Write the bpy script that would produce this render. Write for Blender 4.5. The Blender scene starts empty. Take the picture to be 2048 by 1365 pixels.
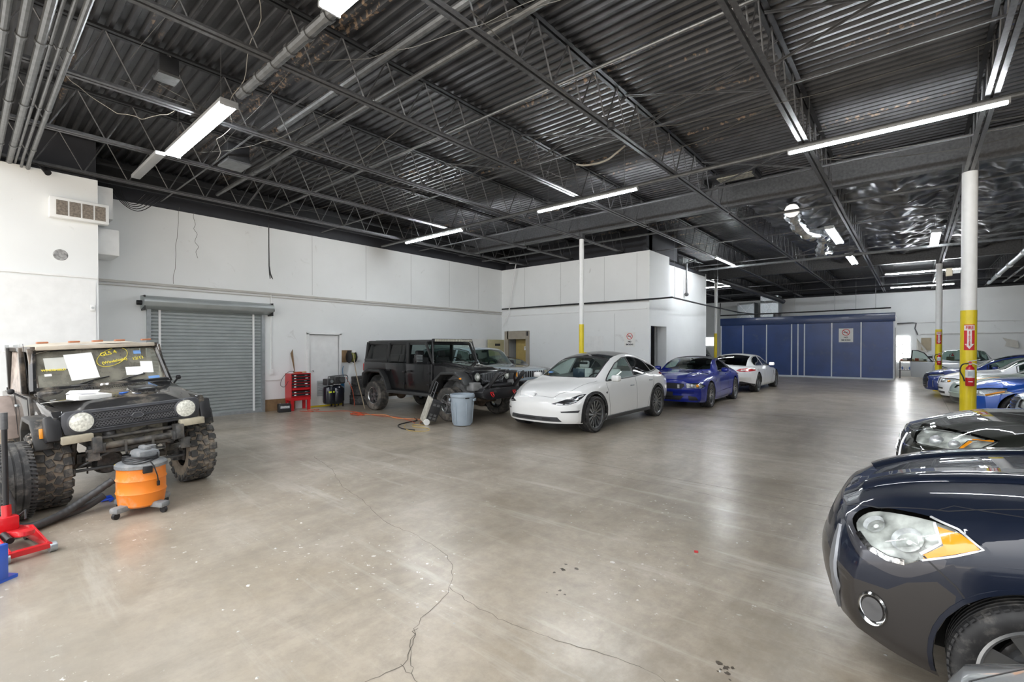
import bpy, bmesh, math, random
import numpy as np
from mathutils import Vector, Matrix
from mathutils.bvhtree import BVHTree
random.seed(7)
R = math.radians
PI = math.pi
SC = bpy.context.scene
COL = SC.collection

# ------------------------------------------------------------------ camera
cam_d = bpy.data.cameras.new('camera')
cam = bpy.data.objects.new('camera', cam_d)
COL.objects.link(cam)
cam.location = (0, 0, 1.68)
cam.rotation_euler = (R(90 - 0.54), 0, R(40.5))
cam_d.sensor_width = 36
cam_d.lens = 36 * 943.2 / 2048
cam_d.shift_y = (702.94 - 682.5) / 2048
cam_d.clip_start = 0.05
cam_d.clip_end = 300
SC.camera = cam

# ------------------------------------------------------------------ light
world = bpy.data.worlds.new('world')
SC.world = world
world.use_nodes = True
wn = world.node_tree.nodes
wl = world.node_tree.links
bg = wn['Background']
tc = wn.new('ShaderNodeTexCoord')
sp = wn.new('ShaderNodeSeparateXYZ')
rp = wn.new('ShaderNodeValToRGB')
for e_, (p_, c_) in zip([rp.color_ramp.elements[0], rp.color_ramp.elements[1], rp.color_ramp.elements.new(.2), rp.color_ramp.elements.new(.3)],
        ((0.46, (0.52, 0.46, 0.38, 1)), (0.70, (1.0, 0.98, 0.95, 1)), (0.50, (0.22, 0.22, 0.22, 1)), (0.62, (0.32, 0.33, 0.34, 1)))):
    e_.position = p_; e_.color = c_
mm = wn.new('ShaderNodeMath'); mm.operation = 'MULTIPLY_ADD'
mm.inputs[1].default_value = 0.5; mm.inputs[2].default_value = 0.5
wl.new(tc.outputs['Generated'], sp.inputs[0])
wl.new(sp.outputs['Z'], mm.inputs[0])
wl.new(mm.outputs[0], rp.inputs[0])
wl.new(rp.outputs[0], bg.inputs['Color'])
bg.inputs['Strength'].default_value = 4.4
TUBE_STRENGTH = 105.0
SC.view_settings.view_transform = 'Standard'
SC.view_settings.look = 'None'
SC.view_settings.gamma = 1
SC.view_settings.use_curve_mapping = False
SC.view_settings.exposure = 0.82

# ------------------------------------------------------------------ materials
MATS = {}
def nd(nt, typ, **kw):
    n = nt.nodes.new(typ)
    for k, v in kw.items():
        setattr(n, k, v)
    return n
def mat(name, col, rough=0.5, metal=0.0, coat=0.0, var=0.06, scale=6.0, bump=0.0, spec=None,
        emit=None, es=1.0, coatr=0.03, alpha=None, dust=None, dustamt=0.5, dscale=5.0):
    if name in MATS: return MATS[name]
    m = bpy.data.materials.new(name); m.use_nodes = True
    nt = m.node_tree; L = nt.links
    b = nt.nodes['Principled BSDF']
    t = nd(nt, 'ShaderNodeTexCoord')
    n = nd(nt, 'ShaderNodeTexNoise'); n.inputs['Scale'].default_value = scale; n.inputs['Detail'].default_value = 5
    L.new(t.outputs['Object'], n.inputs['Vector'])
    rmp = nd(nt, 'ShaderNodeValToRGB')
    c = Vector(col[:3])
    rmp.color_ramp.elements[0].position = 0.3; rmp.color_ramp.elements[1].position = 0.7
    rmp.color_ramp.elements[0].color = (*(c * (1 - var)), 1)
    rmp.color_ramp.elements[1].color = (*[min(1, v) for v in (c * (1 + var))], 1)
    L.new(n.outputs['Fac'], rmp.inputs['Fac'])
    out = rmp.outputs['Color']
    b.inputs['Roughness'].default_value = rough
    if dust:
        n2 = nd(nt, 'ShaderNodeTexNoise'); n2.inputs['Scale'].default_value = dscale; n2.inputs['Detail'].default_value = 8; n2.inputs['Roughness'].default_value = 0.7
        L.new(t.outputs['Object'], n2.inputs['Vector'])
        r2 = nd(nt, 'ShaderNodeMapRange'); r2.inputs[1].default_value = 0.62 - dustamt * .35; r2.inputs[2].default_value = 0.86 - dustamt * .3
        L.new(n2.outputs['Fac'], r2.inputs[0])
        mx = nd(nt, 'ShaderNodeMix'); mx.data_type = 'RGBA'; mx.inputs[7].default_value = (*dust, 1)
        L.new(r2.outputs[0], mx.inputs[0]); L.new(out, mx.inputs[6]); out = mx.outputs[2]
        mr = nd(nt, 'ShaderNodeMapRange'); mr.inputs[3].default_value = rough; mr.inputs[4].default_value = 0.8
        L.new(r2.outputs[0], mr.inputs[0]); L.new(mr.outputs[0], b.inputs['Roughness'])
    L.new(out, b.inputs['Base Color'])
    b.inputs['Metallic'].default_value = metal
    b.inputs['Coat Weight'].default_value = coat
    b.inputs['Coat Roughness'].default_value = coatr
    if spec is not None: b.inputs['Specular IOR Level'].default_value = spec
    if bump:
        bp = nd(nt, 'ShaderNodeBump'); bp.inputs['Strength'].default_value = bump; bp.inputs['Distance'].default_value = 0.02
        L.new(n.outputs['Fac'], bp.inputs['Height']); L.new(bp.outputs[0], b.inputs['Normal'])
    if emit:
        b.inputs['Emission Color'].default_value = (*emit, 1); b.inputs['Emission Strength'].default_value = es
    MATS[name] = m
    return m
def glass(name, tint=(0.75, 0.85, 0.82), rough=0.01, ior=1.5, dust=0.0, dcol=(.45, .43, .38)):
    if name in MATS: return MATS[name]
    m = bpy.data.materials.new(name); m.use_nodes = True
    nt = m.node_tree; L = nt.links; nt.nodes.clear()
    o = nd(nt, 'ShaderNodeOutputMaterial')
    tr = nd(nt, 'ShaderNodeBsdfTransparent'); tr.inputs[0].default_value = (*tint, 1)
    gl = nd(nt, 'ShaderNodeBsdfGlossy'); gl.inputs['Roughness'].default_value = rough; gl.inputs[0].default_value = (1, 1, 1, 1)
    fr = nd(nt, 'ShaderNodeFresnel')
    ge = nd(nt, 'ShaderNodeNewGeometry'); im = nd(nt, 'ShaderNodeMapRange'); im.inputs[3].default_value = ior; im.inputs[4].default_value = 1 / ior
    L.new(ge.outputs['Backfacing'], im.inputs[0]); L.new(im.outputs[0], fr.inputs[0])   # thin pane: same reflection from both sides
    mr = nd(nt, 'ShaderNodeMath', operation='MULTIPLY'); mr.inputs[1].default_value = 1.0; mr.use_clamp = True
    mx = nd(nt, 'ShaderNodeMixShader')
    L.new(fr.outputs[0], mr.inputs[0]); L.new(mr.outputs[0], mx.inputs[0])
    L.new(tr.outputs[0], mx.inputs[1]); L.new(gl.outputs[0], mx.inputs[2])
    last = mx.outputs[0]
    if dust > 0:
        df = nd(nt, 'ShaderNodeBsdfDiffuse'); df.inputs[0].default_value = (*dcol, 1)
        t = nd(nt, 'ShaderNodeTexCoord'); n = nd(nt, 'ShaderNodeTexNoise'); n.inputs['Scale'].default_value = 6; n.inputs['Detail'].default_value = 6
        L.new(t.outputs['Object'], n.inputs['Vector'])
        mp = nd(nt, 'ShaderNodeMapRange'); mp.inputs[1].default_value = .3; mp.inputs[2].default_value = .7
        mp.inputs[3].default_value = dust * .5; mp.inputs[4].default_value = min(1, dust * 1.5)
        L.new(n.outputs['Fac'], mp.inputs[0])
        m2 = nd(nt, 'ShaderNodeMixShader'); L.new(mp.outputs[0], m2.inputs[0]); L.new(last, m2.inputs[1]); L.new(df.outputs[0], m2.inputs[2])
        last = m2.outputs[0]
    L.new(last, o.inputs[0])
    MATS[name] = m
    return m

# ------------------------------------------------------------------ mesh helpers
def finish(bm, name, m, parent=None, smooth=35, loc=None, rot=None, doub=True, recalc=True):
    if doub: bmesh.ops.remove_doubles(bm, verts=bm.verts, dist=1e-5)
    if recalc: bmesh.ops.recalc_face_normals(bm, faces=bm.faces)
    if smooth:
        a = R(smooth)
        for f in bm.faces: f.smooth = True
        for e in bm.edges:
            if len(e.link_faces) == 2:
                if e.link_faces[0].normal.length > 0 and e.link_faces[1].normal.length > 0 and e.calc_face_angle(0) > a: e.smooth = False
    me = bpy.data.meshes.new(name)
    bm.to_mesh(me); bm.free()
    if isinstance(m, (list, tuple)):
        for q in m: me.materials.append(q)
    else: me.materials.append(m)
    o = bpy.data.objects.new(name, me)
    COL.objects.link(o)
    if parent: o.parent = parent
    if loc is not None: o.location = loc
    if rot is not None: o.rotation_euler = rot
    return o
class MB:
    def __init__(s): s.bm = bmesh.new(); s.mi = 0; s.M = Matrix.Identity(4)
    def _fin(s, vs, fs):
        for f in fs: f.material_index = s.mi
        if s.M != Matrix.Identity(4): bmesh.ops.transform(s.bm, matrix=s.M, verts=vs)
    def raw(s, vs, fs):
        V = [s.bm.verts.new(v) for v in vs]
        F = []
        for f in fs:
            try: F.append(s.bm.faces.new([V[i] for i in f]))
            except ValueError: pass
        s._fin(V, F); return V, F
    def box(s, c, d, rz=0, rx=0, ry=0, bev=0.0, seg=2, taper=None):
        hx, hy, hz = d[0] / 2, d[1] / 2, d[2] / 2
        vs = [Vector((x * hx, y * hy, z * hz)) for z in (-1, 1) for y in (-1, 1) for x in (-1, 1)]
        if taper:
            for v in vs[4:]: v.x *= taper[0]; v.y *= taper[1]
        M = Matrix.Translation(Vector(c)) @ Matrix.Rotation(rz, 4, 'Z') @ Matrix.Rotation(ry, 4, 'Y') @ Matrix.Rotation(rx, 4, 'X')
        V = [s.bm.verts.new(M @ v) for v in vs]
        F = [s.bm.faces.new([V[i] for i in f]) for f in ((0, 2, 3, 1), (4, 5, 7, 6), (0, 1, 5, 4), (1, 3, 7, 5), (3, 2, 6, 7), (2, 0, 4, 6))]
        if bev:
            ed = list({e for f in F for e in f.edges})
            r = bmesh.ops.bevel(s.bm, geom=ed, offset=min(bev, min(d) * .45), segments=seg, affect='EDGES', profile=.5)
            F = list(set(r['faces']) | {f for v in r['verts'] for f in v.link_faces}); V = list({v for f in F for v in f.verts})
        s._fin(V, F); return s
    def prism(s, poly, axis, a, b, bev=0.0, seg=2):
        # poly in the two other axes (order: x:(y,z) y:(x,z) z:(x,y))
        def P(p, t):
            return {'x': (t, p[0], p[1]), 'y': (p[0], t, p[1]), 'z': (p[0], p[1], t)}[axis]
        n = len(poly)
        V = [s.bm.verts.new(P(p, a)) for p in poly] + [s.bm.verts.new(P(p, b)) for p in poly]
        F = [s.bm.faces.new(V[:n][::-1]), s.bm.faces.new(V[n:])]
        for i in range(n):
            j = (i + 1) % n
            F.append(s.bm.faces.new([V[i], V[j], V[n + j], V[n + i]]))
        if bev:
            s.bm.normal_update()
            ed = [e for e in {e for f in F for e in f.edges} if e.calc_face_angle(0) > .4]
            r = bmesh.ops.bevel(s.bm, geom=ed, offset=bev, segments=seg, affect='EDGES', profile=.5)
            F = list(set(r['faces']) | {f for v in r['verts'] for f in v.link_faces}); V = list({v for f in F for v in f.verts})
        s._fin(V, F); return s
    def cyl(s, p0, p1, r, r2=None, seg=16, cap=True):
        p0, p1 = Vector(p0), Vector(p1); r2 = r if r2 is None else r2
        d = (p1 - p0); L = d.length; d.normalize()
        u = d.orthogonal().normalized(); w = d.cross(u)
        V = []
        for p, rr in ((p0, r), (p1, r2)):
            for i in range(seg):
                a = 2 * PI * i / seg
                V.append(s.bm.verts.new(p + (u * math.cos(a) + w * math.sin(a)) * rr))
        F = [s.bm.faces.new([V[i], V[(i + 1) % seg], V[seg + (i + 1) % seg], V[seg + i]]) for i in range(seg)]
        if cap: F.append(s.bm.faces.new(V[:seg][::-1])); F.append(s.bm.faces.new(V[seg:]))
        s._fin(V, F); return s
    def tube(s, pts, r, seg=8, closed=False, cap=True):
        pts = [Vector(p) for p in pts]; n = len(pts); rings = []
        up = None; V = []; F = []
        for i, p in enumerate(pts):
            a = pts[(i - 1) % n] if (closed or i > 0) else p
            b = pts[(i + 1) % n] if (closed or i < n - 1) else p
            t = (b - a).normalized()
            if up is None: up = t.orthogonal().normalized()
            up = (up - t * up.dot(t))
            if up.length < 1e-6: up = t.orthogonal()
            up.normalize(); w = t.cross(up)
            rr = r(i / (n - 1)) if callable(r) else r
            ring = [s.bm.verts.new(p + (up * math.cos(2 * PI * k / seg) + w * math.sin(2 * PI * k / seg)) * rr) for k in range(seg)]
            rings.append(ring); V += ring
        for i in range(n if closed else n - 1):
            A, B = rings[i], rings[(i + 1) % n]
            for k in range(seg):
                try: F.append(s.bm.faces.new([A[k], A[(k + 1) % seg], B[(k + 1) % seg], B[k]]))
                except ValueError: pass
        if cap and not closed:
            F.append(s.bm.faces.new(rings[0][::-1])); F.append(s.bm.faces.new(rings[-1]))
        s._fin(V, F); return s
    def lathe(s, prof, c=(0, 0, 0), axis='z', seg=32, a0=0, a1=2 * PI):
        full = abs(a1 - a0 - 2 * PI) < 1e-6; n = seg if full else seg + 1
        rings = []; V = []; F = []
        for r, h in prof:
            ring = []
            for i in range(n):
                a = a0 + (a1 - a0) * i / seg
                x, y = r * math.cos(a), r * math.sin(a)
                p = {'z': (x, y, h), 'y': (x, h, y), 'x': (h, x, y)}[axis]
                ring.append(s.bm.verts.new(Vector(p) + Vector(c)))
            rings.append(ring); V += ring
        for A, B in zip(rings, rings[1:]):
            for k in range(n if full else n - 1):
                F.append(s.bm.faces.new([A[k], A[(k + 1) % n], B[(k + 1) % n], B[k]]))
        s._fin(V, F); return s
    def ball(s, c, r, sc=(1, 1, 1), seg=16, rings=10):
        res = bmesh.ops.create_uvsphere(s.bm, u_segments=seg, v_segments=rings, radius=r, matrix=Matrix.Translation(Vector(c)) @ Matrix.Diagonal((*sc, 1)))
        V = res['verts']; F = list({f for v in V for f in v.link_faces})
        s._fin(V, F); return s
    def grid(s, rows):
        V = [[s.bm.verts.new(p) for p in r] for r in rows]; F = []
        for A, B in zip(V, V[1:]):
            for k in range(len(A) - 1):
                F.append(s.bm.faces.new([A[k], A[k + 1], B[k + 1], B[k]]))
        s._fin([v for r in V for v in r], F); return s
    def build(s, name, m, parent=None, smooth=35, **kw):
        return finish(s.bm, name, m, parent, smooth, **kw)
def thing(name, label, cat, loc=(0, 0, 0), rz=0, group=None, **kw):
    o = bpy.data.objects.new(name, None); COL.objects.link(o)
    o.empty_display_size = .1
    o.location = loc; o.rotation_euler = (0, 0, rz)
    o['label'] = label; o['category'] = cat
    if group: o['group'] = group
    return o
def tag(o, label, cat, group=None):
    o['label'] = label; o['category'] = cat
    if group: o['group'] = group
    return o
def struct(o): o['kind'] = 'structure'; return o
def stuff(o): o['kind'] = 'stuff'; return o
def dup(o, loc=None, rz=None, label=None, group=None, parent=None):
    r = o.copy(); COL.objects.link(r)
    if parent is not None: r.parent = parent
    if loc is not None: r.location = loc
    if rz is not None: r.rotation_euler = (0, 0, rz)
    if label: r['label'] = label
    if group: r['group'] = group
    for ch in list(o.children): dup(ch, parent=r)
    return r
def smoothp(pts, n=6, closed=True):
    P = [Vector(p) for p in pts]; N = len(P); out = []
    rng = range(N) if closed else range(N - 1)
    for i in rng:
        g = (lambda k: P[k % N]) if closed else (lambda k: P[max(0, min(N - 1, k))])
        a, b, c, d = g(i - 1), g(i), g(i + 1), g(i + 2)
        for j in range(n):
            t = j / n
            out.append(.5 * ((2 * b) + (c - a) * t + (2 * a - 5 * b + 4 * c - d) * t * t + (3 * b - a - 3 * c + d) * t ** 3))
    if not closed: out.append(P[-1])
    return out
def text_mesh(txt, size, name, m, parent, loc, rot, ext=0.001, align='CENTER', bold=0.0, sx=1.0):
    c = bpy.data.curves.new('t', 'FONT'); c.body = txt; c.size = size; c.extrude = ext; c.align_x = align; c.align_y = 'CENTER'; c.offset = bold
    t = bpy.data.objects.new('t', c); COL.objects.link(t)
    dg = bpy.context.evaluated_depsgraph_get(); dg.update()
    me = bpy.data.meshes.new_from_object(t.evaluated_get(dg)); me.name = name
    bpy.data.objects.remove(t); bpy.data.curves.remove(c)
    me.materials.clear(); me.materials.append(m)
    o = bpy.data.objects.new(name, me); COL.objects.link(o)
    if parent: o.parent = parent
    o.location = loc; o.rotation_euler = rot; o.scale = (sx, 1, 1)
    return o
# ================================================================== STRUCTURE
XL, YN, YF, XR, YB = -12.8, 14.35, 34.7, 14.0, -5.0
def wall_mat():
    m = mat('wall_paint', (.82, .84, .845), .75, var=.035, scale=.8, bump=0)
    nt = m.node_tree; L = nt.links; b = nt.nodes['Principled BSDF']
    src = b.inputs['Base Color'].links[0].from_socket
    t = nd(nt, 'ShaderNodeTexCoord')
    n = nd(nt, 'ShaderNodeTexNoise'); n.inputs['Scale'].default_value = 2.2; n.inputs['Detail'].default_value = 10; n.inputs['Roughness'].default_value = .72; n.inputs['Distortion'].default_value = 1.2
    L.new(t.outputs['Object'], n.inputs['Vector'])
    r = nd(nt, 'ShaderNodeMapRange'); r.inputs[1].default_value = .62; r.inputs[2].default_value = .75; r.inputs[4].default_value = .45
    L.new(n.outputs['Fac'], r.inputs[0])
    mx = nd(nt, 'ShaderNodeMix'); mx.data_type = 'RGBA'; mx.inputs[7].default_value = (.36, .34, .31, 1)
    L.new(r.outputs[0], mx.inputs[0]); L.new(src, mx.inputs[6]); L.new(mx.outputs[2], b.inputs['Base Color'])
    return m
M_WALL = wall_mat()
M_WHITE = mat('white_paint', (.82, .83, .83), .5, var=.04)
M_DARKW = mat('dark_fascia', (.03, .032, .04), .7)
M_STEEL = mat('painted_steel', (.10, .102, .108), .40, metal=.3, var=.25, scale=20)
M_STEELD = mat('dark_steel', (.022, .023, .026), .5, metal=.2, var=.2)
M_PIPE = mat('grey_pipe', (.17, .175, .18), .35, metal=.6, var=.2, scale=12)
M_GALV = mat('galvanised', (.42, .45, .47), .38, metal=.7, var=.12, scale=10)
M_BLACK = mat('black_plastic', (.012, .012, .014), .42, var=.2)
M_RUBBER = mat('rubber', (.022, .022, .023), .7, var=.3, scale=14)
M_CHROME = mat('chrome', (.78, .79, .8), .12, metal=1, var=.03)
M_YEL = mat('yellow_paint', (.80, .62, .008), .4, coat=.3, var=.05)
M_RED = mat('red_paint', (.55, .012, .018), .35, coat=.4, var=.06)
M_PAPER = mat('paper', (.82, .82, .8), .7, var=.02)
M_INK = mat('ink', (.02, .02, .025), .6)
M_REDINK = mat('red_ink', (.6, .02, .03), .5)
M_ORANGE = mat('orange_cord', (.50, .07, .02), .6)
M_WOOD = mat('brown_board', (.22, .14, .07), .7, var=.2, scale=8)

# floor -------------------------------------------------------------
def floor_mat():
    m = bpy.data.materials.new('polished_concrete'); m.use_nodes = True
    nt = m.node_tree; L = nt.links; b = nt.nodes['Principled BSDF']
    t = nd(nt, 'ShaderNodeTexCoord')
    def noise(s, d=6, ro=.6, dist=0, mapping=None):
        n = nd(nt, 'ShaderNodeTexNoise'); n.inputs['Scale'].default_value = s; n.inputs['Detail'].default_value = d; n.inputs['Roughness'].default_value = ro; n.inputs['Distortion'].default_value = dist
        if mapping:
            mp = nd(nt, 'ShaderNodeMapping'); mp.inputs['Scale'].default_value = mapping[0]; mp.inputs['Rotation'].default_value = (0, 0, mapping[1]); L.new(t.outputs['Object'], mp.inputs[0]); L.new(mp.outputs[0], n.inputs['Vector'])
        else: L.new(t.outputs['Object'], n.inputs['Vector'])
        return n.outputs['Fac']
    def mr(src, a, c, lo=0, hi=1):
        r = nd(nt, 'ShaderNodeMapRange'); r.inputs[1].default_value = a; r.inputs[2].default_value = c; r.inputs[3].default_value = lo; r.inputs[4].default_value = hi
        L.new(src, r.inputs[0]); return r.outputs[0]
    def mix(f, a, c):
        x = nd(nt, 'ShaderNodeMix'); x.data_type = 'RGBA'
        L.new(f, x.inputs[0])
        for k, v in ((6, a), (7, c)):
            if isinstance(v, tuple): x.inputs[k].default_value = (*v, 1)
            else: L.new(v, x.inputs[k])
        return x.outputs[2]
    big = mr(noise(.35, 3, .45), .35, .68)
    c = mix(big, (.25, .205, .15), (.41, .35, .27))
    c = mix(mr(noise(1.1, 12, .72), .40, .68, 0, .75), c, (.52, .465, .39))
    c = mix(mr(noise(.8, 12, .72, .3, ((1, .3, 1), .5)), .50, .70, 0, .75), c, (.19, .155, .115))
    c = mix(mr(noise(7, 10, .78), .42, .66, 0, .4), c, (.16, .14, .115))
    c = mix(mr(noise(1.6, 10, .7, .1, ((.25, 2.2, 1), .25)), .54, .68, 0, .5), c, (.58, .55, .49))
    def blob(x, y, sx, sy, lo, hi):
        mp = nd(nt, 'ShaderNodeMapping'); mp.inputs['Location'].default_value = (-x / sx, -(y - 14) / sy, -.1 / 4); mp.inputs['Scale'].default_value = (1 / sx, 1 / sy, .25)
        L.new(t.outputs['Object'], mp.inputs[0]); g = nd(nt, 'ShaderNodeTexGradient', gradient_type='QUADRATIC_SPHERE'); L.new(mp.outputs[0], g.inputs[0])
        a = nd(nt, 'ShaderNodeMath', operation='MULTIPLY'); L.new(g.outputs['Fac'], a.inputs[0]); L.new(mr(noise(.7, 6, .6), .3, .7, lo, hi), a.inputs[1]); return a.outputs[0]
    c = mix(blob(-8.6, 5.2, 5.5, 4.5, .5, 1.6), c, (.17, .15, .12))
    c = mix(blob(-3.4, 13.5, 6, 5, .2, 1.2), c, (.22, .20, .17))
    c = mix(blob(-3.6, .8, 5.5, 3.2, .5, 1.8), c, (.66, .55, .41))  # pale warm pool near the camera: daylight painted into the floor colour
    # pale scraped paint flecks along the bays
    sp_ = mr(noise(16, 4, .6, .2), .645, .67)
    msk = mr(noise(.8, 3, .5), .5, .62)
    mu = nd(nt, 'ShaderNodeMath', operation='MULTIPLY'); L.new(sp_, mu.inputs[0]); L.new(msk, mu.inputs[1])
    c = mix(mu.outputs[0], c, (.66, .65, .62))
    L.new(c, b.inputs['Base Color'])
    L.new(mr(noise(1.6, 5, .55), .3, .75, .285, .42), b.inputs['Roughness'])
    b.inputs['Specular IOR Level'].default_value = .5; b.inputs['Coat Weight'].default_value = .32; b.inputs['Coat Roughness'].default_value = .20; b.inputs['Coat IOR'].default_value = 1.45
    bp = nd(nt, 'ShaderNodeBump'); bp.inputs['Strength'].default_value = .05; bp.inputs['Distance'].default_value = .01
    L.new(noise(2.5, 3, .5), bp.inputs['Height']); L.new(bp.outputs[0], b.inputs['Normal'])
    return m
M_FLOOR = floor_mat()
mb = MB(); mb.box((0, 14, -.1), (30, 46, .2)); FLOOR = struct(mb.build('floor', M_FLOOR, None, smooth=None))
M_CRACK = mat('crack_dark', (.13, .115, .095), .9)  # plain dark tone of the floor cracks
def ribbon(mb, pts, w, z=.0012, jit=.012, seed=1):
    rnd = random.Random(seed)
    P = smoothp([(p[0], p[1], 0) for p in pts], 8, closed=False)
    P = [p + Vector((rnd.uniform(-jit, jit), rnd.uniform(-jit, jit), 0)) for p in P]
    rows = []
    for i, p in enumerate(P):
        d = (P[min(i + 1, len(P) - 1)] - P[max(i - 1, 0)]).normalized(); q = Vector((-d.y, d.x, 0))
        ww = w * rnd.uniform(.35, 1.1)
        rows.append([p + q * ww + Vector((0, 0, z)), p - q * ww + Vector((0, 0, z))])
    mb.grid(rows)
CR = [
 ([(-6.98,3.5),(-6.1,3.3),(-5.3,3.0),(-4.6,2.85),(-3.9,2.65),(-3.35,2.62),(-2.8,2.5),(-2.45,2.2),(-2.25,1.75),(-1.95,1.5)], .0025),
 ([(-2.45,2.2),(-2.0,2.15),(-1.6,2.2),(-1.1,2.3),(-.75,2.25),(-.45,2.3),(-.2,2.2)], .0025),
 ([(-2.25,1.75),(-2.05,1.5),(-2.1,1.15),(-1.95,.75)], .0032),
 ([(-2.05,1.5),(-1.7,1.45),(-1.35,1.35),(-1.0,1.32)], .002),
 ([(-4.4,5.6),(-3.2,5.5),(-2.2,5.55),(-1.0,5.4),(0.0,5.5)], .0025),
 ([(-4.8,12.0),(-3.2,11.6),(-1.8,11.7),(-.3,11.5),(.3,11.6)], .0035),
]
for i, (pts, w) in enumerate(CR):
    mb = MB(); ribbon(mb, pts, w, seed=i); mb.build('crack', M_CRACK, FLOOR, smooth=None, recalc=False)
M_STAIN = mat('oil_stain', (.07, .055, .04), .35)
rnd = random.Random(3)
for (cx_, cy_, n, sz) in ((-.72, 2.55, 9, .05), (-.62, 2.3, 4, .02), (-2.0, 2.95, 5, .05), (-1.9, 2.6, 4, .04)):
    mb = MB()
    for k in range(n):
        a = rnd.uniform(0, 6.28); d = rnd.uniform(0, sz * 2.2); r = rnd.uniform(.2, 1) * sz * .45
        px, py = cx_ + math.cos(a) * d * 1.6, cy_ + math.sin(a) * d
        mb.raw([(px + math.cos(t / 10 * 2 * PI) * r * rnd.uniform(.5, 1.5), py + math.sin(t / 10 * 2 * PI) * r * rnd.uniform(.5, 1.4), .0015) for t in range(10)], [list(range(10))])
    mb.build('stain', M_STAIN, FLOOR, smooth=None, recalc=False)
# expansion joints
M_JOINT = mat('joint', (.22, .21, .18), .9)
mb = MB()
for y in (5.9, 11.9, 24.2):
    mb.box((-4.5, y, .0008), (16.5, .005, .0012))
for x in (.7,):
    mb.box((x, 14, .0008), (.008, 40, .0012))
mb.build('control_joint', M_JOINT, FLOOR, smooth=None)

# walls -------------------------------------------------------------
WT = 4.78
def slab(name, x0, x1, y0, y1, z0, z1, m=M_WALL, par=None):
    mb = MB(); mb.box(((x0 + x1) / 2, (y0 + y1) / 2, (z0 + z1) / 2), (x1 - x0, y1 - y0, z1 - z0))
    o = mb.build(name, m, par, smooth=None)
    return o if par else struct(o)
def wall_holes(name, axis, c0, c1, u0, u1, z0, z1, holes, m=M_WALL):
    """wall slab with rectangular openings; axis = the thin axis"""
    us = sorted({u0, u1, *[h[0] for h in holes], *[h[1] for h in holes]})
    mb = MB()
    for a, b_ in zip(us, us[1:]):
        cuts = sorted([(h[2], h[3]) for h in holes if h[0] <= a + 1e-6 and h[1] >= b_ - 1e-6])
        z = z0
        for c in cuts + [(z1, z1)]:
            if c[0] > z + 1e-6:
                mid = ((c0 + c1) / 2, (a + b_) / 2, (z + c[0]) / 2); sz = (c1 - c0, b_ - a, c[0] - z)
                if axis == 'y': mid = (mid[1], mid[0], mid[2]); sz = (sz[1], sz[0], sz[2])
                mb.box(mid, sz)
            z = max(z, c[1])
    return struct(mb.build(name, m, None, smooth=None))
# left wall with roll-up door and service door openings
wall_holes('wall_left', 'x', XL - .25, XL, 1.6, YN, 0, WT, [(2.7, 5.06, 0, 2.55), (6.29, 7.2, .03, 2.03)])
slab('wall_left_upper', XL - .25, XL, 1.6, YN + 2, WT, 5.62, M_DARKW)
# near pilaster block
slab('wall_left_near', -12.79, -11.6, -6, 1.69, 0, WT)
slab('wall_left_near_upper', -12.4, -11.75, -6, 1.69, WT, 5.62, M_DARKW)
# back partition with office opening
wall_holes('wall_partition', 'y', YN, YN + .2, XL - .2, -6.67, 0, WT, [(-12.62, -11.36, 0, 2.31)])
slab('wall_partition_upper', XL, -6.6, YN + .25, YN + .5, WT, 5.62, M_DARKW)
# W3 with dark doorway
wall_holes('wall_partition_side', 'x', -6.67, -6.47, YN, 15.95, 0, WT, [(14.46, 15.72, 0, 2.36)])
slab('wall_partition_jog', -6.8, -6.67, 15.75, 15.95, 0, WT)
slab('wall_partition_long', -7.0, -6.8, 15.95, 20.75, 0, WT)
slab('wall_partition_end', -12.8, -7.0, 20.55, 20.75, 0, WT)
slab('wall_light_block', XL - .7, XL - .6, 1.0, 21, 0, 5.6, M_WALL)  # unseen slab added behind the left wall to block outside light at door gaps
slab('wall_left_back', XL - .25, XL, YN + .2, 20.75, 0, WT)
slab('wall_partition_top', -12.6, -6.75, 14.7, 20.5, WT - .12, WT - .02, M_DARKW)
slab('wall_partition_side_upper', -6.72, -6.6, 14.4, 17.0, WT, 5.62, M_DARKW)
slab('wall_far', XL - .2, XR, YF, YF + .25, 0, WT)
slab('wall_far_upper', XL, XR, YF - .02, YF + .2, WT, 5.7, M_DARKW)
slab('wall_far_left', XL - .25, XL, 20.75, YF, 0, 5.7)
slab('wall_right', XR, XR + .25, 2.5, YF, 0, 5.7)
# trims: ledge rails of conduit along the walls
def rod(name, pts, r, m, lab=None, cat='pipe', par=None, seg=8, group=None):
    mb = MB(); mb.tube(pts, r, seg); o = mb.build(name, m, par)
    if lab: tag(o, lab, cat, group)
    return o
mb = MB(); mb.box((XL + .03, 8.0, 3.06), (.06, 12.6, .05)); mb.box((XL + .02, 8.0, 2.98), (.03, 12.6, .02)); struct(mb.build('trim_1', mat('trim_grey', (.5, .49, .46), .6), None))
mb = MB(); mb.box((-9.7, YN - .02, 2.92), (6.3, .035, .035)); struct(mb.build('trim_2', M_WHITE, None))
mb = MB(); mb.box((-11.59, -1.2, 2.96), (.04, 5.75, .035)); mb.box((-11.595, -1.2, 1.45), (.02, 5.7, 2.9)); struct(mb.build('trim_3', M_WHITE, None))
# panel seams on the painted board walls
mb = MB()
for y in (6.4, 8.1, 9.8, 11.5, 13.0): mb.box((XL + .001, y, 3.95), (.004, .008, 1.65))
struct(mb.build('trim_4', mat('seam', (.40, .41, .41), .8), None))
mb = MB()
for x in (-11.6, -9.9, -8.1, -6.9): mb.box((x, YN - .001, 3.95), (.008, .004, 1.6))
mb.box((-7.7, YN - .001, 1.4), (.008, .004, 2.8))
struct(mb.build('trim_5', MATS['seam'], None))

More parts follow.
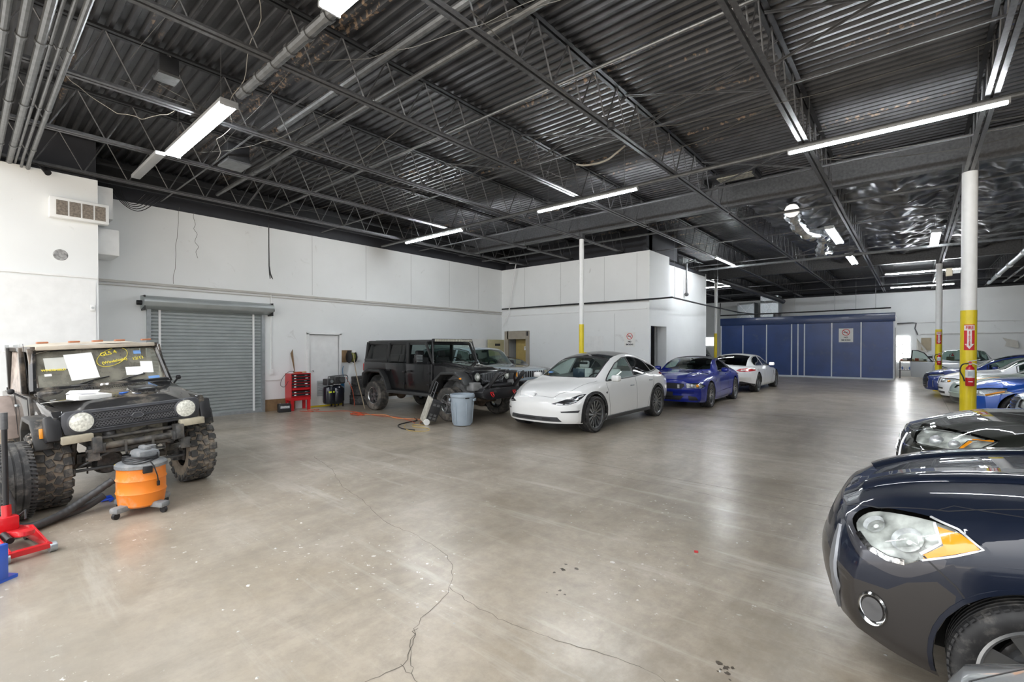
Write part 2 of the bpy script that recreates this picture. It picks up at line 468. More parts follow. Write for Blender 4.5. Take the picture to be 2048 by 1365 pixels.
# roll-up door -------------------------------------------------------
t = thing('roll_up_door', 'grey corrugated steel roll-up door with coil hood in the left wall', 'roll-up door', (XL, 3.88, 0))
mb = MB(); rows = []
prof = []
z = .06
while z < 2.56:
    prof += [(-.05, z), (-.022, z + .012), (-.022, z + .055), (-.05, z + .068)]; z += .078
for (dx, z) in prof: rows.append([(dx, -1.16, z), (dx, 1.16, z)])
mb.grid(rows); mb.build('curtain', mat('door_steel', (.40, .435, .44), .42, metal=.35, var=.08, scale=3), t, smooth=20)
mb = MB(); mb.box((-.03, 0, .04), (.05, 2.34, .08)); mb.build('bottom_bar', M_GALV, t)
for s in (-1, 1):
    mb = MB(); mb.box((.02, s * 1.19, 1.3), (.10, .07, 2.6)); mb.build('side_track', M_GALV, t)
    mb = MB(); mb.box((-.012, s * .98, 1.3), (.015, .045, 2.5)); mb.build('wind_lock_strip', M_WHITE, t)
pr = [(.05, 2.50), (.30, 2.56), (.36, 2.66), (.33, 2.74), (.05, 2.80), (.0, 2.80), (.0, 2.50)]
mb = MB(); mb.prism([(p[0], p[1]) for p in pr], 'y', -1.33, 1.36, bev=.02)
mb.build('coil_hood', MATS['door_steel'], t)
for s in (-1, 1):
    mb = MB(); mb.box((.15, s * 1.32 + .015, 2.63), (.30, .02, .32)); mb.cyl((.15, s * 1.3, 2.63), (.15, s * 1.42, 2.63), .05); mb.build('end_bracket', M_STEELD, t)
mb = MB(); mb.box((.04, 0, 2.53), (.02, .05, .03)); mb.build('latch', M_BLACK, t)

# service door ---------------------------------------------------------
d = struct(MB().box((XL - .05, 6.745, 1.02), (.04, .9, 1.98)).build('door_1', M_WHITE, None))
mb = MB()
for y in (6.26, 7.23): mb.box((XL + .01, y, 1.03), (.06, .06, 2.06))
mb.box((XL + .01, 6.745, 2.06), (.06, 1.03, .06)); mb.build('door_frame', M_WHITE, d)
mb = MB(); mb.box((XL - .025, 6.70, .5), (.02, .32, .44))
for k in range(9): mb.box((XL - .012, 6.70, .31 + k * .047), (.02, .28, .02), ry=.5)
mb.build('louvre', mat('louvre_grey', (.5, .52, .53), .5), d)
mb = MB(); mb.cyl((XL - .03, 6.38, 1.0), (XL + .03, 6.38, 1.0), .02); mb.ball((XL + .05, 6.38, 1.0), .03); mb.build('door_knob', M_CHROME, d)
mb = MB(); mb.box((XL + .06, 6.75, .015), (.12, 1.0, .03)); tag(mb.build('door_threshold', M_YEL, None), 'yellow painted threshold strip below the white service door', 'threshold')
mb = MB(); mb.box((XL + .012, 5.5, .15), (.024, .8, .30)); tag(mb.build('kick_board', M_WOOD, None), 'brown bare board patch at wall foot behind the battery', 'board')

# office opening + ajar doors
mb = MB()
mb.box((-12.0, YN + 1.1, 1.15), (2.2, .05, 2.3)); struct(mb.build('wall_office', mat('tan_wall', (.34, .29, .20), .7), None))
mb = MB()
mb.box((-12.52, YN - .02, 1.15), (.2, .05, 2.3)); mb.box((-11.44, YN - .02, 1.15), (.16, .05, 2.3)); mb.box((-12.0, YN - .02, 2.14), (.95, .05, .32))
struct(mb.build('trim_6', mat('tan_frame', (.38, .34, .28), .7), None))
d = struct(MB().box((-11.93, YN + .35, 1.0), (.78, .05, 1.98)).build('door_2', mat('tan_door', (.48, .36, .13), .5), None))
mb = MB(); mb.box((-11.78, YN + .31, 1.62), (.2, .01, .15)); mb.build('paper_notice', M_PAPER, d)
text_mesh('NOTICE', .04, 'notice_text', M_INK, d, (-11.78, YN + .303, 1.64), (PI / 2, 0, 0))
mb = MB(); mb.box((-11.56, YN + .3, 1.0), (.04, .03, .14)); mb.build('door_handle', M_STEELD, d)
mb = MB(); mb.box((-11.42, YN - .05, 2.19), (.05, .02, .17)); mb.box((-11.48, YN - .05, 2.19), (.02, .02, .17)); tag(mb.build('wall_sign', M_INK, None), 'small dark vertical sign on office door frame', 'sign')
t = thing('leaning_board', 'pale yellow panel leaning against the left wall before the office corner', 'panel', (XL, 13.9, 0))
MB().box((.10, 0, .98), (.05, .95, 1.96), bev=.005).build('board', mat('yellow_board', (.55, .50, .30), .6), t)
MB().box((.13, .05, 1.76), (.012, .3, .09)).build('label', M_INK, t)
mb = MB(); mb.box((XL + .03, 12.7, 1.0), (.05, 1.3, 2.0)); struct(mb.build('door_3', M_WHITE, None))
mb = MB(); mb.box((XL + .07, 12.85, 1.55), (.02, .75, .85)); tag(mb.build('white_board', M_PAPER, None), 'blank white board on wall above the pale blue car', 'board')
# access hatch and no smoking sign
mb = MB(); mb.box((-8.48, YN - .008, 1.45), (.72, .012, 1.2)); mb.box((-8.48, YN - .018, 1.45), (.66, .01, 1.14)); struct(mb.build('door_4', M_WHITE, None))
def no_smoking(label, loc, rz, w=.38, h=.48):
    t = thing('no_smoking_sign', label, 'sign', loc, rz)
    MB().box((0, -.006, 0), (w, .01, h)).build('plate', M_PAPER, t)
    mb = MB(); r = w * .28; cz = h * .22
    mb.lathe([(r, -.013), (r * .82, -.013), (r * .82, -.011), (r, -.011), (r, -.013)], (0, 0, cz), 'y', 28)
    mb.box((0, -.0135, cz), (r * 1.7, .002, r * .17), ry=R(45)); mb.build('prohibition_ring', M_REDINK, t)
    mb = MB(); mb.box((-.01, -.0125, cz), (r * 1.1, .002, r * .16)); mb.tube([(r * .55, -.0125, cz + .01), (r * .6, -.0125, cz + .03), (r * .4, -.0125, cz + .05)], .004, 6); mb.build('cigarette', M_INK, t)
    text_mesh('NO', h * .15, 'word', M_INK, t, (0, -.0125, -h * .15), (PI / 2, 0, 0), bold=.004)
    text_mesh('SMOKING', h * .15, 'word', M_INK, t, (0, -.0125, -h * .35), (PI / 2, 0, 0), bold=.003, sx=.82)
    return t
no_smoking('NO SMOKING sign on the white partition wall above the white car', (-7.15, YN, 1.92), 0)

# pilaster details: wall vent, duct boxes, switch, outlets
t = thing('wall_vent', 'white four-pane wall vent grille high on left pillar', 'vent', (-11.6, 1.43, 4.14))
mb = MB(); mb.box((.06, 0, 0), (.14, .80, .36), bev=.01); mb.box((-.1, .18, 0), (.2, .44, .30)); mb.build('housing', M_WHITE, t)
M_VENT = mat('dusty_vent', (.22, .19, .16), .8, var=.4, scale=30)
for k in range(4):
    mb = MB(); y0 = -.24 + k * .172
    mb.box((.132, y0, 0), (.004, .15, .26))
    for j in range(7): mb.box((.136, y0, -.11 + j * .037), (.006, .15, .012))
    mb.build('grille_pane', M_VENT, t)
mb = MB(); mb.box((XL + .5, 1.82, 4.45), (.9, .26, .6)); mb.box((XL + .45, 1.88, 3.72), (.8, .36, .5), bev=.01)
tag(mb.build('wall_duct', M_WHITE, None), 'white boxed duct beside the left pillar below ceiling', 'duct')
t = thing('wall_outlet', 'white double outlet box on wall behind the muddy off-roader', 'outlet', (-11.6, .56, 1.66))
MB().box((.01, 0, 0), (.025, .2, .14), bev=.005).build('plate', M_WHITE, t)
for y in (-.05, .05): MB().box((.024, y, 0), (.006, .05, .09)).build('socket', MATS['louvre_grey'], t)
t = thing('wall_thermostat', 'small white control box on edge of left pillar', 'thermostat', (-11.57, 1.6, 2.4))
MB().box((.015, 0, 0), (.03, .07, .11), bev=.005).build('case', M_WHITE, t)
MB().cyl((.028, 0, 0), (.034, 0, 0), .022).build('dial', MATS['louvre_grey'], t)
mb = MB(); mb.lathe([(.10, .0), (.085, .012), (.06, .004), (.0, .002)], (-11.6, 1.18, 3.32), 'x', 24)
tag(mb.build('ceiling_speaker', mat('hole_grey', (.3, .3, .3), .7, var=.5, scale=25), None), 'round patched fixture hole on left pillar wall', 'fixture')
t = thing('spot_lamp', 'small black spot lamp clipped to top of left pillar', 'lamp', (-11.5, .95, 4.78))
MB().cyl((.0, 0, .0), (.12, .06, -.10), .03, .05).build('lamp_head', M_BLACK, t)
MB().tube([(0, 0, 0), (-.05, -.12, .08), (-.05, -.25, .22)], .008, 6).build('cable', M_BLACK, t)
# far wall details
M_LITWIN = mat('daylight_pane', (.9, .9, .9), .3, emit=(1, 1, 1), es=5.0)
d = struct(MB().box((-.52, YF - .01, 1.55), (.62, .02, 1.50)).build('window_1', M_LITWIN, None))
mb = MB()
for x in (-.83, -.52, -.21): mb.box((x, YF - .03, 1.55), (.03, .03, 1.5))
for z in (.8, 1.3, 1.8, 2.3): mb.box((-.52, YF - .03, z), (.62, .03, .03))
mb.build('window_frame', M_WHITE, d)
d = struct(MB().box((-11.2, YF - .01, 2.05), (.7, .02, .6)).build('window_2', M_LITWIN, None))
mb = MB(); mb.box((-11.2, YF - .03, 1.75), (.75, .04, .04)); mb.box((-11.2, YF - .03, 2.35), (.75, .04, .04)); mb.build('window_frame', M_WHITE, d)
mb = MB()
for y, z0 in ((YF - .06, 2.42),): mb.box((5, y, z0), (9.5, .08, .05)); mb.box((5, y, z0 + .62), (9.5, .03, .03))
struct(mb.build('trim_7', M_WHITE, None))
rod('far_wall_pipe', [(-11, YF - .25, 4.86), (XR - .2, YF - .25, 4.86)], .07, M_STEELD, 'long dark pipe running along top of the far wall')
t = thing('plastic_sheet', 'torn translucent sheet over a tan board left of far yellow column', 'sheet', (.33, YF, 0))
MB().box((.15, -.03, 1.83), (.42, .03, .68)).build('tan_board', mat('tan_cloth', (.42, .36, .26), .8), t)
mb = MB(); mb.grid([[(-.35 + .5 * u * v + .1, -.07 - .04 * math.sin(u * 9), 2.2 - .75 * v - .06 * u) for u in [k / 8 for k in range(9)]] for v in [k / 5 for k in range(6)]])
mb.build('sheet', mat('pale_sheet', (.6, .58, .53), .5), t, recalc=False)
mb = MB(); mb.raw([(3.4, YF - .05, 2.15), (3.95, YF - .1, 1.98), (3.98, YF - .12, 1.62), (3.5, YF - .06, 1.72), (3.55, YF - .05, 1.92)], [[0, 1, 2, 3, 4]])
tag(mb.build('hanging_cloth', MATS['pale_sheet'], None, recalc=False), 'small beige cloth scrap hanging on the far wall at right', 'cloth')
mb = MB(); mb.tube([(-.8, YF - .1, 3.0), (-.1, YF - .1, 3.02), (.05, YF - .12, 3.0), (.0, YF - .1, 2.7), (.12, YF - .1, 2.35)], .03, 6)
tag(mb.build('wall_conduit', M_STEEL, None), 'bent dark conduit above the bench on the far wall', 'pipe')
# ================================================================== CEILING
ZB, ZT = 4.85, 5.56
def deck_mat():
    m = mat('ceiling_deck', (.050, .051, .056), .36, metal=.25, var=.35, scale=3)
    nt = m.node_tree; L = nt.links; b = nt.nodes['Principled BSDF']
    src = b.inputs['Base Color'].links[0].from_socket
    t = nd(nt, 'ShaderNodeTexCoord')
    mp = nd(nt, 'ShaderNodeMapping'); mp.inputs['Scale'].default_value = (.16, 1.9, 1); L.new(t.outputs['Object'], mp.inputs[0])
    n1 = nd(nt, 'ShaderNodeTexNoise'); n1.inputs['Scale'].default_value = 1.3; n1.inputs['Detail'].default_value = 2; L.new(mp.outputs[0], n1.inputs['Vector'])
    r1 = nd(nt, 'ShaderNodeMapRange'); r1.inputs[1].default_value = .62; r1.inputs[2].default_value = .66; L.new(n1.outputs['Fac'], r1.inputs[0])
    n2 = nd(nt, 'ShaderNodeTexNoise'); n2.inputs['Scale'].default_value = 16; n2.inputs['Detail'].default_value = 6; L.new(t.outputs['Object'], n2.inputs['Vector'])
    r2 = nd(nt, 'ShaderNodeMapRange'); r2.inputs[1].default_value = .55; r2.inputs[2].default_value = .60; L.new(n2.outputs['Fac'], r2.inputs[0])
    mu = nd(nt, 'ShaderNodeMath', operation='MULTIPLY'); L.new(r1.outputs[0], mu.inputs[0]); L.new(r2.outputs[0], mu.inputs[1])
    mx = nd(nt, 'ShaderNodeMix'); mx.data_type = 'RGBA'; mx.inputs[7].default_value = (.28, .20, .14, 1)
    L.new(mu.outputs[0], mx.inputs[0]); L.new(src, mx.inputs[6]); L.new(mx.outputs[2], b.inputs['Base Color'])
    return m
rows = []; y = -1.2
while y < YF:
    for dy, dz in ((0, 0), (.045, 0), (.065, .045), (.125, .045)):
        rows.append([(XL - .2, y + dy, ZT + .01 + dz), (XR, y + dy, ZT + .01 + dz)])
    y += .150
mb = MB(); mb.grid(rows); struct(mb.build('ceiling', deck_mat(), None, smooth=None, recalc=False))
mb = MB(); mb.box((0.5, 16.9, ZT + .12), (27.5, 36.2, .06)); struct(mb.build('ceiling_roof', M_DARKW, None, smooth=None))

# joists
def joist_proto(L):
    t = thing('roof_joist', 'x', 'roof joist')
    for nm, z, m in (('bottom_chord', ZB, M_STEEL), ('top_chord', ZT - .05, M_STEELD)):
        mb = MB()
        for s in (-1, 1):
            mb.box((s * .042, L / 2, z), (.052, L, .008)); mb.box((s * .018, L / 2, z + .026), (.006, L, .05))
        mb.build(nm, m, t, smooth=None)
    mb = MB(); n = int(L / .62); p = L / n
    for i in range(n):
        y0 = i * p
        mb.cyl((0, y0, ZB + .02), (0, y0 + p / 2, ZT - .03), .0105, seg=6, cap=False)
        mb.cyl((0, y0 + p / 2, ZT - .03), (0, y0 + p, ZB + .02), .0105, seg=6, cap=False)
    mb.build('web', M_STEEL, t, smooth=40)
    return t
ORD = ['first', 'second', 'third', 'fourth', 'fifth', 'sixth', 'seventh', 'eighth']
JX = [.72 - 2.05 * k for k in range(-6, 7)]
bays = [(-.45, 12.3, 'near bay'), (11.95, 12.2, 'middle bay'), (24.25, 10.4, 'far bay')]
for bi, (y0, L, bn) in enumerate(bays):
    pr_ = None
    for k, x in zip(range(-6, 7), JX):
        if bi == 0 and k < -1: continue
        if bi == 1 and k < -3: continue
        lab = 'roof joist of the %s, ' % bn + ('in line with the right-hand columns' if k == 0 else ('%s left of the right-hand column line' % ORD[k - 1] if k > 0 else '%s right of the right-hand column line' % ORD[-k - 1]))
        if pr_ is None: pr_ = joist_proto(L); pr_.location = (x, y0, 0); pr_['label'] = lab; pr_['group'] = 'roof joists'
        else: dup(pr_, (x, y0, 0), label=lab, group='roof joists')
# girders
for y, wh in ((11.9, 'near'), (24.2, 'far')):
    mb = MB()
    for z in (5.0, 5.5): mb.box((.6, y, z), (26.5, .2, .025))
    mb.box((.6, y, 5.25), (26.5, .012, .5))
    tag(mb.build('roof_girder', M_STEEL, None, smooth=None), 'long dark steel girder carried by the %s pair of yellow columns' % wh, 'girder', 'roof girders')
# edge beam along left wall top
mb = MB(); mb.box((XL + .15, 8, 5.3), (.12, 15, .4)); mb.box((XL + .5, 8, 4.98), (.05, 14, .05)); mb.box((XL + .9, 8, 5.2), (.04, 14, .04))
tag(mb.build('edge_beam', M_STEELD, None, smooth=None), 'dark beam along the ceiling edge above the roll-up door wall', 'beam')
# bridging rods between the joists
for i, y in enumerate((2.9, 6.6, 10.0, 15.2, 19.2, 27.5, 31)):
    mb = MB()
    mb.box((.6, y, ZB + .03), (26.5, .03, .006)); mb.box((.6, y + .012, ZB + .045), (26.5, .005, .03))
    o = mb.build('bridging_bar', M_STEEL, None, smooth=None)
    tag(o, 'thin steel bridging bar crossing under the joists, %s from the camera' % ORD[i], 'bracing bar', 'bridging bars')
rnd = random.Random(5)
for i, (k, y) in enumerate(((1, 6.6), (2, 6.6), (3, 6.6), (0, 6.0), (4, 6.6), (1, 10.0), (3, 10), (5, 4.2), (0, 15.2), (1, 19.2))):
    x0 = .72 - 2.05 * k; mb = MB()
    for a, b_ in (((x0, y, ZB + .03), (x0 - 2.05, y, ZT - .05)), ((x0, y + .05, ZT - .05), (x0 - 2.05, y + .05, ZB + .03))):
        d = Vector(b_) - Vector(a); ang = math.atan2(-d.z, d.x)
        mb.box((Vector(a) + Vector(b_)) / 2, (d.length, .035, .005), ry=ang); mb.box((Vector(a) + Vector(b_)) / 2 + Vector((0, .018, 0)), (d.length, .004, .03), ry=ang)
    tag(mb.build('cross_brace', M_STEEL, None, smooth=None), 'diagonal X brace between joists, %s left of the column line, %s' % (ORD[k], {6.6: 'middle of near bay', 6.0: 'middle of near bay', 10.0: 'before the near girder', 10: 'before the near girder', 4.2: 'near the camera', 15.2: 'in middle bay', 19.2: 'deep in middle bay'}[y]), 'bracing', 'cross braces')
# pipes running across
for y, z, r, x0, x1, m, lab in (
    (3.8, 5.12, .040, -12, 13, M_PIPE, 'thick grey sprinkler pipe crossing the near ceiling'),
    (3.38, 5.2, .05, -7.8, 13, M_PIPE, 'thicker grey pipe just nearer than the sprinkler pipe'),
    (5.1, 5.1, .022, -12.7, 13, M_PIPE, 'thin grey conduit crossing the ceiling above the lights'),
    (2.32, 4.86, .055, -6.5, -4.1, M_PIPE, 'grey light channel between the two twin-tube lights'),
    (8.52, 4.80, .034, -12.6, 13, M_PIPE, 'grey conduit linking the row of single-tube lights'),
    (13.0, 4.95, .03, -12.6, 13, M_PIPE, 'grey pipe just behind the near girder'),
    (19.0, 4.7, .045, -6.5, 13, M_PIPE, 'pale sprinkler main crossing in front of the blue booth ceiling'),
    (29.0, 4.6, .04, -9, 9, M_STEELD, 'dark pipe crossing above the blue booth')):
    mb = MB(); mb.tube([(x0, y, z), ((x0 + x1) / 2, y, z), (x1, y, z)], r, 10)
    for k in range(6):
        x = x0 + (x1 - x0) * (k + .5) / 6; mb.cyl((x - .03, y, z), (x + .03, y, z), r * 1.25, seg=10)
    tag(mb.build('ceiling_pipe', m, None), lab, 'pipe', 'ceiling pipes')
# electrical conduits dropping to the left pillar
for i, (y, r, x1) in enumerate(((.30, .035, -11.9), (.42, .040, -12), (.56, .042, -11.8), (.63, .018, -11.6), (.70, .02, -11.2), (.78, .03, -11.3), (.18, .03, -12.0))):
    mb = MB(); mb.tube([(3, y, 4.80), (-6, y, 4.80), (x1, y, 4.80)] + ([(x1 - .35, y, 4.74)] if i in (4, 5) else []), r, 10)
    for k in range(5):
        x = -3 - k * 1.9; mb.cyl((x - .03, y, 4.8), (x + .03, y, 4.8), r * 1.25, seg=10)
    tag(mb.build('electrical_conduit', M_PIPE, None), 'grey conduit over left pillar, %s of the bundle from the left edge' % ORD[[1, 2, 3, 4, 5, 6, 0][i]], 'conduit', 'conduit bundle')
# long diagonal duct pipe at right
for i, (x, r) in enumerate(((2.55, .075), (3.0, .04), (3.35, .035))):
    mb = MB(); mb.tube([(x - .1, 14, 4.55), (x, 22, 4.6), (x, 30.5, 4.6)], r, 12)
    for k in range(5): mb.cyl((x - .03, 15 + k * 3, 4.56), (x - .03, 15.08 + k * 3, 4.56), r * 1.25, seg=12)
    tag(mb.build('long_pipe', M_GALV if i == 0 else M_PIPE, None), ['thick silver pipe running toward the far wall at upper right', 'thin pipe beside the thick silver pipe', 'outer thin pipe right of the thick silver pipe'][i], 'pipe', 'pipes at upper right')
# foil insulation
from mathutils import noise as mn
rows = []
for j in range(150):
    r_ = []
    for i in range(150):
        x = -3.4 + i * .09; y = 12.1 + j * .08
        q = min(abs(((x - .72) / 2.05) - round((x - .72) / 2.05)) * 2, 1)
        z = 5.45 - .30 * (q ** 1.3) * (.5 + .8 * abs(mn.noise(Vector((x * 1.2, y * 1.1, 0))))) + .10 * mn.noise(Vector((x * 4, y * 3.2, 2))) + .06 * abs(mn.noise(Vector((x * 9, y * 8, 5)))) + .03 * mn.noise(Vector((x * 19, y * 17, 7)))
        r_.append((x, y, z))
    rows.append(r_)
M_FOIL = mat('foil_insulation', (.20, .205, .22), .30, metal=.85, var=.5, scale=2.5)
mb = MB(); mb.grid(rows); stuff(tag(mb.build('foil_insulation', M_FOIL, None, smooth=60, recalc=False), 'crumpled silvery black foil insulation sagging under the right ceiling', 'insulation'))
mb = MB(); mb.grid([[(-1.5 + i * .3, 12.05 + .03 * math.sin(i * 3), 5.35 + .2 * j - .04 * math.sin(i * 2.1)) for i in range(30)] for j in range(2)])
tag(mb.build('rusty_edge', mat('rust', (.16, .055, .02), .9, var=.6, scale=9), None, recalc=False), 'rust-brown torn insulation edge behind the near girder', 'insulation edge')
# lights -------------------------------------------------------------
M_TUBE = mat('light_tube', (1, 1, 1), .3, emit=(.93, .97, 1.0), es=TUBE_STRENGTH)
M_TUBE2 = mat('twin_light_tube', (1, 1, 1), .3, emit=(.93, .97, 1.0), es=TUBE_STRENGTH * .55)
M_HOUS = mat('light_housing', (.30, .31, .32), .4, var=.03)
def light(name_lab, c, along, L=2.44, twin=False, flat=False):
    t = thing('tube_light', name_lab, 'light', c, 0 if along == 'x' else PI / 2, 'ceiling tube lights')
    w = .21 if twin else .07
    MB().box((0, 0, .035), (L, w, .05), bev=.008).build('housing', M_HOUS, t)
    for s in ((-1, 1) if twin else (0,)):
        MB().cyl((-L / 2 + .03, s * .07, -.012), (L / 2 - .03, s * .07, -.012), .019, seg=10).build('tube', M_TUBE2 if twin else M_TUBE, t)
    for s in (-1, 1):
        MB().box((s * (L / 2 - .012), 0, -.002), (.024, w, .05), bev=.004).build('end_cap', M_HOUS, t)
        MB().cyl((s * L * .38, 0, .05), (s * L * .38, 0, .83), .005, seg=6).build('hanger_wire', M_PIPE, t)
light('long bright tube light at upper right crossing the column line', (-.33, 8.52, 4.74), 'x')
light('bright tube light in the middle of the row, above the white car', (-5.30, 8.53, 4.74), 'x')
light('bright tube light at far left of the row, above the boxy black off-roader', (-10.2, 8.55, 4.74), 'x')
light('twin-tube bright light at left, nearest the pillar', (-7.81, 2.23, 4.74), 'x', twin=True)
light('twin-tube bright light cut by the top edge of the view', (-2.85, 2.2, 4.74), 'x', twin=True)
light('tube light hanging over foil insulation, nearer of two in line', (-1.7, 15.7, 4.74), 'y', 2.3, True)
light('short tube light hanging farther in line behind another over the booth aisle', (-1.7, 20.3, 4.74), 'y', 2.2, True)
light('twin tube light beside the far right yellow column', (.42, 17.95, 4.74), 'y', 2.2, True)
light('long horizontal tube light crossing the far right column, upper one', (.23, 25.4, 4.74), 'x')
light('long horizontal tube light crossing the far right column, lower one', (.23, 31.3, 4.74), 'x')
light('tube light right of the white partition block', (-5.2, 17.9, 4.74), 'y', 2.2)
light('tube light behind the far left yellow column', (-8.2, 25.1, 4.74), 'x')
# unlit fixture channel and heaters
mb = MB(); mb.box((-9.75, 2.05, 4.70), (1.6, .13, .06), bev=.01); tag(mb.build('unlit_fixture', M_HOUS, None), 'grey unlit fixture channel over the left pillar corner', 'light fixture')
for nm, c, d, lab in (('heater_box', (-9.0, 3.12, 5.0), (.42, .34, .30), 'black boxed ceiling heater left of the middle lights'), ('heater_box', (-6.9, 1.65, 5.05), (.22, .2, .2), 'small black box fixed to a joist above the twin lights')):
    t = thing(nm, lab, 'box', c)
    MB().box((0, 0, 0), d, bev=.01).build('case', M_STEELD, t); MB().box((0, 0, -d[2] / 2 - .02), (d[0] * 1.1, d[1] * 1.1, .03)).build('tray', M_PIPE, t)
t = thing('ceiling_grille', 'rusty open ceiling hatch frame by the near girder', 'hatch', (-3.0, 10.7, 5.3))
mb = MB(); mb.box((0, 0, 0), (1.1, .5, .04)); mb.box((-.5, 0, -.06), (.05, .5, .1)); mb.box((.5, 0, -.06), (.05, .5, .1)); mb.build('frame', M_STEELD, t)
MB().box((.1, 0, -.03), (.7, .3, .02)).build('bright_pane', mat('worn_metal', (.45, .43, .36), .4, metal=.7, var=.5, scale=20), t)
mb = MB(); mb.lathe([(0, 0), (.05, -.01), (.06, .05), (.03, .08), (0, .08)], (-3.28, 6.0, 4.78), 'z', 20); tag(mb.build('junction_box', M_STEELD, None), 'round dark junction box on a joist chord, mid ceiling', 'junction box')
# crumpled foil duct around the far light row
mb = MB(); rnd = random.Random(9)
P = [Vector((-2.3 - .25 * math.sin(i * .7) * .6, 13.2 + i * .55, 5.0 + .12 * math.sin(i * 1.1))) for i in range(14)]
mb.tube(smoothp(P, 5, False), lambda t_: .16 + .05 * math.sin(t_ * 90) * math.sin(t_ * 37), 12)
tag(mb.build('foil_duct', mat('bright_foil', (.6, .62, .64), .22, metal=1, var=.3), None, smooth=20), 'crumpled bright foil duct hanging beside the far light row', 'duct')
# cables
rnd = random.Random(21)
M_CABLE = mat('grey_cable', (.11, .105, .095), .6)
def cable(a, b_, sag, r=.005, m=M_CABLE, n=14, wob=.03, nm='loose_cable', lab='thin grey cable strung between the roof joists of the near bay', cat='cable', g='ceiling cables', rnd=rnd):
    P = []
    for i in range(n + 1):
        t_ = i / n; p = Vector(a).lerp(Vector(b_), t_); p.z -= sag * 4 * t_ * (1 - t_)
        if 0 < i < n: p += Vector([rnd.uniform(-wob, wob) for _ in range(3)])
        P.append(p)
    mb = MB(); mb.tube(smoothp(P, 3, False), r, 5)
    return tag(mb.build(nm, m, None), lab, cat, g)
for i in range(38):
    y = rnd.uniform(1, 10.5); k = rnd.randint(0, 6); x = .72 - 2.05 * k
    z = rnd.uniform(4.89, 5.3)
    if rnd.random() < .7: cable((x, y, z), (x + 2.05 * rnd.randint(2, 3), y + rnd.uniform(-.9, .9), z + rnd.uniform(-.1, .1)), rnd.uniform(.03, .3), r=rnd.uniform(.002, .005), wob=.012)
    else: cable((x + .03, y, z), (x + .03, min(y + rnd.uniform(2, 5), 11.5), z), rnd.uniform(.03, .2), r=rnd.uniform(.002, .005), wob=.015)
cable((-8.5, .9, 5.3), (-7.6, 1.9, 4.86), .3, .004, mat('pale_cable', (.36, .34, .30), .6), wob=.02, lab='pale wire looping down near the left twin-tube light')
cable((-9.2, 2.9, 4.9), (-3.5, 1.6, 5.3), .12, .004, MATS['pale_cable'], wob=.06, lab='long pale wire crossing above the left twin-tube light')
cable((-4.5, 7.0, 4.86), (-3.6, 7.05, 4.95), .12, .016, MATS['pale_cable'], 6, .01, lab='short pale strap hanging from a joist at mid ceiling', cat='strap')
# hanging leads
cable((XL + .08, 3.26, 4.85), (XL + .07, 3.14, 3.1), 0, .004, M_CABLE, 10, .02, lab='thin wire hanging down the wall left of the roll-up door', nm='hanging_wire')
cable((XL + .08, 3.55, 4.8), (XL + .07, 3.62, 3.75), 0, .004, M_CABLE, 8, .03, lab='short curly wire hanging above the roll-up door', nm='hanging_wire')
t = thing('cable_bundle', 'bundle of black cables hanging down above the roll-up door', 'cable bundle', (XL + .25, 5.13, 4.95), 0)
for k in range(5):
    dx, dy = rnd.uniform(-.02, .02), rnd.uniform(-.02, .02)
    MB().tube([(dx, dy, .6), (dx, dy, -.7), (dx * 1.5, dy * 1.5, -1.2), (dx * 3, dy * 3.5, -1.4), (dx * 6, dy * 7, -1.5 - rnd.uniform(0, .1))], .009, 6).build('cable', M_BLACK, t)
t = thing('cable_loops', 'tangle of black cable loops below the ceiling by left pillar', 'cables', (-12.3, 2.3, 4.85))
for k in range(5):
    w = .25 + k * .08
    MB().tube(smoothp([(0, -w * .6, .05), (.1 * k, -w * .3, -.16 - .05 * k), (.05, w * .3, -.18 - .04 * k), (0, w, .05)], 5, False), .008, 6).build('cable', M_BLACK, t)
# conduit on wall right of roll-up door
t = thing('wall_conduit', 'white conduit with box running down right of the roll-up door', 'conduit', (XL + .02, 5.28, 0))
MB().tube([(0, 0, 3.05), (0, 0, 1.05)], .018, 8).build('tube', M_WHITE, t)
MB().box((.01, 0, 1.02), (.06, .09, .14), bev=.005).build('switch_box', M_WHITE, t)
MB().box((0, 0, .8), (.012, .5, .012)).build('rail', MATS['trim_grey'], t)
# dark water pipe along the partition and out to the booth
rod('water_pipe', [(XL + .1, YN - .1, 3.2), (-9.5, YN - .12, 3.2), (-6.3, YN - .12, 3.19), (-5.68, YN - .12, 3.2), (-5.9, 18, 3.22), (-6.4, 24, 3.32), (-7.0, 29.4, 3.55)], .028, M_STEELD, 'dark water pipe along the partition wall turning toward the blue booth', 'pipe')
rod('booth_pipe', [(-8.9, 29.7, 4.3), (-8.9, 29.7, 3.55), (-4, 29.7, 3.56), (-.9, 29.7, 3.6)], .035, M_STEELD, 'dark sprinkler pipe above the front edge of the blue booth', 'pipe')
rod('white_rod', [(-12.1, 14.0, 4.95), (-11.75, 14.0, 4.9), (-11.95, 14.1, 4.5), (-12.3, 14.2, 3.0), (-12.6, 14.2, 2.5)], .02, M_WHITE, 'white conduit slanting down in the corner of the partition', 'conduit')
for i, (x, y, z0) in enumerate(((-5.75, 14.6, 3.2), (-6.1, 20, 3.3), (-6.2, 20.3, 3.3), (-5.0, 29.7, 3.6), (-3.2, 29.7, 3.6), (-1.5, 29.7, 3.6), (-2.3, 29.7, 3.6))):
    rod('hanger_rod', [(x, y, z0), (x, y, 5.56)], .007, M_PIPE, 'thin vertical hanger rod holding a water pipe', 'hanger', group='pipe hangers')
t = thing('drop_pipe', 'grey drop pipe with valve on the long white partition wall', 'pipe', (-6.7, 18.2, 0))
MB().tube([(0.4, -.2, 4.95), (0, 0, 4.9), (0, 0, 3.75)], .04, 8).build('pipe', M_PIPE, t)
